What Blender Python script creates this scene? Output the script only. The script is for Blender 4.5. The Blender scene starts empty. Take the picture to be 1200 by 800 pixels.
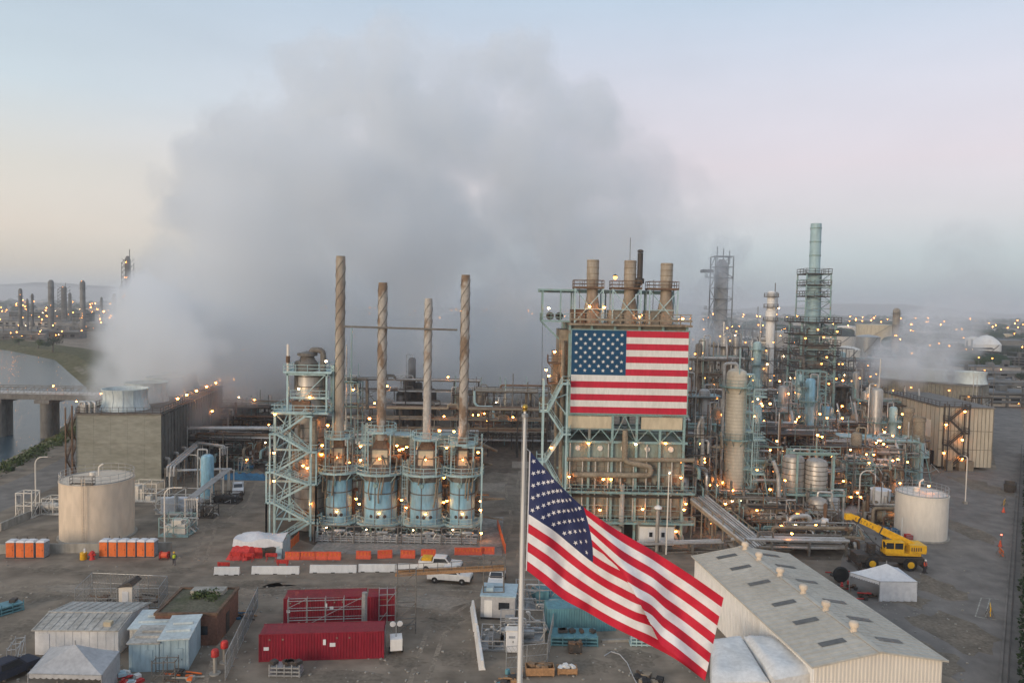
import bpy, math, random
from mathutils import Vector, Matrix
S = bpy.context.scene
R = math.radians
PI = math.pi
# ------------------------------------------------------------------ camera
CAM_Z, FPX, PITCH, ROLL = 35.0, 867.0, R(2.77), R(1.1)
FWD = Vector((0, math.cos(PITCH), -math.sin(PITCH)))
_u0 = Vector((0, math.sin(PITCH), math.cos(PITCH)))
_r0 = Vector((1, 0, 0))
RIGHT = _r0 * math.cos(ROLL) + _u0 * math.sin(ROLL)
UP = _u0 * math.cos(ROLL) - _r0 * math.sin(ROLL)
cam_d = bpy.data.cameras.new('camera')
cam_d.sensor_width = 36
cam_d.lens = 36 * FPX / 1200
cam_d.clip_start, cam_d.clip_end = 0.5, 30000
cam = bpy.data.objects.new('camera', cam_d)
S.collection.objects.link(cam)
m = Matrix((RIGHT, UP, -FWD)).transposed().to_4x4()
m.translation = (0, 0, CAM_Z)
cam.matrix_world = m
S.camera = cam
# ------------------------------------------------------------------ sky, sun, exposure
SUN_EL, SUN_AZ = R(10), R(-143)          # azimuth measured from +Y (ahead) to the left: the glow is left and a little behind
sun_dir = Vector((math.sin(SUN_AZ) * math.cos(SUN_EL), math.cos(SUN_AZ) * math.cos(SUN_EL), math.sin(SUN_EL)))
w = bpy.data.worlds.new('World')
S.world = w
w.use_nodes = True
nt = w.node_tree
nt.nodes.clear()
def N(tree, kind, **kw):
    n = tree.nodes.new(kind)
    for k, v in kw.items():
        if k.startswith('i_'):
            n.inputs[k[2:].replace('_', ' ')].default_value = v
        elif k.startswith('n_'):
            n.inputs[int(k[2:])].default_value = v
        else:
            setattr(n, k, v)
    return n
def ramp(tree, stops, interp='LINEAR'):
    n = tree.nodes.new('ShaderNodeValToRGB')
    e = n.color_ramp.elements
    n.color_ramp.interpolation = interp
    while len(e) > 1:
        e.remove(e[-1])
    e[0].position, e[0].color = stops[0][0], (*stops[0][1], 1)
    for p, c in stops[1:]:
        q = e.new(p)
        q.color = (*c, 1)
    return n
sky = N(nt, 'ShaderNodeTexSky', sky_type='NISHITA', sun_disc=False, sun_elevation=SUN_EL, sun_rotation=SUN_AZ, altitude=30, air_density=1.0, dust_density=2.0, ozone_density=1.5)
tc = N(nt, 'ShaderNodeTexCoord')
sx = N(nt, 'ShaderNodeSeparateXYZ')
nt.links.new(tc.outputs['Generated'], sx.inputs[0])
# twilight bands over elevation: one towards the glow (left), one away from it (pink belt over the blue earth shadow)
def srgb(r, g, b):
    return tuple((c / 255 / 12.92) if c / 255 <= .04045 else ((c / 255 + .055) / 1.055) ** 2.4 for c in (r, g, b))
warm = ramp(nt, [(0.0, srgb(182, 192, 200)), (0.035, srgb(212, 201, 190)), (0.08, srgb(229, 211, 196)), (0.15, srgb(224, 216, 203)), (0.24, srgb(203, 216, 221)), (0.38, srgb(186, 203, 217)), (0.7, srgb(186, 200, 220))])
cool = ramp(nt, [(0.0, srgb(148, 164, 182)), (0.03, srgb(160, 174, 190)), (0.07, srgb(180, 188, 200)), (0.12, srgb(209, 198, 203)), (0.18, srgb(223, 204, 207)), (0.26, srgb(217, 209, 215)), (0.38, srgb(191, 205, 219)), (0.7, srgb(188, 203, 222))])
nt.links.new(sx.outputs['Z'], warm.inputs[0])
nt.links.new(sx.outputs['Z'], cool.inputs[0])
az = N(nt, 'ShaderNodeMapRange', n_1=-0.75, n_2=0.15, n_3=1.0, n_4=0.0, interpolation_type='SMOOTHSTEP')
nt.links.new(sx.outputs['X'], az.inputs[0])
mx = N(nt, 'ShaderNodeMix', data_type='RGBA')
nt.links.new(az.outputs[0], mx.inputs[0])
nt.links.new(cool.outputs[0], mx.inputs[6])
nt.links.new(warm.outputs[0], mx.inputs[7])
# thin uneven veil so the sky is not a perfect gradient
nz = N(nt, 'ShaderNodeTexNoise', i_Scale=3.0, i_Detail=5.0, i_Roughness=0.55)
mp = N(nt, 'ShaderNodeMapping')
mp.inputs['Scale'].default_value = (1, 1, 3.5)
nt.links.new(tc.outputs['Generated'], mp.inputs[0])
nt.links.new(mp.outputs[0], nz.inputs[0])
mr = N(nt, 'ShaderNodeMapRange', n_1=0.3, n_2=0.7, n_3=0.95, n_4=1.035)
nt.links.new(nz.outputs[0], mr.inputs[0])
vm = N(nt, 'ShaderNodeVectorMath', operation='SCALE')
nt.links.new(mx.outputs[2], vm.inputs[0])
nt.links.new(mr.outputs[0], vm.inputs[3])
SKY_STRENGTH = 0.05
bg1 = N(nt, 'ShaderNodeBackground')
bg1.inputs[1].default_value = SKY_STRENGTH
bg2 = N(nt, 'ShaderNodeBackground')
bg2.inputs[1].default_value = 0.92
ad = N(nt, 'ShaderNodeAddShader')
wo = N(nt, 'ShaderNodeOutputWorld')
nt.links.new(sky.outputs[0], bg1.inputs[0])
nt.links.new(vm.outputs[0], bg2.inputs[0])
nt.links.new(bg1.outputs[0], ad.inputs[0])
nt.links.new(bg2.outputs[0], ad.inputs[1])
nt.links.new(ad.outputs[0], wo.inputs[0])
sun_l = bpy.data.lights.new('sun', 'SUN')
sun_l.energy = 1.85
sun_l.angle = R(24)
sun_l.color = (1.0, 0.79, 0.60)
sun = bpy.data.objects.new('sun', sun_l)
S.collection.objects.link(sun)
sun.rotation_euler = (-sun_dir).to_track_quat('-Z', 'Y').to_euler()
v = S.view_settings
v.view_transform, v.look, v.gamma, v.exposure = 'Standard', 'None', 1.0, 0.0
v.use_curve_mapping = False
cy = S.cycles
cy.use_denoising = True
cy.max_bounces, cy.diffuse_bounces, cy.glossy_bounces, cy.transmission_bounces = 10, 2, 2, 2
cy.volume_bounces = 6
cy.volume_step_rate = 2.2
cy.volume_max_steps = 256
cy.sample_clamp_indirect = 4
cy.use_light_tree = True
# ------------------------------------------------------------------ pixel (1200x800) -> world
def ray(px, py):
    return RIGHT * ((px - 600) / FPX) - UP * ((py - 400) / FPX) + FWD
def G(px, py, z=0.0):
    """where the line of sight through this picture point meets the level z"""
    d = ray(px, py)
    return Vector((0, 0, CAM_Z)) + d * ((z - CAM_Z) / d.z)
def W(px, py, Y):
    """the point on that line of sight Y metres ahead"""
    d = ray(px, py)
    return Vector((0, 0, CAM_Z)) + d * (Y / d.y)
def wx(px, Y, py=500): return W(px, py, Y).x
def wz(px, py, Y): return W(px, py, Y).z
# ------------------------------------------------------------------ mesh builder
class MB:
    def __init__(s):
        s.v, s.f, s.mi, s.m = [], [], [], 0
    def add(s, vs, fs):
        o = len(s.v)
        s.v.extend([tuple(p) for p in vs])
        for f in fs:
            s.f.append([i + o for i in f])
            s.mi.append(s.m)
        return s
    def box(s, x0, x1, y0, y1, z0, z1):
        return s.add([(x0,y0,z0),(x1,y0,z0),(x1,y1,z0),(x0,y1,z0),(x0,y0,z1),(x1,y0,z1),(x1,y1,z1),(x0,y1,z1)],
                     [(0,3,2,1),(4,5,6,7),(0,1,5,4),(1,2,6,5),(2,3,7,6),(3,0,4,7)])
    def cbox(s, c, d, rz=0.0):
        cx, cy_, cz = c
        a, b, h = d[0] / 2, d[1] / 2, d[2] / 2
        co, si = math.cos(rz), math.sin(rz)
        vs = []
        for z in (-h, h):
            for x, y in ((-a,-b),(a,-b),(a,b),(-a,b)):
                vs.append((cx + x*co - y*si, cy_ + x*si + y*co, cz + z))
        return s.add(vs, [(0,3,2,1),(4,5,6,7),(0,1,5,4),(1,2,6,5),(2,3,7,6),(3,0,4,7)])
    def beam(s, p, q, a, b=None):
        p, q = Vector(p), Vector(q)
        d = q - p
        if d.length < 1e-5: return s
        d.normalize()
        u = d.cross(Vector((0,0,1)))
        u = Vector((1,0,0)) if u.length < 1e-3 else u.normalized()
        n = u.cross(d)
        b = a if b is None else b
        vs = []
        for e in (p, q):
            for i, j in ((-1,-1),(1,-1),(1,1),(-1,1)):
                vs.append(e + u*(i*a/2) + n*(j*b/2))
        return s.add(vs, [(0,3,2,1),(4,5,6,7),(0,1,5,4),(1,2,6,5),(2,3,7,6),(3,0,4,7)])
    def tube(s, p, q, r, n=8, r2=None):
        return s.path([p, q], r, n, r2)
    def path(s, pts, r, n=8, r2=None, closed=False):
        pts = [Vector(p) for p in pts]
        k = len(pts)
        up = None
        vs, fs = [], []
        for i, p in enumerate(pts):
            d0 = (p - pts[i-1]).normalized() if i > 0 else None
            d1 = (pts[i+1] - p).normalized() if i < k-1 else None
            t = (d0 + d1) if d0 is not None and d1 is not None else (d1 if d0 is None else d0)
            if t.length < 1e-4: t = d1
            t = t.normalized()
            if up is None:
                up = t.cross(Vector((0.13, 0.31, 1)))
                if up.length < .05: up = t.cross(Vector((1, 0, 0)))
            up = (up - t * up.dot(t)).normalized()
            w_ = t.cross(up)
            rr = r if r2 is None else r + (r2 - r) * i / (k-1)
            if d0 is not None and d1 is not None:
                c = max(.5, math.sqrt(max(0, (1 + d0.dot(d1)) / 2)))
                rr = rr * (1 + (1/c - 1) * .5)
            for j in range(n):
                a = 2*PI*j/n
                vs.append(p + (up*math.cos(a) + w_*math.sin(a)) * rr)
        for i in range(k-1):
            for j in range(n):
                j2 = (j+1) % n
                fs.append((i*n+j, (i+1)*n+j, (i+1)*n+j2, i*n+j2))
        fs.append(tuple(range(n)))
        fs.append(tuple(reversed(range((k-1)*n, k*n))))
        return s.add(vs, fs)
    def pipe(s, pts, r, n=8):
        """a pipe with rounded elbows at the inner points"""
        pts = [Vector(p) for p in pts]
        out = [pts[0]]
        for i in range(1, len(pts)-1):
            a, b, c = pts[i-1], pts[i], pts[i+1]
            l = min(r*2.2, (b-a).length*.45, (c-b).length*.45)
            e0, e1 = b + (a-b).normalized()*l, b + (c-b).normalized()*l
            for t in (0, .33, .67, 1):
                out.append(e0*(1-t)**2 + b*2*t*(1-t) + e1*t*t)
        out.append(pts[-1])
        return s.path(out, r, n)
    def lathe(s, c, prof, n=16, a0=0.0, a1=2*PI):
        cx, cy_, cz = c
        full = abs(a1 - a0 - 2*PI) < 1e-6
        m_ = n if full else n + 1
        vs, fs = [], []
        for r, z in prof:
            for j in range(m_):
                a = a0 + (a1-a0)*j/n
                vs.append((cx + r*math.cos(a), cy_ + r*math.sin(a), cz + z))
        for i in range(len(prof)-1):
            for j in range(n):
                j2 = (j+1) % m_
                fs.append((i*m_+j, i*m_+j2, (i+1)*m_+j2, (i+1)*m_+j))
        if full and prof[0][0] > 1e-4: fs.append(tuple(reversed(range(m_))))
        if full and prof[-1][0] > 1e-4: fs.append(tuple(range((len(prof)-1)*m_, len(prof)*m_)))
        return s.add(vs, fs)
    def hdrum(s, p, q, r, n=12):
        """horizontal vessel with domed ends"""
        p, q = Vector(p), Vector(q)
        d = (q-p).normalized()
        pts, rs = [], []
        u = d.cross(Vector((0,0,1))).normalized()
        w_ = u.cross(d)
        prof = [(0.15*r, -.45*r), (.6*r, -.36*r), (.9*r, -.18*r), (r, 0)]
        L = (q-p).length
        prof = prof + [(r, L)] + [(a, L - b) for a, b in reversed(prof[:-1])]
        vs, fs = [], []
        for rr, t in prof:
            for j in range(n):
                a = 2*PI*j/n
                vs.append(p + d*t + (u*math.cos(a) + w_*math.sin(a))*rr)
        for i in range(len(prof)-1):
            for j in range(n):
                j2 = (j+1) % n
                fs.append((i*n+j, (i+1)*n+j, (i+1)*n+j2, i*n+j2))
        fs.append(tuple(range(n)))
        fs.append(tuple(reversed(range(len(vs)-n, len(vs)))))
        return s.add(vs, fs)
    def ball(s, c, r, n=8, k=5, sz=1.0):
        return s.lathe(c, [(max(r*math.sin(PI*i/k), 1e-5), -r*sz*math.cos(PI*i/k)) for i in range(k+1)], n)
    def rail(s, pts, closed=False, h=1.1, step=1.6, t=.05):
        pts = [Vector(p) for p in pts]
        seg = list(zip(pts, pts[1:] + ([pts[0]] if closed else [])))
        if not closed: seg = seg[:len(pts)-1]
        for a, b in seg:
            for z in (h, h*.52):
                s.beam(a + Vector((0,0,z)), b + Vector((0,0,z)), t)
            s.beam(a + Vector((0,0,.08)), b + Vector((0,0,.08)), t*.6, .14)
            k = max(1, int(round((b-a).length/step)))
            for i in range(k + (0 if closed else 1)):
                p = a.lerp(b, i/k)
                s.beam(p, p + Vector((0,0,h)), t)
        return s
    def ring_rail(s, c, r, n=16, h=1.1, a0=0, a1=2*PI, t=.05):
        k = n if a1-a0 > 6.2 else n
        pts = [(c[0]+r*math.cos(a0+(a1-a0)*i/k), c[1]+r*math.sin(a0+(a1-a0)*i/k), c[2]) for i in range(k + (0 if a1-a0 > 6.2 else 1))]
        return s.rail(pts, closed=a1-a0 > 6.2, h=h, step=9, t=t)
    def ladder(s, p, h, d=(0,-1), w=.5, cage=False, t=.05):
        x, y, z = p
        dx, dy = d
        ux, uy = -dy, dx
        for k in (-1, 1):
            s.beam((x+ux*w/2*k, y+uy*w/2*k, z), (x+ux*w/2*k, y+uy*w/2*k, z+h), t)
        for i in range(int(h/.45)):
            zz = z + .3 + i*.45
            s.beam((x-ux*w/2, y-uy*w/2, zz), (x+ux*w/2, y+uy*w/2, zz), t*.7)
        if cage:
            for k in (-1, 0, 1):
                ex, ey = x+dx*.6+ux*.3*k, y+dy*.6+uy*.3*k
                s.beam((ex, ey, z+2.2), (ex, ey, z+h), t*.7)
            for i in range(int((h-2)/1.2)):
                zz = z + 2.2 + i*1.2
                s.path([(x-ux*.35, y-uy*.35, zz), (x+dx*.6-ux*.3, y+dy*.6-uy*.3, zz), (x+dx*.6+ux*.3, y+dy*.6+uy*.3, zz), (x+ux*.35, y+uy*.35, zz)], t*.5, 4)
        return s
    def stair(s, p, q, width, side):
        """flight from p to q; side = horizontal unit vector across the flight"""
        p, q, sd = Vector(p), Vector(q), Vector((*side, 0))
        for k in (-.5, .5):
            a, b = p + sd*width*k, q + sd*width*k
            s.beam(a, b, .07, .26)
            for z in (1.05, .55):
                s.beam(a + Vector((0,0,z)), b + Vector((0,0,z)), .05)
            m_ = max(2, int((q-p).length/1.5))
            for i in range(m_+1):
                e = a.lerp(b, i/m_)
                s.beam(e, e + Vector((0,0,1.05)), .05)
        n_ = max(3, int(abs(q.z-p.z)/.24))
        run = Vector((q.x-p.x, q.y-p.y, 0)).normalized()*.14
        for i in range(n_):
            c = p.lerp(q, (i+.5)/n_)
            a, b = c - sd*width*.5, c + sd*width*.5
            s.add([a-run, a+run, b+run, b-run], [(0,1,2,3)])
        return s
    def xform(s, mtx, start=0):
        for i in range(start, len(s.v)):
            s.v[i] = tuple(mtx @ Vector(s.v[i]))
        return s
    def build(s, name, mats, parent=None, off=None, sharp=35):
        if off is not None:
            s.v = [(a-off[0], b-off[1], c-off[2]) for a, b, c in s.v]
        me = bpy.data.meshes.new(name)
        me.from_pydata(s.v, [], s.f)
        mats = mats if isinstance(mats, (list, tuple)) else [mats]
        for m_ in mats: me.materials.append(m_)
        if len(mats) > 1: me.polygons.foreach_set('material_index', s.mi)
        me.polygons.foreach_set('use_smooth', [True]*len(me.polygons))
        me.set_sharp_from_angle(angle=R(sharp))
        me.update()
        o = bpy.data.objects.new(name, me)
        S.collection.objects.link(o)
        if parent is not None: o.parent = parent
        return o
    def build_each(s, name, mats, parent):
        """one object per loose piece"""
        p = list(range(len(s.v)))
        def fd(i):
            while p[i] != i: p[i] = p[p[i]]; i = p[i]
            return i
        for f in s.f:
            for i in f[1:]: p[fd(i)] = fd(f[0])
        g = {}
        for k_, f in enumerate(s.f): g.setdefault(fd(f[0]), []).append(f)
        for fs in g.values():
            ids = sorted({i for f in fs for i in f}); ix = {i: n for n, i in enumerate(ids)}
            MB().add([s.v[i] for i in ids], [[ix[i] for i in f] for f in fs]).build(name, mats, parent)
def tag(o, label=None, cat=None, group=None, kind=None):
    if label: o['label'] = label
    if cat:
        o['category'] = cat
        if not kind: o['kind'] = 'thing'
    if group: o['group'] = group
    if kind: o['kind'] = kind
    return o
def thing(name, label, cat, loc=(0,0,0), rz=0.0, group=None):
    o = bpy.data.objects.new(name, None)
    o.empty_display_size = .5
    S.collection.objects.link(o)
    o.location = loc
    o.rotation_euler = (0, 0, rz)
    return tag(o, label, cat, group)
def copy_tree(o, parent=None):
    c = o.copy()
    S.collection.objects.link(c)
    if parent is not None: c.parent = parent
    for ch in [x for x in o.children]:
        copy_tree(ch, c)
    return c
# ------------------------------------------------------------------ materials
MATS = {}
def mat(name, col, rough=.7, col2=None, scale=.6, thr=(.45, .65), amt=1.0, streak=1.0, metal=0.0, bump=.0, bscale=8.0, fine=.12, spec=.3):
    """base colour broken by large soft noise towards col2 and fine grain; streak stretches the noise vertically"""
    m_ = bpy.data.materials.new(name)
    m_.use_nodes = True
    t = m_.node_tree
    b = t.nodes['Principled BSDF']
    b.inputs['Roughness'].default_value = rough
    b.inputs['Metallic'].default_value = metal
    b.inputs['Specular IOR Level'].default_value = spec
    geo = N(t, 'ShaderNodeNewGeometry')
    mp_ = N(t, 'ShaderNodeMapping')
    mp_.inputs['Scale'].default_value = (1, 1, 1/streak)
    t.links.new(geo.outputs['Position'], mp_.inputs[0])
    n1 = N(t, 'ShaderNodeTexNoise', i_Scale=scale, i_Detail=6.0, i_Roughness=.62)
    t.links.new(mp_.outputs[0], n1.inputs[0])
    r1 = N(t, 'ShaderNodeMapRange', n_1=thr[0], n_2=thr[1], n_3=0.0, n_4=amt)
    t.links.new(n1.outputs[0], r1.inputs[0])
    mx_ = N(t, 'ShaderNodeMix', data_type='RGBA')
    c2 = col2 or tuple(c*.6 for c in col)
    mx_.inputs[6].default_value = (*col, 1)
    mx_.inputs[7].default_value = (*c2, 1)
    t.links.new(r1.outputs[0], mx_.inputs[0])
    n2 = N(t, 'ShaderNodeTexNoise', i_Scale=scale*7, i_Detail=4.0)
    t.links.new(mp_.outputs[0], n2.inputs[0])
    r2 = N(t, 'ShaderNodeMapRange', n_1=.3, n_2=.7, n_3=1-fine*2, n_4=1+fine*2)
    t.links.new(n2.outputs[0], r2.inputs[0])
    sc = N(t, 'ShaderNodeVectorMath', operation='SCALE')
    t.links.new(mx_.outputs[2], sc.inputs[0])
    t.links.new(r2.outputs[0], sc.inputs[3])
    t.links.new(sc.outputs[0], b.inputs['Base Color'])
    if bump:
        n3 = N(t, 'ShaderNodeTexNoise', i_Scale=bscale, i_Detail=3.0)
        t.links.new(geo.outputs['Position'], n3.inputs[0])
        bp = N(t, 'ShaderNodeBump', i_Strength=bump, i_Distance=.05)
        t.links.new(n3.outputs[0], bp.inputs['Height'])
        t.links.new(bp.outputs[0], b.inputs['Normal'])
    MATS[name] = m_
    return m_
def emit(name, col, strength):
    m_ = bpy.data.materials.new(name)
    m_.use_nodes = True
    t = m_.node_tree
    t.nodes.clear()
    e = N(t, 'ShaderNodeEmission')
    e.inputs[0].default_value = (*col, 1)
    e.inputs[1].default_value = strength
    o = N(t, 'ShaderNodeOutputMaterial')
    t.links.new(e.outputs[0], o.inputs[0])
    MATS[name] = m_
    return m_
# ------------------------------------------------------------------ palette
M = MATS
mat('ground_dirt', (.262,.214,.163), .95, (.165,.138,.108), .05, (.35,.7), .9, bump=.35, bscale=3.0, fine=.14, spec=.1)
mat('asphalt', (.215,.192,.168), .9, (.175,.157,.14), .06, (.36,.7), .9, bump=.3, bscale=4.0, fine=.1, spec=.15)
mat('concrete', (.34,.32,.28), .9, (.22,.205,.18), .25, (.42,.7), .9, streak=3, bump=.2, fine=.1, spec=.15)
mat('bridge_concrete', (.17,.165,.155), .9, (.11,.105,.10), .3, (.4,.7), .9, streak=3, fine=.12)
mat('pad_concrete', (.30,.285,.255), .9, (.17,.155,.14), .3, (.4,.7), .9, bump=.2, spec=.15)
mat('teal_steel', (.22,.335,.33), .55, (.23,.19,.15), .8, (.52,.66), .85, fine=.1)
mat('teal_pale', (.35,.49,.50), .5, (.22,.32,.33), .5, (.45,.7), .7, streak=3, fine=.08)
mat('blue_shell', (.22,.41,.515), .5, (.33,.34,.31), .35, (.48,.68), .8, streak=3.5, fine=.1)
mat('grey_steel', (.15,.14,.126), .6, (.085,.064,.046), .7, (.5,.68), .9, fine=.14)
mat('dark_steel', (.055,.050,.046), .65, (.10,.065,.043), .7, (.5,.68), .9, fine=.14)
mat('rust_steel', (.17,.105,.065), .8, (.085,.055,.04), .6, (.4,.66), .9, fine=.16)
mat('tan_steel', (.25,.21,.155), .65, (.15,.11,.075), .5, (.48,.68), .9, fine=.12)
mat('silver_pipe', (.46,.455,.44), .38, (.27,.25,.22), .5, (.48,.7), .9, metal=.35, fine=.08, spec=.5)
mat('clad_silver', (.40,.385,.36), .42, (.23,.20,.165), .35, (.45,.7), .9, streak=3, metal=.3, fine=.08, spec=.5)
mat('beige_shell', (.66,.545,.42), .6, (.57,.47,.36), .2, (.4,.7), .9, streak=3, fine=.05)
mat('tower_cream', (.45,.405,.32), .7, (.36,.32,.25), .3, (.46,.7), .9, streak=4, fine=.05)
mat('ring_clad', (.54,.495,.405), .5, (.44,.40,.32), .35, (.42,.7), .9, streak=3, fine=.05)
mat('cream_panel', (.52,.45,.32), .65, (.38,.31,.21), .3, (.48,.7), .8, streak=4, fine=.06)
mat('casing', (.235,.23,.19), .7, (.16,.14,.11), .45, (.42,.66), .9, streak=3, fine=.1)
mat('casing_green', (.24,.29,.255), .65, (.21,.175,.12), .45, (.46,.68), .9, streak=3, fine=.1)
mat('stack_conc', (.345,.305,.25), .8, (.22,.165,.12), .4, (.42,.64), .9, streak=2.5, fine=.1)
mat('stack_rusty', (.36,.33,.29), .75, (.195,.135,.09), .55, (.47,.56), .95, streak=1.6, fine=.1)
mat('stack_grey', (.40,.375,.34), .7, (.25,.185,.135), .5, (.53,.64), .9, streak=1.6, fine=.1)
mat('tower_panel', (.265,.265,.225), .85, (.20,.20,.165), .12, (.4,.66), .9, streak=.35, fine=.07)
mat('tower_louvre', (.15,.145,.13), .85, (.09,.083,.074), .3, (.4,.66), .9, streak=4, fine=.12)
mat('fan_white', (.52,.58,.58), .6, (.36,.40,.40), .4, (.45,.7), .9, streak=4, fine=.06)
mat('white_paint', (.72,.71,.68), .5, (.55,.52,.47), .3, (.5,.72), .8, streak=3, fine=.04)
mat('white_metal', (.68,.635,.56), .5, (.60,.555,.485), .35, (.46,.7), .9, streak=4, fine=.03)
mat('roof_metal', (.50,.465,.395), .6, (.42,.385,.32), .2, (.40,.68), .95, fine=.05)
mat('roof_old', (.40,.385,.35), .7, (.26,.245,.215), .5, (.42,.66), .9, fine=.12)
mat('pale_blue_shed', (.38,.50,.55), .6, (.27,.36,.40), .4, (.45,.7), .9, streak=3, fine=.06)
mat('roof_moss', (.125,.115,.08), .95, (.08,.085,.045), .5, (.45,.62), .9, bump=.3, fine=.14)
mat('skylight', (.10,.098,.09), .4, (.15,.14,.12), .4, (.45,.7), .7)
mat('canvas_white', (.66,.67,.68), .7, (.52,.53,.55), .3, (.4,.7), .8, bump=.3, bscale=1.4, fine=.04)
mat('canvas_grey', (.42,.42,.42), .75, (.31,.31,.315), .4, (.4,.7), .8, bump=.35, bscale=1.4, fine=.06)
mat('tarp_white', (.70,.69,.66), .65, (.56,.54,.50), .4, (.42,.7), .9, bump=.4, bscale=1.3, fine=.05)
mat('red_container', (.225,.011,.026), .5, (.155,.010,.018), .35, (.45,.7), .9, streak=3, fine=.08)
mat('teal_container', (.11,.26,.30), .5, (.09,.18,.20), .35, (.45,.7), .9, streak=3, fine=.08)
mat('red_paint', (.52,.035,.03), .5, (.36,.03,.025), .5)
mat('orange_plastic', (.72,.16,.035), .45, (.55,.12,.03), .4, (.45,.7), .8, fine=.05)
mat('orange_red', (.68,.10,.045), .5, (.5,.08,.04), .5, (.45,.7), .9, fine=.06)
mat('grey_plastic', (.28,.30,.33), .5, (.22,.23,.25), .5)
mat('yellow_paint', (.72,.40,.02), .45, (.55,.29,.02), .4, (.5,.7), .9, fine=.06)
mat('black_rubber', (.022,.022,.023), .8, (.04,.038,.035), 1.0)
mat('dark_glass', (.02,.024,.03), .12, (.03,.035,.04), 1.0, spec=.6, fine=.02)
mat('dark_void', (.018,.017,.016), .9, (.03,.028,.025), .5)
mat('blue_tarp', (.03,.13,.24), .6, (.02,.08,.16), .6, bump=.5, bscale=2.0)
mat('cardboard', (.40,.225,.11), .85, (.28,.16,.08), .8)
mat('wood', (.27,.18,.11), .85, (.17,.11,.065), .8, streak=3)
mat('flag_red', (.49,.016,.042), .6, (.39,.014,.034), .5, (.42,.7), .9, streak=4, fine=.05)
mat('flag_white', (.68,.67,.64), .6, (.57,.56,.52), .5, (.42,.7), .9, streak=4, fine=.04)
mat('flag_blue', (.005,.060,.135), .55, (.004,.048,.11), .5, fine=.05)
mat('cloth_red', (.50,.012,.036), .7, (.43,.010,.03), .8, fine=.03)
mat('cloth_white', (.70,.70,.71), .7, (.62,.62,.64), .8, fine=.02)
mat('cloth_blue', (.022,.032,.10), .65, (.018,.026,.085), .8, fine=.04)
mat('galvanised', (.38,.39,.39), .4, (.27,.27,.27), 1.2, (.4,.7), .9, metal=.4)
mat('chainlink', (.24,.25,.25), .5, (.17,.17,.165), 1.0, metal=.3)
mat('hivis', (.50,.60,.05), .6, (.42,.5,.04), 1.0)
mat('skin', (.42,.25,.17), .6, (.36,.2,.14), 3.0)
mat('cloth_dark', (.035,.04,.06), .8, (.05,.05,.06), 3.0)
mat('brass', (.50,.33,.08), .3, (.35,.22,.06), 3.0, metal=.8)
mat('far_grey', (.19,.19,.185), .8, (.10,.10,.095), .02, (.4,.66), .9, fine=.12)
mat('far_dark', (.06,.068,.06), .9, (.035,.042,.035), .02, (.4,.66), .9, fine=.2)
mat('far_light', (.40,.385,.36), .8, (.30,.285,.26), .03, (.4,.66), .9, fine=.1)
mat('leaf_dark', (.018,.034,.016), .7, (.035,.055,.022), .5, (.4,.7), 1.0, fine=.25, spec=.2)
mat('leaf_mid', (.055,.085,.030), .7, (.095,.115,.040), .4, (.4,.7), 1.0, fine=.25, spec=.2)
mat('bark', (.09,.07,.05), .9, (.06,.045,.03), 1.0)
mat('bank_grass', (.085,.085,.042), .95, (.14,.12,.07), .12, (.4,.65), 1.0, bump=.6, bscale=1.5, fine=.25, spec=.05)
mat('levee_soil', (.20,.175,.13), .95, (.11,.11,.06), .15, (.45,.65), 1.0, bump=.4, fine=.18, spec=.05)
brick = mat('brick', (.19,.095,.065), .85, (.13,.07,.05), .6, (.4,.7), .9, fine=.12)
def add_courses(m_, h=.09, dark=.72):
    """thin horizontal joints so the wall reads as brickwork"""
    t = m_.node_tree
    b = t.nodes['Principled BSDF']
    src = b.inputs['Base Color'].links[0].from_socket
    g = N(t, 'ShaderNodeNewGeometry')
    s_ = N(t, 'ShaderNodeSeparateXYZ')
    t.links.new(g.outputs['Position'], s_.inputs[0])
    d = N(t, 'ShaderNodeMath', operation='MULTIPLY', n_1=1/h); t.links.new(s_.outputs['Z'], d.inputs[0])
    f = N(t, 'ShaderNodeMath', operation='FRACT'); t.links.new(d.outputs[0], f.inputs[0])
    l = N(t, 'ShaderNodeMapRange', n_1=.12, n_2=.2, n_3=1.5, n_4=1.0); t.links.new(f.outputs[0], l.inputs[0])
    sc = N(t, 'ShaderNodeVectorMath', operation='SCALE')
    t.links.new(src, sc.inputs[0]); t.links.new(l.outputs[0], sc.inputs[3])
    t.links.new(sc.outputs[0], b.inputs['Base Color'])
add_courses(brick)
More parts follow.
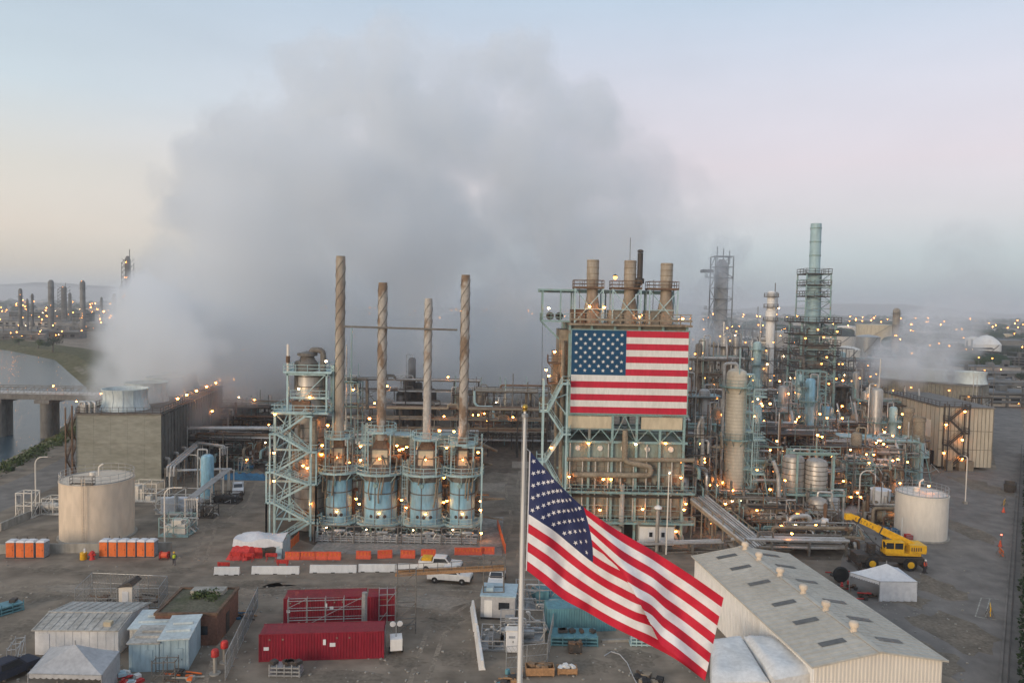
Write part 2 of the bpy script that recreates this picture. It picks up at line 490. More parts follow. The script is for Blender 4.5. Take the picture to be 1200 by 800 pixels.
# ground: two scales of wheel-worn patches and oil-dark stains on top of the base
def worn_ground(m_, ax=(.02, .11)):
    t = m_.node_tree
    b = t.nodes['Principled BSDF']
    src = b.inputs['Base Color'].links[0].from_socket
    g = N(t, 'ShaderNodeNewGeometry')
    mp_ = N(t, 'ShaderNodeMapping')
    mp_.inputs['Scale'].default_value = (ax[0], ax[1], 1)
    mp_.inputs['Rotation'].default_value = (0, 0, R(-6))
    t.links.new(g.outputs['Position'], mp_.inputs[0])
    n = N(t, 'ShaderNodeTexNoise', i_Scale=3.0, i_Detail=7.0, i_Roughness=.66)
    t.links.new(mp_.outputs[0], n.inputs[0])
    r_ = N(t, 'ShaderNodeMapRange', n_1=.34, n_2=.68, n_3=.82, n_4=1.14)
    t.links.new(n.outputs[0], r_.inputs[0])
    n2 = N(t, 'ShaderNodeTexNoise', i_Scale=.21, i_Detail=5.0, i_Roughness=.7)
    t.links.new(g.outputs['Position'], n2.inputs[0])
    r2 = N(t, 'ShaderNodeMapRange', n_1=.56, n_2=.76, n_3=1.0, n_4=.68)
    t.links.new(n2.outputs[0], r2.inputs[0])
    mu = N(t, 'ShaderNodeMath', operation='MULTIPLY')
    t.links.new(r_.outputs[0], mu.inputs[0]); t.links.new(r2.outputs[0], mu.inputs[1])
    sc = N(t, 'ShaderNodeVectorMath', operation='SCALE')
    t.links.new(src, sc.inputs[0]); t.links.new(mu.outputs[0], sc.inputs[3])
    t.links.new(sc.outputs[0], b.inputs['Base Color'])
worn_ground(M['ground_dirt'])
worn_ground(M['asphalt'], (.09, .05))
wm = mat('water', (.035,.07,.095), .10, (.03,.06,.08), .1, spec=.4, fine=.02)
def water_bump(m_):
    t = m_.node_tree
    g = N(t, 'ShaderNodeNewGeometry')
    mp_ = N(t, 'ShaderNodeMapping'); mp_.inputs['Scale'].default_value = (.35, .9, 1)
    t.links.new(g.outputs['Position'], mp_.inputs[0])
    n = N(t, 'ShaderNodeTexNoise', i_Scale=1.2, i_Detail=5.0, i_Roughness=.6)
    t.links.new(mp_.outputs[0], n.inputs[0])
    b = N(t, 'ShaderNodeBump', i_Strength=.6, i_Distance=.4)
    t.links.new(n.outputs[0], b.inputs['Height'])
    t.links.new(b.outputs[0], t.nodes['Principled BSDF'].inputs['Normal'])
water_bump(wm)
emit('lamp_warm', (1.0,.31,.055), 60)
emit('lamp_far', (1.0,.39,.085), 7)
emit('lamp_white', (1.0,.66,.34), 26)
emit('lamp_red', (1.0,.10,.06), 14)
rnd = random.Random(11)
# ------------------------------------------------------------------ ground, river, banks, roads
BANK = [(-84,-100),(-92,60),(-102,148),(-113,193),(-133,250),(-165,308),(-264,448),(-328,508),(-500,650),(-1500,1100),(-6500,2500)]
gm = MB()
gpts = [(x, y, 0) for x, y in BANK] + [(-6500,9500,0),(6500,9500,0),(6500,-100,0)]
gm.add(gpts, [tuple(reversed(range(len(gpts))))])
tag(gm.build('ground', M['ground_dirt']), kind='structure')
bk = MB()
k = len(BANK)
lo_ = [(x - 9 - .01*y, y - 3, -3.6) for x, y in BANK]
bk.add([(x, y, -.004) for x, y in BANK] + lo_, [(i, i+1, k+i+1, k+i) for i in range(k-1)])
tag(bk.build('river_bank', M['levee_soil']), kind='structure')
wt_ = MB().add([(-6500,-100,-3),(200,-100,-3),(200,2600,-3),(-6500,2600,-3)], [(0,1,2,3)])
tag(wt_.build('water', M['water']), kind='structure')
# grass on the far bend of the bank
gb = MB()
fb = BANK[3:9]
gb.add([(x-.5, y, .004) for x, y in fb] + [(x+16+.03*y, y+2, .004) for x, y in fb], [(i, i+len(fb), i+len(fb)+1, i+1) for i in range(len(fb)-1)])
gb.add([(x-8-.01*y, y-2.8, -3.2) for x, y in fb] + [(x-.5, y, .004) for x, y in fb], [(i, i+len(fb), i+len(fb)+1, i+1) for i in range(len(fb)-1)])
tag(gb.build('grass_bank', M['bank_grass']), kind='structure')
lv = MB()
lr = [(-97,100),(-101,148),(-110,193),(-134,246)]
lv.add([(x+6, y, .006) for x, y in lr] + [(x+16, y, .006) for x, y in lr], [(i, i+4, i+5, i+1) for i in range(3)])
tag(lv.build('levee_road', M['asphalt']), kind='structure')
yd = MB()
q = [G(985,662), G(1010,720), G(1125,800), G(1195,800), G(1196,640), G(1204,545), G(1195,470), G(1150,470), G(1168,550), G(1010,560)]
yd.add([(p.x, p.y, .005) for p in q], [tuple(range(len(q)))])
tag(yd.build('yard_road', M['asphalt']), kind='structure')
pd = MB()
def slab(mb, px0, py0, px1, py1, z=.12):
    a, b = G(px0, py0), G(px1, py1)
    mb.box(min(a.x,b.x), max(a.x,b.x), min(a.y,b.y), max(a.y,b.y), -.05, z)
slab(pd, 362, 648, 590, 606, .10)
tag(pd.build('heater_pad', M['pad_concrete']), kind='structure')
pd = MB()
a = G(640, 640); b = G(830, 560)
pd.box(a.x-1, b.x, a.y, a.y+24, -.05, .12)
tag(pd.build('boiler_pad', M['pad_concrete']), kind='structure')
def wheel_lane(pts, width, dz):
    """a worn, paler wheel lane on the dirt"""
    pts = [G(*p) for p in pts]
    vs, fs = [], []
    for i, p in enumerate(pts):
        d = (pts[min(i+1, len(pts)-1)] - pts[max(i-1, 0)]).normalized()
        n = Vector((-d.y, d.x, 0)) * width/2
        vs += [(p.x+n.x, p.y+n.y, dz), (p.x-n.x, p.y-n.y, dz)]
    for i in range(len(pts)-1):
        fs.append((2*i, 2*i+1, 2*i+3, 2*i+2))
    return vs, fs
# wheel lanes, patched concrete, oil-dark patches and yard markings
mat('lane', (.27,.222,.17), .95, (.205,.17,.132), .5, (.4,.65), .9, fine=.14, spec=.08)
mat('patch_dark', (.15,.126,.098), .95, (.215,.177,.135), .35, (.38,.62), 1.0, fine=.12, spec=.12)
mat('patch_pale', (.295,.25,.2), .95, (.225,.19,.148), .3, (.4,.68), .9, fine=.1, spec=.1)
lm = MB()
for pts, wd, dz in (([(-20,690),(120,682),(260,690),(420,688),(560,692),(700,700)], .55, .004), ([(-20,697),(120,689),(260,697),(420,695),(560,700),(700,708)], .55, .004), ([(240,800),(262,740),(300,700),(420,684),(560,686)], .5, .006), ([(480,800),(500,740),(560,700),(680,684)], .5, .008), ([(500,800),(520,742),(575,706),(690,690)], .5, .008),
        ([(590,655),(600,610),(592,570),(600,535)], .5, .004), ([(606,655),(616,610),(606,570),(612,535)], .5, .004), ([(240,660),(252,620),(290,590),(300,565)], .45, .004), ([(228,655),(240,618),(276,590),(288,565)], .45, .004)):
    vs, fs = wheel_lane(pts, wd, dz); lm.add(vs, fs)
tag(lm.build('wheel_tracks', M['lane']), kind='structure')
def blot(mb, px, py, rx, ry, dz, sd):
    r_ = random.Random(sd); c_ = G(px, py)
    pts = [(c_.x + math.cos(2*PI*i/22)*rx*r_.uniform(.6,1.15), c_.y + math.sin(2*PI*i/22)*ry*r_.uniform(.6,1.15), dz) for i in range(22)]
    mb.add([(c_.x, c_.y, dz)] + pts, [(0, 1+i, 1+(i+1) % 22) for i in range(22)])
dm = MB(); r_ = random.Random(40)
for i, (px, py, rx, ry) in enumerate([(545,770,3,2),(520,728,2.4,3),(470,775,2.6,1.2),(400,792,5,1.4),(330,690,3,2),(250,705,2,2),(120,672,4,1.5),(60,668,3,1.2),(205,668,3,1.4),(300,684,5,1.5),(690,780,3,1.8),(740,770,3,2),(545,668,6,1.5),(600,590,3,5),(575,560,4,6),(270,600,3,3),(258,615,3,2),(30,700,5,2),(20,740,3,3)]):
    blot(dm, px, py, rx, ry, .010, i)
tag(dm.build('oil_stains', M['patch_dark']), kind='structure')
pm_ = MB()
for (a0, b0), (a1, b1) in (((600,548),(640,541)), ((592,566),(560,575)), ((1020,590),(1040,580))):
    a, b = G(a0, b0), G(a1, b1); pm_.box(min(a.x,b.x), max(a.x,b.x), min(a.y,b.y), max(a.y,b.y), -.05, .014)
for i, (px, py, rx, ry) in enumerate([(200,745,1,1),(505,705,5,2.5),(380,752,5,1),(100,690,6,1.6),(660,690,4,2)]): blot(pm_, px, py, rx, ry, .012, 60+i)
tag(pm_.build('concrete_patches', M['patch_pale']), kind='structure')
pg = MB()
for pts in ([(640,640),(800,648),(870,655),(985,656),(1006,612),(1012,580),(1085,545),(1062,512),(1015,470),(960,455),(830,455),(800,500),(640,510)], [(222,552),(262,566),(300,548),(318,560),(322,620),(372,640),(372,600),(566,600),(566,560),(640,545),(640,470),(560,462),(330,462),(250,470)]):
    q_ = [G(*p) for p in pts]; pg.add([(p.x, p.y, .007) for p in q_], [tuple(range(len(q_)))])
mat('plant_ground', (.15,.118,.087), .95, (.095,.077,.06), .12, (.36,.66), .9, bump=.3, fine=.14, spec=.15)
tag(pg.build('plant_ground', M['plant_ground']), kind='structure')
ym = MB()
for a0, b0, a1, b1 in ((1143,722,1150,700),(1150,700,1172,702),(1143,722,1168,726),(1155,722,1160,701)):
    a, b = G(a0, b0), G(a1, b1); d = (b-a).normalized(); n = Vector((-d.y, d.x, 0))*.07
    ym.add([(a.x+n.x,a.y+n.y,.012),(a.x-n.x,a.y-n.y,.012),(b.x-n.x,b.y-n.y,.012),(b.x+n.x,b.y+n.y,.012)], [(0,1,2,3)])
mat('worn_line', (.42,.40,.34), .9, (.20,.19,.17), 1.5, (.4,.6), 1.0, fine=.2)
tag(ym.build('yard_markings', M['worn_line']), kind='structure')
dk = MB()
for i, (px, py, rx, ry) in enumerate([(1100,690,3,5),(1120,740,4,6),(1080,600,3,6),(1130,620,3,8),(1150,570,4,10),(1060,700,3,3),(1090,770,3,4)]): blot(dk, px, py, rx, ry, .009, 80+i)
tag(dk.build('asphalt_patches', M['patch_dark']), kind='structure')
gr_ = MB(); r_ = random.Random(3)
for i in range(900):
    p = G(r_.uniform(0, 1150), 640 + 165*r_.random()**.8); s_ = r_.uniform(.04, .13)
    gr_.cbox((p.x, p.y, s_*.4), (s_*2, s_*1.4, s_), r_.uniform(0,3))
tag(gr_.build('gravel', M['concrete']), kind='stuff')
# ------------------------------------------------------------------ vegetation
def leaf_cloud(mb, c, rad, n, size, rg):
    cx, cy_, cz = c
    for _ in range(n):
        while True:
            a = Vector((rg.uniform(-1,1), rg.uniform(-1,1), rg.uniform(-1,1)))
            if a.length <= 1 and (a.length > .45 or rg.random() < .3): break
        p = Vector((cx + a.x*rad[0], cy_ + a.y*rad[1], cz + a.z*rad[2]))
        u = Vector((rg.gauss(0,1), rg.gauss(0,1), rg.gauss(0,1))).normalized()
        v_ = u.cross(Vector((rg.gauss(0,1), rg.gauss(0,1), rg.gauss(0,1)))).normalized()
        s_ = size * rg.uniform(.6, 1.4)
        mb.add([p-u*s_*.5, p+v_*s_*.35, p+u*s_*.5, p-v_*s_*.35], [(0,1,2,3)])
def tree(label, x, y, h, rw, mt, seed, name='tree', z=0, n=900):
    rg = random.Random(seed)
    t = thing(name, label, 'tree', (x, y, z))
    tr = MB().path([(0,0,-.2),(.1,0,h*.3),(0,.1,h*.55)], .045*h, 7, .02*h)
    for i in range(5):
        a = rg.uniform(0, 2*PI)
        tr.tube((0,0,h*rg.uniform(.25,.5)), (math.cos(a)*rw*.6, math.sin(a)*rw*.6, h*rg.uniform(.55,.85)), .018*h, 5, .006*h)
    tr.build('trunk', M['bark'], t)
    cr = MB()
    for i in range(7):
        a = rg.uniform(0, 2*PI); q_ = rg.uniform(.15,.7)
        leaf_cloud(cr, (math.cos(a)*rw*q_, math.sin(a)*rw*q_, h*rg.uniform(.42,.86)), (rw*rg.uniform(.35,.6),)*2 + (h*rg.uniform(.12,.22),), n//7, .11*h if h < 8 else .06*h, rg)
    cr.build('crown', mt, t)
    return t
sh = MB()
rg = random.Random(5)
for i in range(110):
    t_ = rg.random()
    y = 138 + t_*80
    x = (-101 - (y-148)*.245) - rg.uniform(-1.0, 5.0) 
    z = -max(0, (-(x) + (-101 - (y-148)*.245)))*.38
    r_ = rg.uniform(.6, 1.7)
    leaf_cloud(sh, (x, y, z + r_*.4), (r_*1.2, r_*1.5, r_*.8), 60, .55, rg)
tag(sh.build('bank_shrubs', M['leaf_mid']), kind='stuff')
hd = thing('hedge', 'long dark green hedge running along the outer side of the road fence', 'hedge', (60,80,0))
hf = MB(); tr = MB()
H0, H1 = Vector((35.4, 51, 0)), Vector((129.6, 186, 0))
hdir = (H1-H0).normalized(); hn = Vector((hdir.y, -hdir.x, 0))
for i in range(340):
    p = H0.lerp(H1, i/340) + hn*(1.5 + rg.uniform(-.3,1.2))
    leaf_cloud(hf, (p.x-60, p.y-80, rg.uniform(.8,3.0)), (.8,.8,1.1), 34, .42, rg)
for i in range(45):
    p = H0.lerp(H1, i/45) + hn*2.0
    tr.tube((p.x-60, p.y-80, 0), (p.x-60, p.y-80, 2.6), .09, 5)
hf.build('foliage', M['leaf_dark'], hd); tr.build('trunk', M['bark'], hd)
def lamp(parent, p, r=.2, kind='lamp_warm', base=True):
    if r > .285 and kind == 'lamp_warm': kind = 'lamp_far'
    key = 'lampmesh_' + kind
    if key not in bpy.data.meshes:
        mb = MB()
        mb.ball((0,0,0), 1.0, 8, 6)
        mb.m = 1
        mb.lathe((0,0,0), [(1.25,.55),(1.0,1.0),(.35,1.5),(.001,1.55)], 8)
        o_ = mb.build('lamp', [M[kind], M['dark_steel']], None)
        o_.data.name = key
        bpy.data.objects.remove(o_)
    o_ = bpy.data.objects.new('lamp', bpy.data.meshes[key])
    S.collection.objects.link(o_)
    o_.parent = parent
    o_.location = p
    o_.scale = (r*.88,)*3
    return o_
# ------------------------------------------------------------------ generic plant builders
def frame_mb(xs, ys, zs, w=.3, brace=(), rg=None, fr=.3):
    """steel frame on the grid xs x ys with beams at the levels zs; brace: random diagonals"""
    mb = MB()
    for x in xs:
        for y in ys:
            mb.box(x-w/2, x+w/2, y-w/2, y+w/2, 0, zs[-1] + w*.3)
    b = w*.86
    for z in zs:
        for y in ys:
            mb.beam((xs[0], y, z), (xs[-1], y, z), b*.7, b)
        for x in xs:
            mb.beam((x, ys[0], z-.004), (x, ys[-1], z-.004), b*.7, b*.94)
    if rg:
        zz = [0] + list(zs)
        for k_ in range(len(zz)-1):
            for i in range(len(xs)-1):
                if rg.random() < fr:
                    y = ys[0]
                    a, c = (xs[i], y, zz[k_]), (xs[i+1], y, zz[k_+1])
                    if rg.random() < .5: a, c = (xs[i], y, zz[k_+1]), (xs[i+1], y, zz[k_])
                    mb.beam(a, c, w*.5)
            for x in (xs[0], xs[-1]):
                if rg.random() < fr:
                    mb.beam((x, ys[0], zz[k_]), (x, ys[-1], zz[k_+1]), w*.5)
    return mb
def lin(a, b, n): return [a + (b-a)*i/(n-1) for i in range(n)]
PIPES = ['silver_pipe', 'grey_steel', 'rust_steel', 'tan_steel', 'silver_pipe', 'teal_steel']
def unit(label, px, Y, w, d, h, lv, seed, fm='grey_steel', vm='clad_silver', drums=2, verts=1, npipe=26, lamps=5, name='process_structure', rz=0.0, rails=True, lr=.2, gr='dark_steel', fr=.3, py=520, pp=.16):
    rg = random.Random(seed)
    x0 = wx(px, Y, py)
    t = thing(name, label, 'process structure', (x0, Y, 0), rz)
    nx, ny = max(2, int(w/4.5)+1), max(2, int(d/5)+1)
    xs, ys = lin(-w/2, w/2, nx), lin(0, d, ny)
    zs = [h*(i+1)/lv for i in range(lv)]
    frame_mb(xs, ys, zs, .2 if Y < 200 else .26, rg=rg, fr=fr).build('steel_frame', M[fm], t)
    g = MB(); rl = MB()
    for z in zs:
        a, b = sorted((rg.uniform(-w/2, w/2), rg.uniform(-w/2, w/2)))
        if b - a < w*.5: a, b = -w/2, w/2*rg.uniform(.2, 1)
        y1 = d*rg.uniform(.5, 1)
        g.box(a, b, -.6, y1, z+.17, z+.23)
        if rails: rl.rail([(a, y1*.5, z+.23), (a, -.55, z+.23), (b, -.55, z+.23), (b, y1*.5, z+.23)], step=1.7, t=.055)
    g.build('grating', M[gr], t)
    if rails: rl.build('railing', M['teal_steel'] if fm == 'teal_steel' else M['grey_steel'], t)
    for i in range(drums):
        z = rg.choice([0] + zs[:-1]) + .25
        r_ = min(rg.uniform(.5, 1.25), h/lv*.4)
        L_ = min(w*.8, rg.uniform(3, 7))
        x = rg.uniform(-w/2 + L_/2, w/2 - L_/2)
        y = rg.uniform(.6, max(.7, d-1.2))
        mb = MB().hdrum((x-L_/2, y, z+r_+.25), (x+L_/2, y, z+r_+.25), r_)
        for e in (-.3, .3): mb.box(x+e*L_-.15, x+e*L_+.15, y-r_*.7, y+r_*.7, z, z+r_*.7)
        mb.tube((x, y, z+r_*2), (x, y, z+r_*2+.8), .14)
        mb.build('drum', M[rg.choice([vm, 'silver_pipe', 'tan_steel'])], t)
    for i in range(verts):
        r_ = rg.uniform(.6, 1.5)
        x, y = rg.uniform(-w/2+r_, w/2-r_), rg.uniform(.3, d*.7)
        z1 = h*rg.uniform(.55, 1.25)
        mb = MB().lathe((x, y, 0), [(r_*.9, .3),(r_, 1.2),(r_, z1),(r_*.8, z1+r_*.35),(r_*.3, z1+r_*.55),(.12, z1+r_*.6)], 14)
        for q_ in range(int(z1/2.5)): mb.lathe((x, y, 1.5+q_*2.5), [(r_*1.02,0),(r_*1.05,.05),(r_*1.05,.15),(r_*1.02,.2)], 14)
        mb.pipe([(x, y, z1+r_*.5), (x, y, z1+r_*.5+.9), (x+r_*1.6, y-.3, z1+r_*.5+.9), (x+r_*1.6, y-.3, z1*.4)], .16, 6)
        mb.build('vessel', M[vm], t)
    pm = {}
    for i in range(npipe):
        mt = rg.choice(PIPES)
        mb = pm.setdefault(mt, MB())
        r_ = rg.choice([.08, .1, .14, .2, .28]) * pp/.16
        y = rg.uniform(-1.2, d)
        k_ = rg.random()
        if k_ < .45:
            z = rg.choice([0.6] + zs) + rg.uniform(.3, 1.3)
            a, b = -w/2 - rg.uniform(0, 1.5), w/2 + rg.uniform(0, 1.5)
            if rg.random() < .6: a = rg.uniform(-w/2, 0)
            if rg.random() < .5: b = rg.uniform(0, w/2)
            z2 = max(.3, z + rg.choice([-1, -1, 1])*rg.uniform(1, h/lv*1.3))
            mb.pipe([(a, y, z2), (a, y, z), (b, y, z), (b, y + rg.uniform(-1.5,1.5), z), (b, y + rg.uniform(.5,1.5), z2)], r_, 6)
        elif k_ < .8:
            x = rg.uniform(-w/2, w/2)
            z0, z1 = rg.uniform(0, h*.4), rg.uniform(h*.5, h*1.05)
            s_ = rg.choice([-1, 1])*rg.uniform(.6, 2.5)
            mb.pipe([(x, y, z0), (x, y, z1), (x+s_, y, z1), (x+s_, y, z1 - rg.uniform(.8, 3))], r_, 6)
        else:
            x = rg.uniform(-w/2, w/2)
            z = rg.choice(zs)*rg.uniform(.6, 1) + .4
            mb.pipe([(x, -1.5, z-1.5), (x, -1.5, z), (x, d, z), (x, d, z-2)], r_, 6)
    for i in range(int(npipe*2.6)):
        mb = pm.setdefault(rg.choice(PIPES), MB())
        x, y, z = rg.uniform(-w/2, w/2), rg.uniform(-1.3, d*.8), rg.uniform(.2, h)
        L_ = rg.uniform(.8, 3.2)
        k_ = rg.random()
        r_ = rg.uniform(.04, .085)*(1 if Y < 200 else 1.5)
        if k_ < .4: mb.tube((x, y, z), (x, y, z + rg.uniform(1, h*.35)), r_, 5)
        elif k_ < .75: mb.pipe([(x, y, z), (x+L_, y, z), (x+L_, y, z+rg.choice([-1,1])*rg.uniform(.5,2)), (x+L_*1.7, y, z)], r_, 5)
        else: mb.cbox((x, y, z), (rg.uniform(.2,.7), rg.uniform(.2,.6), rg.uniform(.2,.8)))
    for i in range(4):
        mb = pm.setdefault(rg.choice(PIPES), MB()); x = rg.uniform(-w/2, w/2); y = rg.uniform(-1, d*.5)
        mb.tube((x, y, 0), (x, y, h*rg.uniform(1.05, 1.5)), rg.uniform(.07, .16)*(1 if Y < 200 else 1.6), 6)
    for mt, mb in pm.items(): mb.build('piping', M[mt], t)
    for i in range(lamps):
        z = rg.choice(zs)*1.0 + rg.choice([-1.0, 2.2])
        lamp(t, (rg.uniform(-w/2, w/2), rg.choice([-.75, -.6, d*.3]), max(2.2, z)), lr*rg.uniform(.85, 1.15), 'lamp_warm' if rg.random() < .88 else 'lamp_white')
    return t
def pipe_rack(label, p0, p1, width, hs, seed, fm='grey_steel', n=7, r=.16, step=6.5, name='pipe_rack', lamps=3, lr=.2, mats=('silver_pipe','grey_steel','rust_steel','tan_steel')):
    rg = random.Random(seed)
    p0, p1 = Vector((p0[0], p0[1], 0)), Vector((p1[0], p1[1], 0))
    L_ = (p1-p0).length
    a = math.atan2(p1.y-p0.y, p1.x-p0.x)
    t = thing(name, label, 'pipe rack', p0, a)
    mb = MB()
    k_ = max(2, int(L_/step)+1)
    for x in lin(0, L_, k_):
        for y in (-width/2, width/2):
            mb.box(x-.15, x+.15, y-.15, y+.15, 0, hs[-1]+.2)
        for z in hs: mb.beam((x, -width/2-.3, z), (x, width/2+.3, z), .22, .28)
    for y in (-width/2, width/2):
        mb.beam((0, y, hs[0]-.9), (L_, y, hs[0]-.9), .16, .24)
    mb.build('steel_frame', M[fm], t)
    for z in hs:
        pm = {}
        for i in range(n):
            y = -width/2 + width*(i+.5)/n
            rr = r*rg.choice([.6, .8, 1, 1.3])
            mb = pm.setdefault(rg.choice(mats), MB())
            if rg.random() < .3:
                xa = rg.uniform(.2, .8)*L_
                mb.pipe([(-.5, y, z+.16+rr), (xa, y, z+.16+rr), (xa, y, z+1.4), (xa+2.2, y, z+1.4), (xa+2.2, y, z+.16+rr), (L_+.5, y, z+.16+rr)], rr, 6)
            else:
                mb.tube((-.5, y, z+.16+rr), (L_+.5, y, z+.16+rr), rr, 6)
        for mt, mb in pm.items(): mb.build('piping', M[mt], t)
    for i in range(lamps):
        lamp(t, (L_*(i+.5)/lamps, -width/2-.3, hs[-1]+rg.choice([-1.2, 1.6])), lr)
    return t
def column(label, px, Y, dia, z0, z1, mt, plats=(), side=1, name='column', band=1.1, fm='teal_steel', lamps=2, top=True, py=500, x=None, lr=.2, skirt=True, rail_n=14, cat='column'):
    x0 = wx(px, Y, py) if x is None else x
    t = thing(name, label, cat, (x0, Y, 0))
    r_ = dia/2
    mb = MB()
    if skirt: mb.lathe((0,0,0), [(r_*1.12, 0), (r_*1.02, max(.6, z0))], 20)
    mb.lathe((0,0,0), [(r_, max(.6, z0)), (r_, z1), (r_*.86, z1+r_*.3), (r_*.5, z1+r_*.5), (.05, z1+r_*.56)], 20)
    mb.build('shell', M[mt], t)
    if band:
        b = MB()
        z = z0 + .8
        while z < z1 - .2:
            b.lathe((0,0,z), [(r_-.01,0),(r_+.035,.01),(r_+.035,.09),(r_-.01,.1)], 20)
            z += band
        b.build('band', M['tower_cream' if mt == 'ring_clad' else mt], t)
    if plats:
        pl, rl = MB(), MB()
        for i, z in enumerate(plats):
            R_ = r_ + 1.15
            a0 = (-PI*.95 if side > 0 else PI*.05) if i % 2 else 0
            a1 = a0 + (PI*1.25 if i % 2 else 2*PI)
            pl.lathe((0,0,z), [(r_+.02, 0), (R_, 0), (R_, .1), (r_+.02, .1)], 16, a0, a1)
            rl.ring_rail((0,0,z+.1), R_-.05, rail_n, 1.1, a0, a1)
            for q_ in range(6):
                a = a0 + (a1-a0)*(q_+.5)/6
                pl.beam((r_*math.cos(a), r_*math.sin(a), z-1.0), ((R_-.1)*math.cos(a), (R_-.1)*math.sin(a), z), .1)
        pl.build('platform', M[fm], t)
        rl.build('railing', M[fm], t)
        zz = [max(.3, z0-2)] + list(plats)
        ld = MB()
        for i in range(len(zz)-1):
            a = -PI/2 + side*(.5 + .35*(i % 2))
            ld.ladder((math.cos(a)*(r_+.3), math.sin(a)*(r_+.3), zz[i]), zz[i+1]-zz[i]+1, (math.cos(a), math.sin(a)), cage=True)
        ld.build('ladder', M[fm], t)
    pp = MB()
    pp.pipe([(0,0,z1+r_*.4), (0,0,z1+r_*.5+.9), (-side*(r_+.5), -.2, z1+r_*.5+.9), (-side*(r_+.5), -.2, max(.5, z0-1))], max(.1, dia*.07), 7)
    pp.pipe([(side*r_*.6, r_*.9, z1*.7), (side*(r_+.8), r_+.3, z1*.7), (side*(r_+.8), r_+.3, .6)], max(.08, dia*.05), 6)
    pp.build('piping', M['silver_pipe'], t)
    rg = random.Random(int(px*7+Y))
    zs = list(plats) or [z1*.5, z1*.8, z1]
    for i in range(lamps):
        a = -PI/2 + rg.uniform(-.9, .9)
        lamp(t, (math.cos(a)*(r_+1.2), math.sin(a)*(r_+1.2), zs[i % len(zs)] + 2.0), lr)
    return t
def gooseneck(label, px, py, pyt, arm, head='lamp_warm', lit=False):
    p = G(px, py)
    h = wz(px, pyt, p.y)
    t = thing('street_lamp', label, 'street lamp', p, 0, 'curved street lamps around the yard')
    r_ = min(1.2, abs(arm)*.6)
    sg = 1 if arm > 0 else -1
    pts = [(0,0,0), (0,0,h-r_)] + [(sg*r_*(1-math.cos(a)), 0, h-r_+r_*math.sin(a)) for a in lin(0, PI/2, 6)][1:] + [(arm, 0, h+.05)]
    MB().path(pts, .11, 8, .065).build('pole', M['white_metal'], t)
    MB().cbox((0,0,.25), (.6,.6,.5)).build('base', M['concrete'], t)
    hb_ = MB()
    hb_.m = 0; hb_.cbox((arm+sg*.3, 0, h+.05), (.75,.3,.14))
    hb_.build('lamp_head', M['grey_steel'], t)
    if lit: lamp(t, (arm+sg*.3, 0, h-.12), .17, 'lamp_white')
    return t
# ------------------------------------------------------------------ bridge over the river
Yb = 200
xb0, xb1 = wx(0, Yb, 465) - 22, -88
zb1, zb0 = 10.2, 7.6
br = thing('bridge', 'long grey pipe bridge on round piers crossing the river', 'bridge', (-120, Yb, 0))
o = (-120, Yb, 0)
mb = MB()
mb.box(xb0, xb1, Yb-2.4, Yb+2.4, zb0, zb0+.7)
mb.box(xb0, xb1, Yb-2.7, Yb-2.41, zb0-.2, zb0+1.2)
mb.box(xb0, xb1, Yb+2.41, Yb+2.7, zb0-.2, zb0+1.2)
mb.build('deck', M['bridge_concrete'], br, o)
mb = MB()
for y in (-2.2, 2.2):
    mb.beam((xb0, Yb+y, zb1+.4), (xb1, Yb+y, zb1+.4), .16)
    n_ = 34
    for i in range(n_):
        x = xb0 + (xb1-xb0)*i/n_
        mb.beam((x, Yb+y, zb0+.7), (x, Yb+y, zb1+.4), .1)
        mb.beam((x, Yb+y, zb0+.8), (x+(xb1-xb0)/n_, Yb+y, zb1+.3), .07)
mb.build('truss', M['grey_steel'], br, o)
mb = MB()
for i in range(6):
    mb.tube((xb0, Yb-1.7+i*.68, zb0+1.1+.25*(i % 2)), (xb1, Yb-1.7+i*.68, zb0+1.1+.25*(i % 2)), .22, 7)
mb.build('piping', M['silver_pipe'], br, o)
for px in (3, 58):
    x = wx(px, Yb, 490)
    mb = MB().lathe((x, Yb-1.2, 0), [(1.55,-5),(1.55,zb0-1.2)], 16)
    mb.lathe((x, Yb+1.6, 0), [(1.55,-5),(1.55,zb0-1.2)], 16)
    mb.box(x-2.0, x+2.0, Yb-3.4, Yb+3.6, zb0-1.2, zb0-.21)
    mb.build('pier', M['bridge_concrete'], br, o)
mb = MB()
for x in (-106, -96):
    mb.box(x-.4, x+.4, Yb-2, Yb+2, 0, zb0-.01)
mb.build('abutment', M['bridge_concrete'], br, o)
for px, py in ((89, 470), (118, 461), (62, 452)):
    p = W(px, py, Yb-3); lamp(br, (p.x+120, -2.8, p.z), .22)
# ------------------------------------------------------------------ cooling tower with fan cells
c0 = G(93, 572); c1 = G(186, 574)
Yc = (c0.y + c1.y)/2
xa, xc = wx(93, Yc, 530), wx(186, Yc, 530)
Hc = wz(140, 486, Yc)
ct = thing('cooling_tower', 'big grey-brown panelled cooling tower block with a white fan stack steaming on its roof', 'cooling tower', ((xa+xc)/2, Yc, 0), R(8))
wv = (xc-xa)/2
Lc = 46
mb = MB()
mb.box(-wv, wv, 0, .25, 1.4, Hc)
for i in range(6): mb.box(-wv+wv*2*i/5-.04, -wv+wv*2*i/5+.04, -.02, 0, 1.4, Hc)
for z in (4.6, 8.4): mb.box(-wv-.02, wv+.02, -.09, -.061, z, z+.1)
mb.build('end_panel', M['tower_panel'], ct)
mb = MB()
n_ = 24
for i in range(n_):
    y = .3 + (Lc-.3)*i/n_
    mb.box(wv-.32, wv-.02, y, y+(Lc-.3)/n_*.93, 2.6, Hc-.3)
    mb.box(wv-.02, wv+.12, y-.07, y+.07, 0, Hc)
    mb.box(-wv+.02, -wv+.32, y, y+(Lc-.3)/n_*.93, 2.6, Hc-.3)
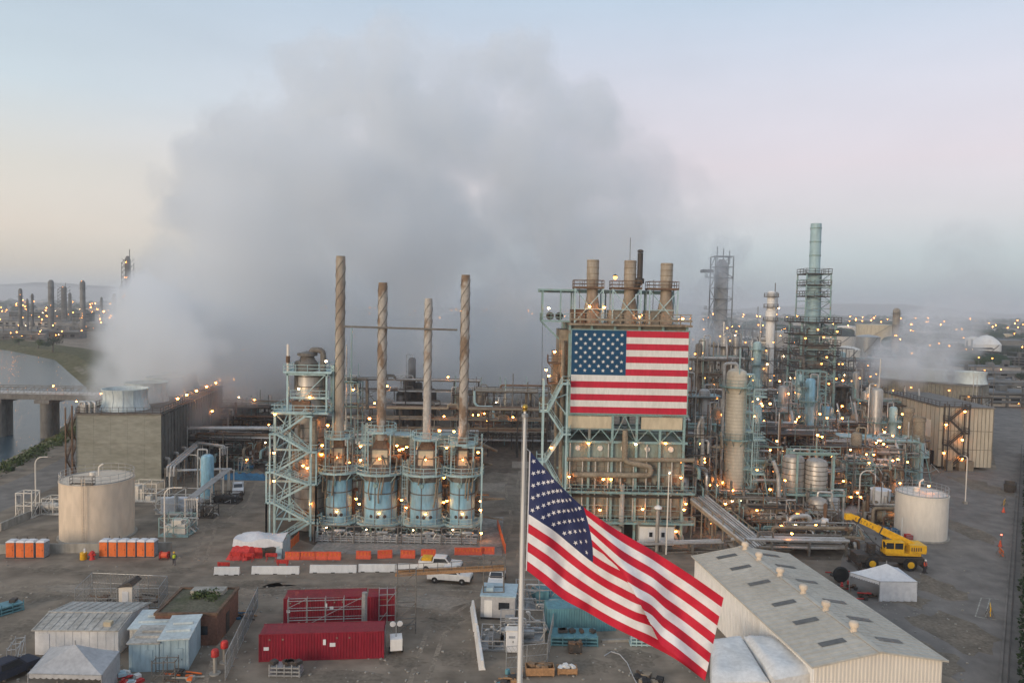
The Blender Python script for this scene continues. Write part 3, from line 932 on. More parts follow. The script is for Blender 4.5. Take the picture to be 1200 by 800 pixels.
for z in lin(3.2, Hc-1.5, 9): mb.box(wv-.02, wv+.06, .3, Lc, z, z+.12)
mb.build('side_louvre', M['tower_louvre'], ct)
MB().box(-wv-.2, wv+.2, -.25, Lc, Hc, Hc+.25).build('roof_deck', M['grey_steel'], ct)
MB().box(-wv-.6, wv+.6, -.6, Lc, 0, 1.38).build('basin', M['concrete'], ct)
MB().rail([(-wv, Lc, Hc+.25), (-wv, -.1, Hc+.25), (wv, -.1, Hc+.25), (wv, Lc, Hc+.25)], step=1.5, t=.07).build('railing', M['dark_steel'], ct)
fx_ = -1.0
for j, y in enumerate((6.0, 17.5, 29, 40)):
    mb = MB()
    prof = [(4.3,Hc+.26),(4.05,Hc+1.0),(3.75,Hc+2.2),(3.8,Hc+3.4),(4.1,Hc+4.2),(3.95,Hc+4.2),(3.62,Hc+3.3),(3.6,Hc+.5)]
    mb.lathe((fx_, y, 0), prof, 28)
    for i in range(14):
        a = 2*PI*i/14
        for (r0, z0), (r1, z1) in zip(prof[:4], prof[1:5]):
            mb.beam((fx_+math.cos(a)*(r0+.03), y+math.sin(a)*(r0+.03), z0), (fx_+math.cos(a)*(r1+.03), y+math.sin(a)*(r1+.03), z1), .1)
    fs_ = mb.build('fan_stack', M['fan_white'], ct)
    f_ = MB().tube((fx_, y, Hc+1.5), (fx_, y, Hc+2.1), .5)
    for i in range(6):
        a = 2*PI*i/6
        f_.beam((fx_, y, Hc+1.8), (fx_+math.cos(a)*3.4, y+math.sin(a)*3.4, Hc+1.9), .55, .06)
    f_.build('fan', M['grey_steel'], fs_)
mb = MB()
for x in (-wv-1.6, -wv-.5):
    for y in (-.5, 2.2): mb.box(x-.1, x+.1, y-.1, y+.1, 0, Hc+1.4)
for i in range(5):
    z0 = i*Hc/5
    mb.stair((-wv-1.1, -.4 if i % 2 == 0 else 2.1, z0), (-wv-1.1, 2.1 if i % 2 == 0 else -.4, z0+Hc/5), .8, (1,0))
mb.build('staircase', M['rust_steel'], ct)
mb = MB()
for x in (-wv+1.2, -wv+2.0, -wv+2.9):
    mb.pipe([(x, .8, Hc+.25), (x, .8, Hc+2.2), (x-1.2, 1.6, Hc+2.2), (x-1.2, 1.6, Hc+.3)], .22)
mb.box(-wv+.2, -wv+1.4, 1.2, 3, Hc+.25, Hc+1.7)
for i in range(7):
    y = 2 + i*5.2
    mb.pipe([(wv+.8, y, 0), (wv+.8, y, 5.2), (wv+.1, y, 5.2)], .3, 7)
mb.build('piping', M['silver_pipe'], ct)
for y in (9, 15, 22, 30, 38): lamp(ct, (wv+.3, y, Hc+1.9), .27)
lamp(ct, (wv+.5, 34, 9.5), .27)
# ------------------------------------------------------------------ tanks
def tank(label, pl, pr, pyb, pyt, mt='beige_shell', rail=True, ladder=True, name='storage_tank', cone=.06, lamps=(), hatch=True, ra=(0, 2*PI)):
    c_ = G((pl+pr)/2, pyb)
    r_ = (pr-pl)/2/FPX*c_.y*1.005
    yc = c_.y + r_
    r_ = (pr-pl)/2/FPX*yc*.945
    x0 = wx((pl+pr)/2, yc, pyb)
    h = wz((pl+pr)/2, pyt, yc - r_*.0)
    t = thing(name, label, 'storage tank', (x0, yc, 0))
    mb = MB().lathe((0,0,0), [(r_,0),(r_,h)], 48)
    for i in range(1, 4): mb.lathe((0,0,h*i/4), [(r_,0),(r_+.014,.01),(r_+.014,.05),(r_,.06)], 48)
    mb.build('shell', M[mt], t)
    MB().lathe((0,0,h), [(r_+.08,-.12),(r_+.08,.02),(r_*.98,.03),(.05,r_*cone+.03)], 48).build('roof', M[mt], t)
    MB().lathe((0,0,0), [(r_+.35,-.05),(r_+.35,.16),(r_,.16)], 48).build('base_ring', M['concrete'], t)
    if rail: MB().ring_rail((0,0,h+.03), r_-.05, 26, 1.15, ra[0], ra[1], t=.045).build('railing', M['galvanised'], t)
    if ladder:
        mb = MB().ladder((r_*.17, -r_*1.0-.16, .4), h+.7, cage=False, t=.06)
        mb.build('ladder', M[mt], t)
        mb = MB(); mb.box(-r_*.25, r_*.4, -r_*.97, -r_*.97+.7, h+.1, h+.16)
        mb.rail([(-r_*.25, -r_*.97, h+.16), (r_*.4, -r_*.97, h+.16), (r_*.4, -r_*.97+.7, h+.16), (-r_*.25, -r_*.97+.7, h+.16)], True, t=.06)
        mb.build('platform', M['grey_steel'], t)
    if hatch:
        mb = MB().lathe((-r_*.2, r_*.1, h), [(.4,0),(.4,.8),(.001,.85)], 12)
        mb.pipe([(-.1, .6, h), (-.1, .6, h+1.6), (.5, .6, h+2.0)], .12)
        mb.build('vent', M['white_metal'], t)
    for p in lamps: lamp(t, (p[0]*r_, p[1]*r_, h+p[2]), .2)
    return t, r_, h
tk, tr_, th_ = tank('large round beige tank with a railed flat top behind the orange toilets', 73, 156.5, 639, 560)
# low containment walls round the tank
def wall_run(name, label, pts, h, th, mt, cat='wall'):
    p0 = Vector((*pts[0], 0))
    t_ = MB()
    for a, b in zip(pts[:-1], pts[1:]):
        t_.beam((a[0], a[1], h/2), (b[0], b[1], h/2), th, h)
    return tag(t_.build(name, mt), label, cat)
qa, qb, qc, qd = G(-20, 655), G(192, 652), G(243, 612), G(262, 590)
wall_run('containment_wall', 'low stained concrete wall running behind the orange portable toilets', [(qa.x, qa.y+2.2), (qb.x, qb.y+2.2)], 1.3, .3, M['concrete'])
wall_run('containment_wall', 'low concrete wall closing the tank yard on the river road side', [(G(0,622).x, G(0,622).y), (G(66,594).x, G(66,594).y), (G(150,594).x, G(150,594).y)], 1.2, .3, M['concrete'])
# ------------------------------------------------------------------ portable toilets
def toilet(x, y, rz, label, group):
    t = thing('portable_toilet', label, 'portable toilet', (x, y, 0), rz, group)
    w_, d_, h_ = 1.12, 1.15, 2.1
    b_ = MB()
    b_.box(-w_/2, w_/2, 0, d_, .06, h_)
    for i in range(5):
        for sx_ in (-1, 1): b_.box(sx_*w_/2-.02, sx_*w_/2+.02, .12+i*.22, .2+i*.22, .2, h_-.1)
    b_.build('cabin', M['grey_plastic'], t)
    mb = MB().box(-.52, .52, -.045, 0, .12, 2.04)
    mb.box(-.32, .32, -.07, -.046, .3, .9); mb.box(-.32, .32, -.07, -.046, 1.05, 1.75)
    dr = mb.build('door', M['orange_plastic'], t)
    MB().box(.3, .4, -.11, -.072, 1.0, 1.1).build('handle', M['dark_steel'], dr)
    mb = MB().add([(-w_/2-.05,-.06,h_),(w_/2+.05,-.06,h_),(w_/2+.05,d_+.05,h_),(-w_/2-.05,d_+.05,h_),(-.4,.1,h_+.22),(.4,.1,h_+.22),(.4,d_-.1,h_+.22),(-.4,d_-.1,h_+.22)],
                  [(0,1,5,4),(1,2,6,5),(2,3,7,6),(3,0,4,7),(4,5,6,7),(3,2,1,0)])
    mb.build('roof', M['canvas_white'], t)
    MB().tube((.35, d_-.15, h_+.1), (.35, d_-.15, h_+.5), .05, 6).build('vent_pipe', M['dark_steel'], t)
    MB().box(-w_/2-.03, w_/2+.03, -.1, d_+.02, 0, .058).build('base', M['dark_steel'], t)
    return t
order = ['first', 'second', 'third', 'fourth', 'fifth', 'sixth']
for i, px in enumerate((12, 23.5, 34.5, 47)):
    p = G(px, 653.5); toilet(p.x, p.y, R(2 + (3, -4, 5, -2)[i]), 'orange-doored portable toilet, %s of the row of four by the levee road' % order[i], 'row of four portable toilets')
for i, px in enumerate((121, 132, 143, 154, 165, 176)):
    p = G(px, 652.5); toilet(p.x, p.y, R(-1 + (2, -3, 4, -1, -5, 3)[i]), 'orange-doored portable toilet, %s from the tank end in the row of six' % order[i], 'row of six portable toilets')
# small things near them
p = G(98, 655); t = thing('barrel', 'yellow barrel standing alone between the two toilet rows', 'barrel', p)
MB().lathe((0,0,0), [(.42,0),(.45,.05),(.43,.4),(.45,.45),(.43,.8),(.45,.85),(.42,.95),(.001,.96)], 14).build('body', M['yellow_paint'], t)
MB().lathe((.15,0,.95), [(.14,0),(.12,.5),(.001,.55)], 8).build('cap', M['white_paint'], t)
p = G(108, 655); t = thing('fire_hydrant', 'red fire hydrant post next to the yellow barrel', 'hydrant', p)
MB().lathe((0,0,0), [(.38,0),(.32,.1),(.26,.2),(.26,.8),(.36,.85),(.3,1.0),(.12,1.15),(.001,1.2)], 12).build('body', M['red_paint'], t)
for sx_ in (-1, 1): MB().tube((0,0,.62), (sx_*.45,0,.62), .13).build('outlet', M['red_paint'], t)
p = G(193, 655); t = thing('hose_reel', 'red hose reel cart at the foot of the curved lamp post', 'hose reel', p)
MB().hdrum((-.4,0,.6), (.4,0,.6), .4).build('drum', M['orange_red'], t)
for sx_ in (-1, 1): MB().lathe((0,0,0), [(.001,-.04),(.52,-.04),(.52,.04),(.001,.04)], 14).xform(Matrix.Translation((sx_*.5,0,.6)) @ Matrix.Rotation(PI/2, 4, 'Y')).build('flange', M['red_paint'], t)
MB().beam((-.6,-.3,0), (-.6,-.3,.9), .08).beam((.6,-.3,0), (.6,-.3,.9), .08).beam((-.6,.4,0), (-.6,0,.8), .08).beam((.6,.4,0), (.6,0,.8), .08).build('stand', M['dark_steel'], t)
def person(label, x, y, rz=0, vest='hivis', helmet='yellow_paint', step=.12):
    t = thing('person', label, 'person', (x, y, 0), rz)
    P = [(0,0,.93),(0,0,1.12),(0,0,1.38),(0,-.01,1.5),(0,-.02,1.62), (.10,0,.88),(.11,-step,.48),(.11,-step*.4,.08),(.11,-step*.4-.14,.04), (-.10,0,.88),(-.11,step*.5,.48),(-.11,step*1.4,.10),(-.11,step*1.4-.13,.05),
         (.20,0,1.40),(.26,.03,1.12),(.25,-.10,.88),(.25,-.14,.78), (-.20,0,1.40),(-.26,-.03,1.12),(-.25,-.08,.88),(-.25,-.11,.78), (0,-.02,1.72)]
    E = [(0,1),(1,2),(2,3),(3,4),(4,21),(0,5),(5,6),(6,7),(7,8),(0,9),(9,10),(10,11),(11,12),(2,13),(13,14),(14,15),(15,16),(2,17),(17,18),(18,19),(19,20)]
    rad = [.16,.15,.17,.065,.10,.10,.075,.05,.045,.10,.075,.05,.045,.075,.05,.04,.045,.075,.05,.04,.045,.085]
    me = bpy.data.meshes.new('body'); me.from_pydata(P, E, [])
    ob = bpy.data.objects.new('body', me); S.collection.objects.link(ob); ob.parent = t
    sk = ob.modifiers.new('skin', 'SKIN')
    for i, r_ in enumerate(rad):
        me.skin_vertices[0].data[i].radius = (r_, r_*.82 if i < 3 else r_)
    me.skin_vertices[0].data[0].use_root = True
    sb = ob.modifiers.new('sub', 'SUBSURF'); sb.levels = sb.render_levels = 1
    me.materials.append(M['cloth_dark'])
    MB().lathe((0,0,0), [(.17,.98),(.205,1.05),(.21,1.3),(.19,1.42),(.08,1.48)], 12).build('vest', M[vest], t)
    MB().lathe((0,-.02,1.70), [(.16,0),(.125,.02),(.12,.08),(.07,.15),(.001,.17)], 12).build('helmet', M[helmet], t)
    MB().ball((0,-.035,1.665), .105, 10, 8, 1.15).build('face', M['skin'], t)
    return t
p = G(204, 662); person('worker in a yellow-green safety suit standing by the red hose reel', p.x, p.y, .4)
p = G(1084, 671); person('worker in an orange vest standing behind the yellow crane', p.x, p.y, 1.2, 'orange_red', 'white_paint')
# ------------------------------------------------------------------ street lamps
gooseneck('curved white lamp post on the river road side of the beige tank', 42, 597, 535, 2.2)
gooseneck('curved white lamp post beside the red hose reel', 193, 641, 571, 2.6)
gooseneck('curved white lamp post in front of the pale blue vertical vessel', 235, 568, 533, -3.4)
gooseneck('curved white lamp post between the yellow crane and the pipe structures', 1006, 603, 551, 2.4)
gooseneck('tall white lamp post standing in the road before the tan cooling tower', 1131, 590, 534, -.9)
# ------------------------------------------------------------------ pipes and skids on the river side of the tower
def gantry(label, pts, h, seed, n=4, r=.13, fm='white_metal', name='pipe_gantry'):
    rg = random.Random(seed)
    o_ = Vector((pts[0][0], pts[0][1], 0))
    t = thing(name, label, 'pipe gantry', o_)
    mb, st = MB(), MB()
    for i in range(n):
        path = []
        for j, p in enumerate(pts):
            d = Vector(pts[min(j+1, len(pts)-1)]) - Vector(pts[max(j-1, 0)])
            d = Vector((d.x, d.y, 0)).normalized()
            s_ = Vector((-d.y, d.x, 0))*((i-(n-1)/2)*r*2.7)
            path.append((p[0]-o_.x+s_.x, p[1]-o_.y+s_.y, h+r))
        path = [(path[0][0], path[0][1], .3)] + path + [(path[-1][0], path[-1][1], h-1.5)]
        mb.pipe(path, r, 7)
    mb.build('piping', M['silver_pipe'], t)
    for a, b in zip(pts[:-1], pts[1:]):
        L_ = math.hypot(b[0]-a[0], b[1]-a[1])
        for q_ in lin(0, 1, max(2, int(L_/6)+1)):
            x, y = a[0]+(b[0]-a[0])*q_-o_.x, a[1]+(b[1]-a[1])*q_-o_.y
            d = Vector((b[0]-a[0], b[1]-a[1], 0)).normalized(); s_ = Vector((-d.y, d.x, 0))*.9
            st.beam((x+s_.x, y+s_.y, 0), (x+s_.x, y+s_.y, h), .16); st.beam((x-s_.x, y-s_.y, 0), (x-s_.x, y-s_.y, h), .16)
            st.beam((x-s_.x*1.2, y-s_.y*1.2, h-.1), (x+s_.x*1.2, y+s_.y*1.2, h-.1), .18)
    st.build('steel_frame', M[fm], t)
    return t
za = 4.2
A_, B_, C_ = G(200, 552, za), G(268, 550, za), G(224, 584, za)
gantry('white pipe gantry crossing in front of the cooling tower and turning towards the tank', [(A_.x, A_.y), (B_.x, B_.y), (C_.x, C_.y)], za, 3)
za = 5.5
A_, B_ = G(250, 505, za), G(200, 548, za)
gantry('long pair of pipes on posts running back alongside the cooling tower wall', [(A_.x, A_.y), (B_.x, B_.y)], za, 4, 3, .2, 'grey_steel')
A_, B_ = G(214, 503, 8), G(330, 503, 8)
gantry('long overhead pipes bridging from the cooling tower to the stair tower', [(A_.x, A_.y), (B_.x, B_.y)], 8, 5, 3, .28, 'grey_steel')
A_, B_ = G(233, 520, 6), G(262, 524, 6)
gantry('tall looped white pipe frame behind the pale blue vessel', [(A_.x, A_.y), (B_.x, B_.y)], 6, 6, 2, .22)
column('pale blue vertical vessel standing among pipes beside the cooling tower', 243, G(243, 583).y, 2.2, 2.0, 7.2, 'blue_shell', (), 1, 'vessel', .0, lamps=0, py=560, cat='vessel')
def skid(label, px, py, w, d, h, seed, fm='teal_steel', bm='white_metal', name='equipment_skid', rz=0.0, nb=3, npipe=7):
    rg = random.Random(seed)
    p = G(px, py)
    t = thing(name, label, 'equipment skid', p, rz)
    mb = frame_mb(lin(-w/2, w/2, 3), [0, d], [h*.5, h], .12, rg=rg, fr=.25)
    mb.box(-w/2-.1, w/2+.1, -.1, d+.1, 0, .18)
    mb.build('frame', M[fm], t)
    mb = MB()
    for i in range(nb):
        a, b, c = rg.uniform(.6, w*.34), rg.uniform(.6, d*.6), rg.uniform(.5, h*.8)
        x, y = rg.uniform(-w/2+a/2, w/2-a/2), rg.uniform(b/2, max(b/2+.01, d-b/2))
        if rg.random() < .5: mb.cbox((x, y, .18+c/2), (a, b, c))
        else: mb.hdrum((x-a, y, .3+c/2), (x+a, y, .3+c/2), c/2*.8)
    mb.build('machine', M[bm], t)
    mb = MB()
    for i in range(npipe):
        x, y = rg.uniform(-w/2, w/2), rg.uniform(-.2, d); z = rg.uniform(.5, h)
        mb.pipe([(x, y, .2), (x, y, z), (x+rg.uniform(-w/2, w/2), y, z), (x+rg.uniform(-w/3, w/3), y, .3)], rg.choice([.05,.08,.11]), 6)
    mb.build('piping', M['silver_pipe'], t)
    return t
skid('pale blue steel skid with pumps beside the curved lamp post', 203, 629, 4.2, 3.0, 2.8, 3)
skid('white boxed filter skid with crowded pipework behind the pale blue skid', 205, 603, 6.2, 4.0, 3.4, 8, 'white_metal', 'canvas_white', nb=9, npipe=12)
skid('low white pump skid on the river road side of the beige tank', 62, 603, 3.6, 2.4, 2.6, 9, 'white_metal', 'white_metal', nb=3)
skid('white pipe manifold by the wall in the corner of the tank yard', 28, 607, 2.5, 2, 4.0, 10, 'white_metal', 'grey_steel', nb=1, npipe=6)
skid('white pump boxes showing behind the beige tank', 168, 588, 4.5, 3, 3.2, 12, 'white_metal', 'white_metal', nb=5)
skid('dark heap of valves and hoses on the dirt beyond the pale blue skid', 262, 590, 4.6, 2.6, 1.6, 14, 'dark_steel', 'dark_steel', nb=8, npipe=14)
skid('dark machinery skid on the river side of the junk heap by the pipe gantry', 238, 607, 3.2, 2.2, 1.9, 15, 'dark_steel', 'grey_steel', nb=5, npipe=8)
skid('blue covered pump set behind the blue tarpaulins', 283, 553, 3.0, 2.5, 3.0, 16, 'teal_steel', 'blue_tarp', nb=4)
p = G(285, 561); t = MB()
rg = random.Random(8)
n_ = 14
vs = [(-4.6+9.2*i/n_, 2.2*j/4-1.1, (.25+1.0*math.exp(-((j-2)/1.4)**2)*(.7+.5*rg.random())) if 0 < j < 4 and 0 < i < n_ else .02) for i in range(n_+1) for j in range(5)]
t.add(vs, [(i*5+j, (i+1)*5+j, (i+1)*5+j+1, i*5+j+1) for i in range(n_) for j in range(4)])
ob = t.build('tarpaulin', M['blue_tarp'], sharp=60); ob.location = p
tag(ob, 'bright blue tarpaulin over a low stack at the end of the white pipe gantry', 'tarpaulin')
# ------------------------------------------------------------------ far left refinery beyond the river
def far_column(label, px, pyt, Y, dia, mt='far_grey', lamps=2, lattice=False, z0=0, cat='column', name='distant_column', group=None):
    x0 = wx(px, Y, 360); h = wz(px, pyt, Y)
    t = thing(name, label, cat, (x0, Y, 0), 0, group)
    r_ = dia/2
    mb = MB().lathe((0,0,0), [(r_*1.1,0),(r_,h*.1),(r_,h*.96),(r_*.5,h),(.05,h)], 12)
    mb.build('shell', M[mt], t)
    mb = MB()
    for i in range(int(h/9)):
        z = 7 + i*9
        mb.lathe((0,0,z), [(r_,0),(r_+1.1,0),(r_+1.1,.25),(r_,.25)], 10)
        mb.lathe((0,0,z+1.1), [(r_+1.0,0),(r_+1.15,0),(r_+1.15,.15),(r_+1.0,.15)], 10)
    if lattice:
        for sx_ in (-1, 1):
            for sy_ in (-1, 1):
                mb.beam((sx_*r_*1.7, sy_*r_*1.7, 0), (sx_*r_*1.5, sy_*r_*1.5, h*.92), .4)
        for i in range(int(h/4)):
            z = i*4
            for sx_ in (-1, 1):
                mb.beam((sx_*r_*1.65, -r_*1.65, z), (-sx_*r_*1.65, -r_*1.65, z+4), .25)
                mb.beam((sx_*r_*1.65, -r_*1.65, z), (sx_*r_*1.65, r_*1.65, z+4), .25)
            mb.beam((-r_*1.65, -r_*1.65, z), (r_*1.65, -r_*1.65, z), .25)
        mb.tube((r_*.7,0,h*.9), (r_*.7,0,h*1.08), .3, 6)
        mb.cbox((-r_*.9, 0, h*.95), (r_*1.6, r_, .4))
    mb.build('platform', M['far_grey'] if mt != 'far_dark' else M['far_dark'], t)
    rg = random.Random(int(px*31))
    for i in range(lamps):
        lamp(t, (rg.choice([-1,1])*(r_+.6)*rg.uniform(0,1), -r_-1.2, h*rg.uniform(.25, 1.0)), Y*.00042)
    return t
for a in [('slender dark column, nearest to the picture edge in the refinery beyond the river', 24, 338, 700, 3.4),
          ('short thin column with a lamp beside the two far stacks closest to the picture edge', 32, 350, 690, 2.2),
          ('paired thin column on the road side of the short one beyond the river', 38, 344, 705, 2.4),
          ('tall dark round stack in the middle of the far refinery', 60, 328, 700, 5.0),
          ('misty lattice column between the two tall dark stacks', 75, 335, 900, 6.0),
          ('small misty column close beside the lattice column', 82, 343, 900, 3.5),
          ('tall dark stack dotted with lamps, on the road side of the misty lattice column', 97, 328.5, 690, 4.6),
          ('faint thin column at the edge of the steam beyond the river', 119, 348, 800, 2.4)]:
    far_column(*a, 'far_grey', 5 if a[1] == 97 else 1, lattice=a[1] in (75,))  # far columns grey instead of dark: haze is put into their colour
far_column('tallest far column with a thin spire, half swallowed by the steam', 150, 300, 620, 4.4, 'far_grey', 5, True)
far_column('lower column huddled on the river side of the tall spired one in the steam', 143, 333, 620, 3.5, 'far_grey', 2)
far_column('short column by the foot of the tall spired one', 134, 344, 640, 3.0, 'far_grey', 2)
def far_block(label, px, pyb, w, d, h, mt, seed, lamps=4, name='distant_plant_building', cat='building', Y=None, lw=True):
    rg = random.Random(seed)
    if Y is None: Y = G(px, pyb).y
    t = thing(name, label, cat, (wx(px, Y, pyb), Y, 0))
    MB().box(-w/2, w/2, 0, d, 0, h).build('wall', M[mt], t)
    mb = MB().box(-w/2-.4, w/2+.4, -.4, d+.4, h+.01, h+.5)
    for i in range(3):
        x = rg.uniform(-w*.4, w*.4); mb.box(x-1.5, x+1.5, d*.3, d*.5, h+.51, h+rg.uniform(1.5, 4))
    mb.build('roof', M['far_grey'], t)
    mb = MB()
    for i in range(int(w/7)):
        mb.box(-w/2+2+i*7, -w/2+5.5+i*7, -.12, -.02, h*.2, h*.7)
    mb.build_each('opening', M['dark_void'], t)
    mb = MB()
    for i in range(5):
        z = h*rg.uniform(.2, 1.1)
        mb.tube((-w/2-8, -1-i, z), (w/2+8, -1-i, z), .4, 6)
        x = rg.uniform(-w/2, w/2); mb.tube((x, -2, 0), (x, -2, h*rg.uniform(.8, 1.6)), .5, 6)
    mb.build('piping', M['far_grey'], t)
    for i in range(lamps):
        lamp(t, (rg.uniform(-w*.6, w*.6), -3.5, h*rg.uniform(.3, 1.15)), Y*.00045, 'lamp_warm' if rg.random() < .8 else 'lamp_white')
    return t
for i, a in enumerate([('long dark shed under the far stacks beyond the river', 55, 376, 110, 25, 13, 'far_dark', 3, 8),
          ('pale lamplit process building on the bank beyond the river', 35, 385, 70, 18, 9, 'far_light', 4, 7),
          ('low grey building close above the grassy bank by the picture edge', 8, 398, 50, 14, 7, 'far_grey', 5, 5),
          ('low building with a lit doorway above the dark bankside tree', 62, 396, 44, 12, 6, 'far_grey', 6, 6),
          ('long low store building between the bank and the steam', 92, 388, 46, 14, 8, 'far_grey', 7, 7),
          ('wide pale shed furthest back in the refinery beyond the river', 95, 368, 110, 20, 12, 'far_light', 8, 9)]):
    far_block(*a)
p = G(62, 412); tree('dark round tree on the grassy bank across the river', p.x, p.y, 11, 6.5, M['leaf_dark'], 3)
p = G(45, 408); tree('low scrubby tree on the river side of the dark round one on the bank', p.x, p.y, 6, 5, M['leaf_mid'], 4)
p = G(22, 404); tree('small tree on the bank near the picture edge', p.x, p.y, 5, 5, M['leaf_mid'], 6)
# ------------------------------------------------------------------ four heaters with tall stacks
def heater(label, pc, pl, pr, py_top, rs, smat, strake=(.45, 1.0), seed=0, ztop_plat=14.2, cwf=.5):
    rg = random.Random(seed)
    Yf = 111.0
    x0 = wx(pc, Yf, 590)
    rb = (pr-pl)/2/FPX*Yf
    zs = wz(pc, py_top, Yf)
    t = thing('fired_heater', label, 'fired heater', (x0, Yf, 0), 0, 'row of four blue heaters with tall stacks')
    zb = 9.4
    mb = MB().lathe((0,0,0), [(rb*.96,1.6),(rb,1.65),(rb,zb)], 40)
    mb.build('shell', M['blue_shell'], t)
    mb = MB()
    for z in (1.7, 4.3, 6.6, 8.9):
        mb.lathe((0,0,z), [(rb-.02,0),(rb+.07,0),(rb+.07,.16),(rb-.02,.16)], 40)
    for i in range(6):
        a = 2*PI*i/6+.35
        mb.beam((math.cos(a)*(rb+.03), math.sin(a)*(rb+.03), 1.7), (math.cos(a)*(rb+.03), math.sin(a)*(rb+.03), zb), .12)
    mb.lathe((0,0,zb), [(rb+.06,-.9),(rb+.09,-.86),(rb+.09,0),(rb,.02)], 40)
    mb.build('band', M['grey_steel'], t)
    mb = MB()
    for i in range(8):
        a = 2*PI*i/8+.2
        mb.tube((math.cos(a)*rb*.85, math.sin(a)*rb*.85, .1), (math.cos(a)*rb*.85, math.sin(a)*rb*.85, 1.6), .16, 8)
    mb.build('leg', M['teal_steel'], t)
    for z, R_, ex in ((2.0, rb+1.25, .0), (zb+.15, rb+1.35, .0)):
        pl_ = MB().lathe((0,0,z), [(rb+.1,0),(R_,0),(R_,.14),(rb+.1,.14)], 12)
        for i in range(8):
            a = 2*PI*i/8
            pl_.beam((math.cos(a)*(rb+.1), math.sin(a)*(rb+.1), z-1.2), (math.cos(a)*(R_-.1), math.sin(a)*(R_-.1), z-.05), .12)
        pl_.build('platform', M['teal_pale'], t)
        MB().ring_rail((0,0,z+.14), R_-.06, 12, 1.15, t=.075).build('railing', M['teal_pale'], t)
    # convection box and breeching up to the stack
    cw = rb*cwf
    mb = MB().lathe((0,0,zb+.1), [(rb*.98,0),(rb*.9,.25),(cw*1.2,1.2),(cw*1.2,1.25)], 24)
    mb.build('roof', M['grey_steel'], t)
    mb = MB().box(-cw, cw, -cw, cw, zb+1.3, zb+3.7)
    mb.build('convection_box', M['cream_panel'], t)
    mb = MB()
    for z in (zb+1.3, zb+2.4, zb+3.66):
        mb.box(-cw-.1, cw+.1, -cw-.1, cw+.1, z, z+.14)
    for sx_ in (-1, 1):
        for sy_ in (-1, 1): mb.box(sx_*(cw+.05)-.1, sx_*(cw+.05)+.1, sy_*(cw+.05)-.1, sy_*(cw+.05)+.1, zb+1.2, zb+3.8)
    mb.build('stiffener', M['grey_steel'], t)
    z2 = zb+3.82
    MB().add([(-cw,-cw,z2),(cw,-cw,z2),(cw,cw,z2),(-cw,cw,z2),(-rs,-rs,z2+1.3),(rs,-rs,z2+1.3),(rs,rs,z2+1.3),(-rs,rs,z2+1.3)],
             [(0,1,5,4),(1,2,6,5),(2,3,7,6),(3,0,4,7),(4,5,6,7)]).build('breeching', M['rust_steel'], t)
    mb = MB().lathe((0,0,0), [(rs*1.25,z2+1.2),(rs*1.25,z2+1.7),(rs*1.05,z2+2.2),(rs,z2+2.6),(rs,zs-.6),(rs*.93,zs-.1),(rs*.95,zs),(rs*.8,zs),(rs*.8,zs-2)], 24)
    st = mb.build('stack', M[smat], t)
    mb = MB()
    for k_ in range(3):
        pts = []
        for i in range(90):
            z = zs*strake[0] + (zs*strake[1]-.7-zs*strake[0])*i/89
            a = 2*PI*(z/ (rs*9.5)) + 2*PI*k_/3
            pts.append((math.cos(a)*(rs+.015), math.sin(a)*(rs+.015), z))
        mb.path(pts, .045, 5)
    mb.build('strake', M['dark_steel'] if smat != 'stack_grey' else M['grey_steel'], st)
    mb = MB()
    for z in lin(z2+6, zs-2, 5): mb.lathe((0,0,z), [(rs,0),(rs+.05,0),(rs+.05,.12),(rs,.12)], 24)
    mb.build('flange', M[smat], st)
    R_ = rs + 1.6
    pl_ = MB().lathe((0,0,ztop_plat), [(rs*1.3,0),(R_,0),(R_,.12),(rs*1.3,.12)], 10)
    pl_.build('platform', M['teal_pale'], t)
    MB().ring_rail((0,0,ztop_plat+.12), R_-.06, 10, 1.15, t=.075).build('railing', M['teal_pale'], t)
    mb = MB()
    for sx_ in (-1, 1):
        for sy_ in (-1, 1):
            mb.box(sx_*R_*.72-.08, sx_*R_*.72+.08, sy_*R_*.72-.08, sy_*R_*.72+.08, zb+.3, ztop_plat)
    mb.ladder((-cw-.7, -rb*.7, zb+.3), ztop_plat-zb+1.0, (0,-1), cage=True)
    mb.build('ladder', M['teal_pale'], t)
    pm = MB(); pr_ = MB()
    for i in range(9):
        x = rg.uniform(-rb, rb); y = -rb-rg.uniform(-.2, 1.6); z = rg.uniform(.6, 1.7)
        pm.pipe([(x, y, .15), (x, y, z), (x+rg.uniform(-1.5,1.5), y, z), (x+rg.uniform(-1.5,1.5), y+.9, z)], rg.choice([.09,.12,.16]), 7)
    pm.tube((-rb-.6, -rb-1.0, 1.0), (rb+.6, -rb-1.0, 1.0), .16, 8)
    pm.tube((-rb-.6, -rb-1.5, .55), (rb+.6, -rb-1.5, .55), .13, 8)
    pm.cbox((-.6, -rb-.9, .4), (1.1, .7, .6)); pm.hdrum((.2, -rb-1.3, 1.35), (1.7, -rb-1.3, 1.35), .26)
    for i in range(5):
        a = rg.uniform(-PI, 0)
        pr_.pipe([(math.cos(a)*(rb+.2), math.sin(a)*(rb+.2), zb-rg.uniform(0,5)), (math.cos(a)*(rb+.6), math.sin(a)*(rb+.6), zb-rg.uniform(0,4)), (math.cos(a+.2)*(rb+.6), math.sin(a+.2)*(rb+.6), zb+rg.uniform(1,3)), (math.cos(a+.2)*cw, math.sin(a+.2)*cw, zb+rg.uniform(1.6,3))], .12, 6)
    pm.build('burner_piping', M['silver_pipe'], t); pr_.build('piping', M['tan_steel'], t)
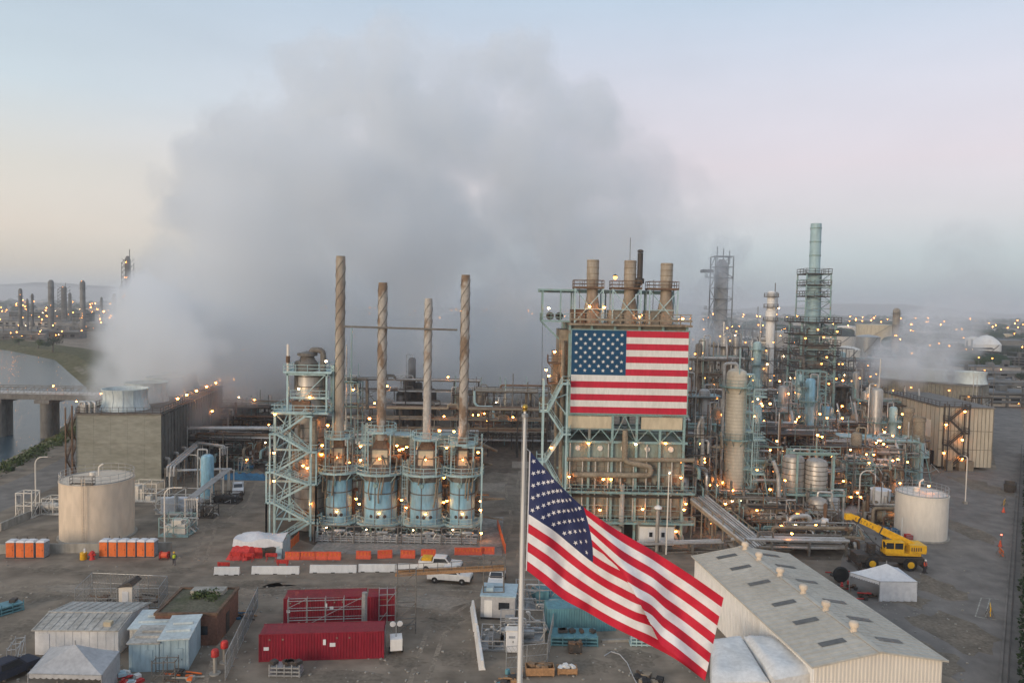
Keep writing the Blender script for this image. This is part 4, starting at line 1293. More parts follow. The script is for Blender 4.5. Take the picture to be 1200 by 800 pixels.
    for i in range(3):
        a = -PI/2 + (i-1)*.42
        MB().lathe((0,0,0), [(.26,0),(.26,.1),(.2,.16),(.001,.16)], 12).xform(Matrix.Translation((math.cos(a)*(rb-.05), math.sin(a)*(rb-.05), 3.3)) @ Matrix.Rotation(a, 4, 'Z') @ Matrix.Rotation(PI/2, 4, 'Y')).build('peep_door', M['dark_steel'], t)
    MB().lathe((0,0,0), [(.34,0),(.34,.14),(.28,.2),(.001,.2)], 14).xform(Matrix.Translation((-rb*.15, -rb+.0, 8.0)) @ Matrix.Rotation(PI/2, 4, 'X')).build('manhole', M['teal_steel'], t)
    lamp(t, (rb*.12, -rb-.42, 4.0), .17)
    lamp(t, (.1, -cw-.75, zb+2.5), .14)
    lamp(t, (rb+.9, -rb*.5, 5.6), .2)
    lamp(t, (rb*.5, -rb-1.1, 1.45), .14, 'lamp_white')
    lamp(t, (-rb*.6, -rb-.9, 1.7), .13, 'lamp_white')
    lamp(t, (-rb-.5, -rb*.3, zb+4.1), .2)
    return t
heater('blue heater with the tallest wire-wound tan stack, nearest the stair tower', 397, 382, 412, 300, .70, 'stack_conc', (.52, 1.0), 1, 14.6, .36)
heater('wide blue heater with a rust-streaked stack, second from the stair tower', 446, 427, 465.5, 331, .70, 'stack_rusty', (.62, 1.0), 2, 15.6)
heater('wide blue heater carrying the shortest and palest stack', 499, 480.5, 518, 349.5, .60, 'stack_grey', (.62, 1.0), 3, 14.6)
heater('slim blue heater with a rusty stack at the end near the flagpole', 541.5, 527, 557, 322, .68, 'stack_rusty', (.55, 1.0), 4, 14.0, .36)
a, b = W(403, 382.5, 110.3), W(536, 386.5, 110.3)
tb = thing('tie_bar', 'thin horizontal bar tying the four heater stacks together in mid air', 'tie bar', (a.x, 110.3, 0))
MB().beam((0,0,a.z), (b.x-a.x,0,b.z), .22, .28).beam((0,-.35,a.z-.02), (b.x-a.x,-.35,b.z-.02), .12).build('bar', M['grey_steel'], tb)
# shared steel and pipework between the heaters
hs = thing('heater_walkway', 'pale blue walkways, posts and ladder towers standing between the four heaters', 'walkway', (wx(470, 109, 600), 109, 0))
mb = MB(); x_ = lambda px: wx(px, 109, 600) - wx(470, 109, 600)
for px in (371, 421, 472, 479, 523, 562):
    mb.box(x_(px)-.11, x_(px)+.11, 4.2, 4.42, .1, 15.2 if px in (421, 562) else 11)
for px in (476.5,):
    mb.ladder((x_(px), -2.2, .1), 12.4, cage=True, w=.8); 
for z in (10.2, 13.4):
    mb.box(x_(415), x_(430), 2.2, 4.2, z, z+.1); mb.box(x_(517), x_(530), 2.2, 4.2, z, z+.1)
mb.beam((x_(371), 4.31, 9.3), (x_(562), 4.31, 9.3), .22); mb.beam((x_(371), 4.31, 14.0), (x_(430), 4.31, 14.0), .2)
mb.beam((x_(540), -.3, 13.9), (x_(564), -.3, 13.9), .14); mb.beam((x_(564), -.3, .1), (x_(564), -.3, 13.9), .22)
mb.ladder((x_(424), 1.2, 9.6), 7.5, cage=True); mb.ladder((x_(521), 1.2, 9.6), 5.5, cage=True)
for px in (423, 521): 
    mb.rail([(x_(px)-1.2, 2.3, 13.5), (x_(px)+1.2, 2.3, 13.5)], t=.07)
mb.rail([(x_(440), 3.9, 14.6), (x_(476), 3.9, 14.6)], t=.07); mb.box(x_(440), x_(476), 3.9, 6.5, 14.5, 14.6)
mb.build('steel_frame', M['teal_pale'], hs)
mb = MB(); rg = random.Random(77)
for i in range(40):
    x = rg.uniform(x_(375), x_(562)); y = rg.uniform(2.6, 8); z = rg.uniform(2, 13.5)
    mb.pipe([(x, y, .2), (x, y, z), (x+rg.uniform(-6,6), y, z), (x+rg.uniform(-6,6), y+1, z-rg.uniform(.5,2))], rg.choice([.1,.14,.2,.26]), 7)
mb.build('piping', M['tan_steel'], hs)
mb = MB()
for i in range(16):
    x = rg.uniform(x_(375), x_(562)); y = rg.uniform(2, 7); z = rg.uniform(6, 15.5)
    mb.pipe([(x, y, z-4), (x, y, z), (x+rg.uniform(-4,4), y, z)], rg.choice([.16,.24,.3]), 7)
for px in (381, 434, 458, 487, 509, 531, 551): mb.hdrum((x_(px)-.9, 3.0, 11.2), (x_(px)+.9, 3.0, 11.2), .75)
mb.build('duct', M['rust_steel'], hs)
mb = MB(); 
for px in (452, 508): mb.box(x_(px)-3.2, x_(px)+3.2, 6.6, 9.6, 12.2, 14.4)
mb.build('air_cooler', M['teal_steel'], hs)
for px, py in ((433, 490), (455, 545), (464, 523), (471, 527), (515, 504), (532, 505), (560, 531), (421, 540), (467, 528), (520, 561), (375, 533)):
    p = W(px, py, 110.5); lamp(hs, (p.x-hs.location.x, 1.5 if py < 520 else 2.4, p.z), .21)
for px, py, y in ((476, 594, 2.4), (421, 590, 2.4), (520, 588, 2.4), (563, 597, -.6), (564, 624, -.6)):
    p = W(px, py, 109+y); lamp(hs, (p.x-hs.location.x, y, p.z), .2)
tp = thing('ground_pipe_run', 'ground-level run of bright insulated pipes along the front of the heaters', 'pipe run', (x_(470)+hs.location.x, 106.4, 0))
mb = MB()
for i in range(5): mb.tube((x_(375), .3*i, .35+.22*(i % 3)), (x_(560), .3*i, .35+.22*(i % 3)), .11, 7)
for i in range(26):
    x = x_(376) + (x_(560)-x_(376))*i/26
    mb.pipe([(x, -.1, .15), (x, -.1, rg.uniform(.9,1.8)), (x+rg.uniform(-.9,.9), -.1, rg.uniform(.9,1.8)), (x+.3, 1.6, 1.2)], .08, 6)
mb.build('piping', M['silver_pipe'], tp)
mb = MB()
for px in (374, 395, 420, 444, 470, 474, 497, 520, 543, 562): mb.box(x_(px)-.07, x_(px)+.07, -.45, -.31, .1, 2.6)
mb.beam((x_(374), -.38, 2.6), (x_(562), -.38, 2.6), .14)
mb.build('steel_frame', M['grey_steel'], tp)
# ------------------------------------------------------------------ stair tower with the reactor vessel
Ys = 109.0
st_ = thing('reactor_structure', 'tall pale blue steel tower with zigzag stairs wrapped round a grey vessel', 'process tower', (wx(354, Ys, 600), Ys, 0))
sxp = lambda px, py=560: wx(px, Ys, py) - wx(354, Ys, 600)
szp = lambda py: wz(354, py, Ys)
xl, xm, xr = sxp(322), sxp(364), sxp(386)
LV = [szp(y) for y in (608, 564, 527, 485)]
mb = frame_mb([xl, xm], [0, 7.5], LV, .34)
mb.box(xr-.15, xr+.15, 1.9, 2.2, 0, szp(428)); mb.box(xr-.15, xr+.15, 6.8, 7.1, 0, szp(428))
for z in LV: mb.beam((xm, 0, z-.02), (xr, 2.0, z-.02), .2)
for (za_, zb_), f in zip(zip([0]+LV[:-1], LV), (1,0,1,0)):
    mb.beam((xl, .02, za_ if f else zb_), (xm, .02, zb_ if f else za_), .14)
    mb.beam((xl, 7.48, zb_ if f else za_), (xm, 7.48, za_ if f else zb_), .16); mb.beam((xl, .1, za_), (xl, 7.4, zb_), .16)
zt, zm = szp(438), szp(485)
for x in (sxp(334), sxp(380)):
    for y in (1.0, 6.5): mb.box(x-.13, x+.13, y-.13, y+.13, zm, zt+.2)
for x in (sxp(334), sxp(380)): mb.beam((x, 1.0, zt-.2), (x, 6.5, zt-.2), .28)
for y in (1.0, 6.5): mb.beam((sxp(332), y, zt-.18), (sxp(382), y, zt-.18), .26); mb.beam((sxp(334), y, zm), (sxp(380), y, zt), .12)
mb.build('steel_frame', M['teal_pale'], st_)
mb = MB()
mb.box(sxp(320), sxp(386), -1.2, 7.6, zm+.15, zm+.3); mb.box(sxp(330), sxp(386), .6, 7, zt+.01, zt+.16)
mb.box(sxp(338), sxp(383), .8, 3, szp(468), szp(468)+.15)
mb.build('platform', M['teal_pale'], st_)
mb = MB().rail([(sxp(386), 7, zm+.3), (sxp(386), -1.1, zm+.3), (sxp(320), -1.1, zm+.3), (sxp(320), 7, zm+.3)], t=.08)
mb.rail([(sxp(330), .7, zt+.16), (sxp(386), .7, zt+.16), (sxp(386), 6.9, zt+.16), (sxp(330), 6.9, zt+.16)], True, t=.08)
mb.rail([(sxp(338), .85, szp(468)+.15), (sxp(383), .85, szp(468)+.15)], t=.08)
mb.build('railing', M['teal_pale'], st_)
stp = [(370, 626), (321, 606+2), (366, 608), (321, 585), (366, 564), (321, 551), (366, 527), (322, 506), (344, 487)]
zz = [(338, 627, 368, 608), (368, 608, 326, 586), (326, 586, 366, 564), (366, 564, 326, 551), (326, 551, 366, 527), (366, 527, 330, 507), (330, 507, 360, 486)]
mb = MB()
for k_, (a0, b0, a1, b1) in enumerate(zz):
    y = -.75 - .9*(k_ % 2)
    mb.stair((sxp(a0), y, max(.1, szp(b0))), (sxp(a1), y, szp(b1)), .85, (0, 1))
    z = szp(b1); xe = sxp(a1)
    d_ = 1 if a1 > a0 else -1
    mb.box(min(xe, xe+d_*1.3), max(xe, xe+d_*1.3), -2.1, -.25, z-.06, z+.06)
    mb.rail([(xe, -2.05, z+.06), (xe+d_*1.25, -2.05, z+.06), (xe+d_*1.25, -.3, z+.06)], t=.075)
    mb.box(xe+d_*1.1-.1, xe+d_*1.1+.1, -2.1, -1.9, 0, z)
mb.build('staircase', M['teal_pale'], st_)
rv = (sxp(374)-sxp(337))/2; xv = (sxp(374)+sxp(337))/2
mb = MB().lathe((xv, 3.8, 0), [(rv*.8, .2),(rv*.8, 2),(rv, 3.4),(rv, szp(480)),(rv*1.0, szp(478)),(rv*.92, szp(470)),(rv*.92, szp(441)),(rv*.7, szp(437)),(rv*.3, szp(434))], 28)
mb.build('vessel', M['clad_silver'], st_)
mb = MB()
for z in lin(3.6, szp(443), 14): mb.lathe((xv, 3.8, z), [(rv*.9,0),(rv+.05,0),(rv+.05,.1),(rv*.9,.1)], 28)
mb.build('band', M['grey_steel'], st_)
zt2 = zt + .17
mb = MB().lathe((sxp(352), 3.4, zt2), [(1.6,0),(1.6,1.2),(1.2,1.7),(1.0,2.2),(1.5,2.3),(1.5,2.7),(.3,3.0)], 18)
mb.pipe([(sxp(357), 3.4, zt2+2.4), (sxp(357), 3.4, zt2+3.2), (sxp(371), 3.4, zt2+3.2), (sxp(371), 3.4, zt2-4)], .45, 10)
mb.pipe([(sxp(346), 2.4, zt2+1.4), (sxp(341), 2.4, zt2+1.4), (sxp(341), 2.4, zt2-3)], .3, 8)
mb.build('overhead_piping', M['grey_steel'], st_)
mb = MB().tube((sxp(334), 1.2, zm), (sxp(334), 1.2, szp(404)), .2, 8).build('vent_mast', M['white_metal'], st_)
MB().tube((sxp(334), 1.2, szp(426)), (sxp(334), 1.2, szp(418)), .32, 8).build('mast_collar', M['rust_steel'], st_)
mb = MB().box(sxp(382), sxp(391), 2.4, 5, szp(486), szp(430)).build('duct_box', M['teal_steel'], st_)
mb = MB()
mb.tube((sxp(368), -.1, .1), (sxp(368), -.1, szp(492)), .45, 10)
rg = random.Random(6)
for i in range(24):
    x = rg.uniform(sxp(330), sxp(384)); y = rg.uniform(.3, 7); z = rg.uniform(2, szp(470))
    mb.pipe([(x, y, max(.2, z-rg.uniform(2,6))), (x, y, z), (x+rg.uniform(-3,3), y, z), (x+rg.uniform(-3,3), y, max(.2, z-rg.uniform(1,5)))], rg.choice([.1,.14,.2]), 6)
mb.build('piping', M['tan_steel'], st_)
mb = MB()
for i in range(3): mb.hdrum((xv-1.4, 1.0+.2*i, 3+5.1*i), (xv+1.9, 1.0+.2*i, 3+5.1*i), .8)
mb.cbox((sxp(350), 1.6, szp(478)), (2.6, 1.4, 1.8))
mb.build_each('drum', M['rust_steel'], st_)
for px, py, y in ((322, 485, -1.4), (321, 530, -2.2), (321, 563, -2.2), (355, 545, .2), (363, 465, .6), (382, 423, .5), (384, 498, 1.7), (364, 590, -.8), (350, 455, 1.0), (377, 532, .9), (360, 548, 1.2)):
    p = W(px, py, Ys+y); lamp(st_, (p.x-st_.location.x, y, p.z), .21, 'lamp_white' if py in (423, 455) else 'lamp_warm')
# slim cluster of pipes behind stack 1
unit('narrow cluster of dark vents and ladders just behind the tan stack', 407, 128, 3.6, 4, 21, 5, 5, 'teal_steel', drums=1, verts=1, npipe=10, lamps=3, name='vent_structure')
# ------------------------------------------------------------------ flag-fronted boiler structure
Yh = 108.0
xh0 = wx(731, Yh, 600)
bo = thing('boiler_structure', 'massive tan and blue-green boiler structure hung with a painted national flag', 'boiler', (xh0, Yh, 0))
hx = lambda px, py=480: wx(px, Yh, py) - wx(731, Yh, py)
hz_ = lambda py: wz(731, py, Yh)
XW = 8.75
cols = [hx(p) for p in (662.5, 688, 715, 743.5, 771, 799)]
zr = hz_(382)
mb = MB()
for x in cols:
    for y in (0, 8, 16): mb.box(x-.17, x+.17, y-.17, y+.17, 0, zr)
LVb = [hz_(y) for y in (612, 577, 518, 486)]
for z in LVb:
    for y in (0, 8, 16): mb.beam((cols[0]-.6, y, z), (cols[-1]+.6, y, z), .26, .34)
    for x in cols: mb.beam((x, 0, z-.01), (x, 16, z-.01), .2, .3)
zt1, zt0 = hz_(503), hz_(518)
for i in range(5):
    c_ = (cols[i]+cols[i+1])/2
    if i != 2:
        mb.beam((cols[i], -.05, zt0), (c_, -.05, zt1), .13); mb.beam((cols[i+1], -.05, zt0), (c_, -.05, zt1), .13)
    else:
        mb.beam((cols[i], -.05, zt0), (c_, -.05, hz_(487)), .15); mb.beam((cols[i+1], -.05, zt0), (c_, -.05, hz_(487)), .15)
mb.beam((cols[0], -.08, zt1), (cols[-1], -.08, zt1), .16)
for z in (hz_(592), hz_(597)+.0, hz_(555)): mb.beam((cols[0], -.1, z), (cols[-1], -.1, z), .08)
mb.build('steel_frame', M['teal_steel'], bo)
zf0 = hz_(484.5)
MB().box(-XW+.3, XW-.3, .45, 15.5, zf0-.2, zr).build('upper_casing', M['casing'], bo)
mb = MB().box(-XW+.4, XW-.4, .5, 15.4, 3.9, hz_(541))
mb.build('lower_casing', M['casing'], bo)
mb = MB().box(-XW+.4, XW-.4, .42, 15.3, hz_(540.5), hz_(519))
mb.build('middle_casing', M['casing_green'], bo)
mb = MB()
for z in (hz_(548), hz_(570), hz_(585), hz_(603)): mb.box(-XW+.38, XW-.38, .38, .5, z, z+.16)
for i in range(17): 
    x = -XW+.6+i*(2*XW-1.2)/16; mb.box(x-.05, x+.05, .40, .5, 3.95, hz_(542))
mb.build('stiffener', M['tan_steel'], bo)
for a, b in ((662.8, 713.5), (748.5, 796.5)):
    MB().box(hx(a), hx(b), -.22, .02, hz_(502), hz_(488)).build('cream_panel', M['cream_panel'], bo)
mb = MB()
for i in range(5):
    c_ = (cols[i]+cols[i+1])/2
    mb.lathe((0,0,0), [(.42,0),(.42,.18),(.34,.25),(.001,.25)], 14).xform(Matrix.Translation((c_, .42, hz_(526))) @ Matrix.Rotation(PI/2, 4, 'X'), len(mb.v)-4*14)
mb.build_each('port', M['white_metal'], bo)
mb = MB()
for i in range(9):
    x = -XW+1.3+i*(2*XW-2.6)/8
    for py in (562, 597):
        mb.box(x-.28, x+.28, .30, .46, hz_(py)-.35, hz_(py)+.35)
mb.build_each('burner_door', M['rust_steel'], bo)
mb = MB()
for py, dp in ((612, 1.5), (577, 1.5)):
    mb.box(cols[0]-1.2, cols[-1]+1.6, -dp, .2, hz_(py)+.18, hz_(py)+.3)
mb.build('walkway', M['teal_steel'], bo)
mb = MB()
for py in (612, 577): mb.rail([(cols[0]-1.2, -1.45, hz_(py)+.3), (cols[-1]+1.6, -1.45, hz_(py)+.3)], t=.07)
mb.build('railing', M['teal_steel'], bo)
mb = MB(); rg = random.Random(3)
for i in range(46):
    x = cols[0] + (cols[-1]-cols[0])*i/45
    mb.tube((x, .1, hz_(577)+.3), (x, .1, hz_(577)+.3+rg.uniform(.5,1.5)), .1, 6)
    if i % 3 == 0: mb.hdrum((x-.3, -.2, hz_(574)), (x+.3, -.2, hz_(574)), .28)
mb.tube((cols[0], -.3, hz_(581)), (cols[-1], -.3, hz_(581)), .16, 8)
mb.build('burner_row', M['dark_steel'], bo)
mb = MB()
mb.pipe([(hx(729.5), -.6, hz_(503)), (hx(729.5), -.6, hz_(540)), (hx(760), -.6, hz_(545)), (hx(760.5), -.6, hz_(555)), (hx(672), -.6, hz_(556)), (hx(672), .3, hz_(556))], .42, 12)
mb.tube((hx(662), -.35, hz_(538.5)), (hx(812), -.35, hz_(537)), .3, 10)
mb.build('main_pipe', M['tan_steel'], bo)
mb = MB()
for i in range(9):
    x = hx(666+i*15); mb.tube((x, -.1, hz_(611)), (x, -.1, hz_(540) if i % 3 else hz_(520)), .1, 6)
mb.tube((hx(728), -.7, hz_(614)), (hx(728), -.7, hz_(566)), .32, 8)
for i in range(10): 
    x = rg.uniform(cols[0], cols[-1]); mb.pipe([(x, .6, .2), (x, .6, rg.uniform(1.5,3.4)), (x+rg.uniform(-4,4), .2, rg.uniform(1.5,3.4)), (x+rg.uniform(-3,3), .2, .2)], rg.choice([.14,.2,.3]), 7)
mb.build('piping', M['silver_pipe'], bo)
MB().box(-XW+1, XW-1, 3, 14, .12, 3.6).build('lower_equipment', M['dark_steel'], bo)
# left flank: brown side ducts and zigzag stairs
mb = MB().box(hx(651), -XW+.05, 1.0, 9, hz_(525), hz_(388)); mb.box(hx(645), hx(651)-.02, 3, 8, hz_(470), hz_(415))
mb.tube((hx(655), .2, hz_(640)), (hx(655), .2, hz_(400)), .3, 8); mb.tube((hx(649), .6, hz_(640)), (hx(649), .6, hz_(440)), .2, 8)
mb.build('side_duct', M['tan_steel'], bo)
mb = MB()
zzs = [(658, 640, 636, 606), (636, 606, 658, 578), (658, 578, 636, 540), (636, 540, 656, 508), (656, 508, 638, 482), (638, 482, 654, 450)]
for k_, (a0, b0, a1, b1) in enumerate(zzs):
    y = -.6 - .9*(k_ % 2)
    mb.stair((hx(a0), y, max(.15, hz_(b0))), (hx(a1), y, hz_(b1)), .85, (0,1))
    d_ = 1 if a1 > a0 else -1; xe = hx(a1); z = hz_(b1)
    mb.box(min(xe, xe+d_*1.2), max(xe, xe+d_*1.2), -2.0, .4, z-.06, z+.06)
    mb.rail([(xe, -1.95, z+.06), (xe+d_*1.15, -1.95, z+.06), (xe+d_*1.15, .3, z+.06)], t=.07)
for x in (hx(633), hx(660)):
    for y in (-1.9, .8): mb.box(x-.11, x+.11, y-.11, y+.11, 0, hz_(446))
mb.beam((hx(641), -.4, hz_(462)), (hx(660), -.4, hz_(486)), .16); mb.beam((hx(641), -.4, hz_(470)), (hx(662), -.4, hz_(462)), .16)
mb.build('staircase', M['teal_pale'], bo)
mb = MB()
for py in (452, 428): 
    z = hz_(py); mb.box(hx(638), hx(655), 0, 3, z, z+.12); mb.rail([(hx(655), .05, z+.12), (hx(638), .05, z+.12), (hx(638), 2.9, z+.12)], t=.07); mb.beam((hx(639), .1, z), (hx(654), .1, z-2.2), .13)
mb.build('side_platform', M['rust_steel'], bo)
# roof deck, railings, overhead crane beam
mb = MB().box(hx(661), hx(804), -.9, 16.5, zr+.01, zr+.3); mb.beam((hx(661), -.95, zr+.9), (hx(803), -.95, zr+.9), .22, .3)
for i in range(13): mb.box(hx(662+i*11.6)-.07, hx(662+i*11.6)+.07, -1.0, -.86, zr+.3, zr+1.8)
mb.beam((hx(661), -.93, zr+1.8), (hx(803), -.93, zr+1.8), .12); mb.beam((hx(661), -.93, zr+1.35), (hx(803), -.93, zr+1.35), .08)
mb.build('roof_deck', M['tan_steel'], bo)
zb_ = hz_(341)
mb = MB()
mb.box(hx(626), hx(791), 5.6, 6.2, zb_-.3, zb_+.25); mb.box(hx(627), hx(668), 2.2, 5.5, zb_-.1, zb_+.15)
for px in (631, 654, 667, 709, 757, 790): mb.box(hx(px)-.1, hx(px)+.1, 5.75, 6.05, (hz_(378) if px < 660 else zr), zb_)
for px in (631, 652): mb.box(hx(px)-.09, hx(px)+.09, 2.0, 2.2, hz_(378), zb_-.1)
mb.box(hx(629), hx(664), 1.4, 6.2, hz_(379), hz_(378)); mb.rail([(hx(664), 1.45, hz_(378)), (hx(629), 1.45, hz_(378)), (hx(629), 6.1, hz_(378))], t=.08)
mb.beam((hx(630), 2.2, hz_(379)), (hx(654), 2.2, hz_(402)), .2); mb.beam((hx(630), 5.6, hz_(379)), (hx(654), 5.6, hz_(402)), .2)
mb.build('crane_beam', M['teal_steel'], bo)
MB().tube((hx(631), 2.3, hz_(378)), (hx(632), 2.3, hz_(470)), .035, 5).build('hoist_rope', M['dark_steel'], bo)
mb = MB()
for px in (640, 651): mb.lathe((0,0,0), [(.25,-.12),(.6,-.12),(.6,.12),(.25,.12),(.25,-.12)], 14).xform(Matrix.Translation((hx(px), 2.6, hz_(372))) @ Matrix.Rotation(PI/2, 4, 'X'), len(mb.v)-5*14)
mb.build_each('hoist_wheel', M['dark_steel'], bo)
for i, px in enumerate((690, 735, 779)):
    x = hx(px, 340); ztop = hz_((303.5, 303.5, 306)[i]); r_ = .9
    yy = 3.2
    zp = hz_(338)
    mb = MB().lathe((x, yy, 0), [(1.05,zr+.3),(1.25,zr+2.2),(.85,zp-1.2),(.82,zp+.2),(r_,zp+.5),(r_,ztop),(r_*.86,ztop),(r_*.86,ztop-1)], 24)
    ch = mb.build('chimney', M['stack_conc'], bo)
    mb = MB()
    for z in lin(zp+1.2, ztop-.3, 4): mb.lathe((x, yy, z), [(r_,0),(r_+.05,0),(r_+.05,.12),(r_,.12)], 24)
    mb.build('flange', M['tan_steel'], ch)
    mb = MB().box(x-2.9, x+1.6, yy-1.6, yy+1.7, zp-.05, zp+.08); mb.rail([(x-2.85, yy-1.55, zp+.08), (x+1.55, yy-1.55, zp+.08), (x+1.55, yy+1.6, zp+.08), (x-2.85, yy+1.6, zp+.08)], True, t=.08)
    mb.build('chimney_platform', M['rust_steel'], bo)
    mb = MB()
    for sx_ in (-2.7, 1.45):
        for sy_ in (-1.5, 1.5):
            mb.box(x+sx_-.09, x+sx_+.09, yy+sy_-.09, yy+sy_+.09, zr+.3, zp)
    mb.beam((x-2.7, yy-1.52, zr+.4), (x+1.45, yy-1.52, zp-.2), .12); mb.beam((x+1.45, yy-1.54, zr+.4), (x-2.7, yy-1.54, zp-.2), .12)
    mb.beam((x+1.45, yy-1.5, zr+.4), (x+1.45, yy+1.5, zp-.2), .12); mb.beam((x-2.7, yy-1.5, zr+2.4), (x+1.45, yy-1.5, zr+2.4), .12)
    mb.build('chimney_frame', M['teal_pale'], bo)
    MB().box(x-3.2, x-1.15, yy-1.2, yy+1.4, zr+.31, zr+2.3).build('fan_housing', M['rust_steel'] if i == 0 else M['casing'], bo)
mb = MB()
x = hx(746.5, 320)
mb.pipe([(x, 3.0, hz_(294)), (x, 3.0, hz_(327)), (x-.4, 3.0, hz_(338)), (x-1.5, 3.0, hz_(347))], .42, 10)
mb.lathe((x, 3.0, 0), [(.3, hz_(293.5)),(.48, hz_(293)),(.42, hz_(291)),(.1, hz_(290))], 10); mb.lathe((x-.05, 3.0, hz_(328)), [(.3,-.5),(.72,-.35),(.72,.35),(.3,.5)], 12)
mb.build('exhaust_pipe', M['dark_steel'], bo)
mb = MB()
for px, h_ in ((675, 3.6), (763, 4.0), (734, 10.2)): mb.tube((hx(px), 3, zr+.3), (hx(px), 3, zr+.3+h_+2.6), .05, 5)
mb.build('mast', M['grey_steel'], bo)
for px, py, y in ((721, 325, 1.2), (691, 359, .5), (643, 361, 1.6), (708, 360, 1.0), (750, 371, 1.2), (800, 373, -.6), (640, 433, -.2), (643, 440, -.2), (650, 412, .2), (644, 477, -.6), (646, 524, -2.1), (689.5, 519, -.35), (745, 520, -.35), (780, 519, -.4), (667, 558, -.9), (707, 561, -.9), (703, 597, -.9), (753, 596, -.9), (801.5, 596.5, -1.7), (798, 559, -.9), (716, 561, -.3), (660, 640, -.5), (792, 622, -.4)):
    p = W(px, py, Yh+y); lamp(bo, (p.x-bo.location.x, y, p.z), .21 if px != 721 else .34, 'lamp_white' if py in (361, 520, 477) else 'lamp_warm')
# the painted flag: one board, real stripes and stars
fl = thing('flag_sign', 'large painted stars and stripes board covering the upper boiler front', 'flag sign', (xh0, Yh-.55, 0))
fx0, fx1 = hx(664.5, 435), hx(800.5, 435)
fz1, fz0 = wz(731, 387.5, Yh-.55), wz(731, 484.5, Yh-.55)
MB().box(fx0, fx1, .02, .2, fz0, fz1).build('board', M['white_metal'], fl)
def flag_quads(P, mr_, mw, mb_, hc=13, nu=1):
    pass
FH, FW = fz1-fz0, fx1-fx0
cx_ = fx0 + FW*.468
sr, sw = MB(), MB()
for i in range(13):
    z1, z0 = fz1 - FH*i/13, fz1 - FH*(i+1)/13
    (sr if i % 2 == 0 else sw).add([((cx_ if i < 7 else fx0), 0, z0), (fx1, 0, z0), (fx1, 0, z1), ((cx_ if i < 7 else fx0), 0, z1)], [(0,1,2,3)])
sr.build('red_stripe', M['flag_red'], fl); sw.build('white_stripe', M['flag_white'], fl)
zc = fz1 - FH*7/13
MB().add([(fx0,0,zc),(cx_,0,zc),(cx_,0,fz1),(fx0,0,fz1)], [(0,1,2,3)]).build('canton', M['flag_blue'], fl)
def star_pts(r_): return [((r_ if i % 2 == 0 else r_*.382)*math.sin(PI*i/5), (r_ if i % 2 == 0 else r_*.382)*math.cos(PI*i/5)) for i in range(10)]
sm_ = MB()
def star_rows():
    for row in range(9):
        n_ = 6 if row % 2 == 0 else 5
        for c_ in range(n_):
            yield ((c_*2 + 1 + row % 2)/12, (row+1)/10)
for u, v_ in star_rows():
    X_, Z_ = fx0 + (cx_-fx0)*u, fz1 - (fz1-zc)*v_
    sp = star_pts(.31)
    sm_.add([(X_, -.006, Z_)] + [(X_+a, -.006, Z_+b) for a, b in sp], [(0, 1+(i+1) % 10, 1+i) for i in range(10)])
sm_.build('star', M['flag_white'], fl)
mb = MB()
for a, b in (((fx0-.08, fz0), (fx0-.08, fz1+.1)), ((fx1+.08, fz0), (fx1+.08, fz1+.1)), ((fx0-.15, fz1+.08), (fx1+.15, fz1+.08)), ((fx0-.15, fz0-.08), (fx1+.15, fz0-.08))):
    mb.beam((a[0], .05, a[1]), (b[0], .05, b[1]), .14)
mb.build('frame', M['teal_steel'], fl)
# white trailer, vent pole and slim light pole at the boiler's foot
p0, p1 = G(749, 641), G(789, 641)
t = thing('office_trailer', 'white boxy trailer with two doors parked at the foot of the boiler', 'trailer', ((p0.x+p1.x)/2, p0.y, 0))
hw = (p1.x-p0.x)/2
MB().box(-hw, hw, 0, 2.6, .35, 3.0).build('body', M['white_paint'], t)
mb = MB().box(-hw-.05, hw+.05, -.05, 2.65, 3.01, 3.12); mb.cbox((.5, 1.3, 3.35), (1.0,.8,.45)); mb.build('roof', M['white_metal'], t)
for x in (-hw*.35, hw*.35):
    d_ = MB().box(x-.42, x+.42, -.06, -.01, .4, 2.6).build('door', M['canvas_white'], t)
    MB().box(x-.25, x+.25, -.08, -.062, 1.6, 2.3).build('window', M['dark_glass'], d_)
MB().box(-hw+.2, hw-.2, .2, 2.4, 0, .34).build('chassis', M['dark_steel'], t)
p = G(768, 644); t = thing('vent_stack', 'grey vent pole with a white mushroom cap next to the white trailer', 'vent', (p.x, p.y-1.0, 0))
zt_ = wz(768, 596, p.y-1)
MB().tube((0,0,0), (0,0,zt_), .28, 12).build('pipe', M['clad_silver'], t); MB().lathe((0,0,zt_), [(.3,-.1),(.6,.1),(.5,.35),(.15,.55),(.001,.6)], 14).build('cap', M['white_paint'], t)
p = G(778.5, 646); t = thing('light_pole', 'slim white light pole rising in front of the boiler', 'light pole', (p.x, p.y-1.2, 0))
zt_ = wz(780, 552, p.y-1.2)
MB().tube((0,0,0), (.1,0,zt_), .12, 8, .08).build('pole', M['white_metal'], t); MB().cbox((.1,-.2,zt_), (.35,.5,.18)).build('lamp_head', M['white_metal'], t)
lamp(t, (.1, -.3, zt_-.15), .12, 'lamp_white')
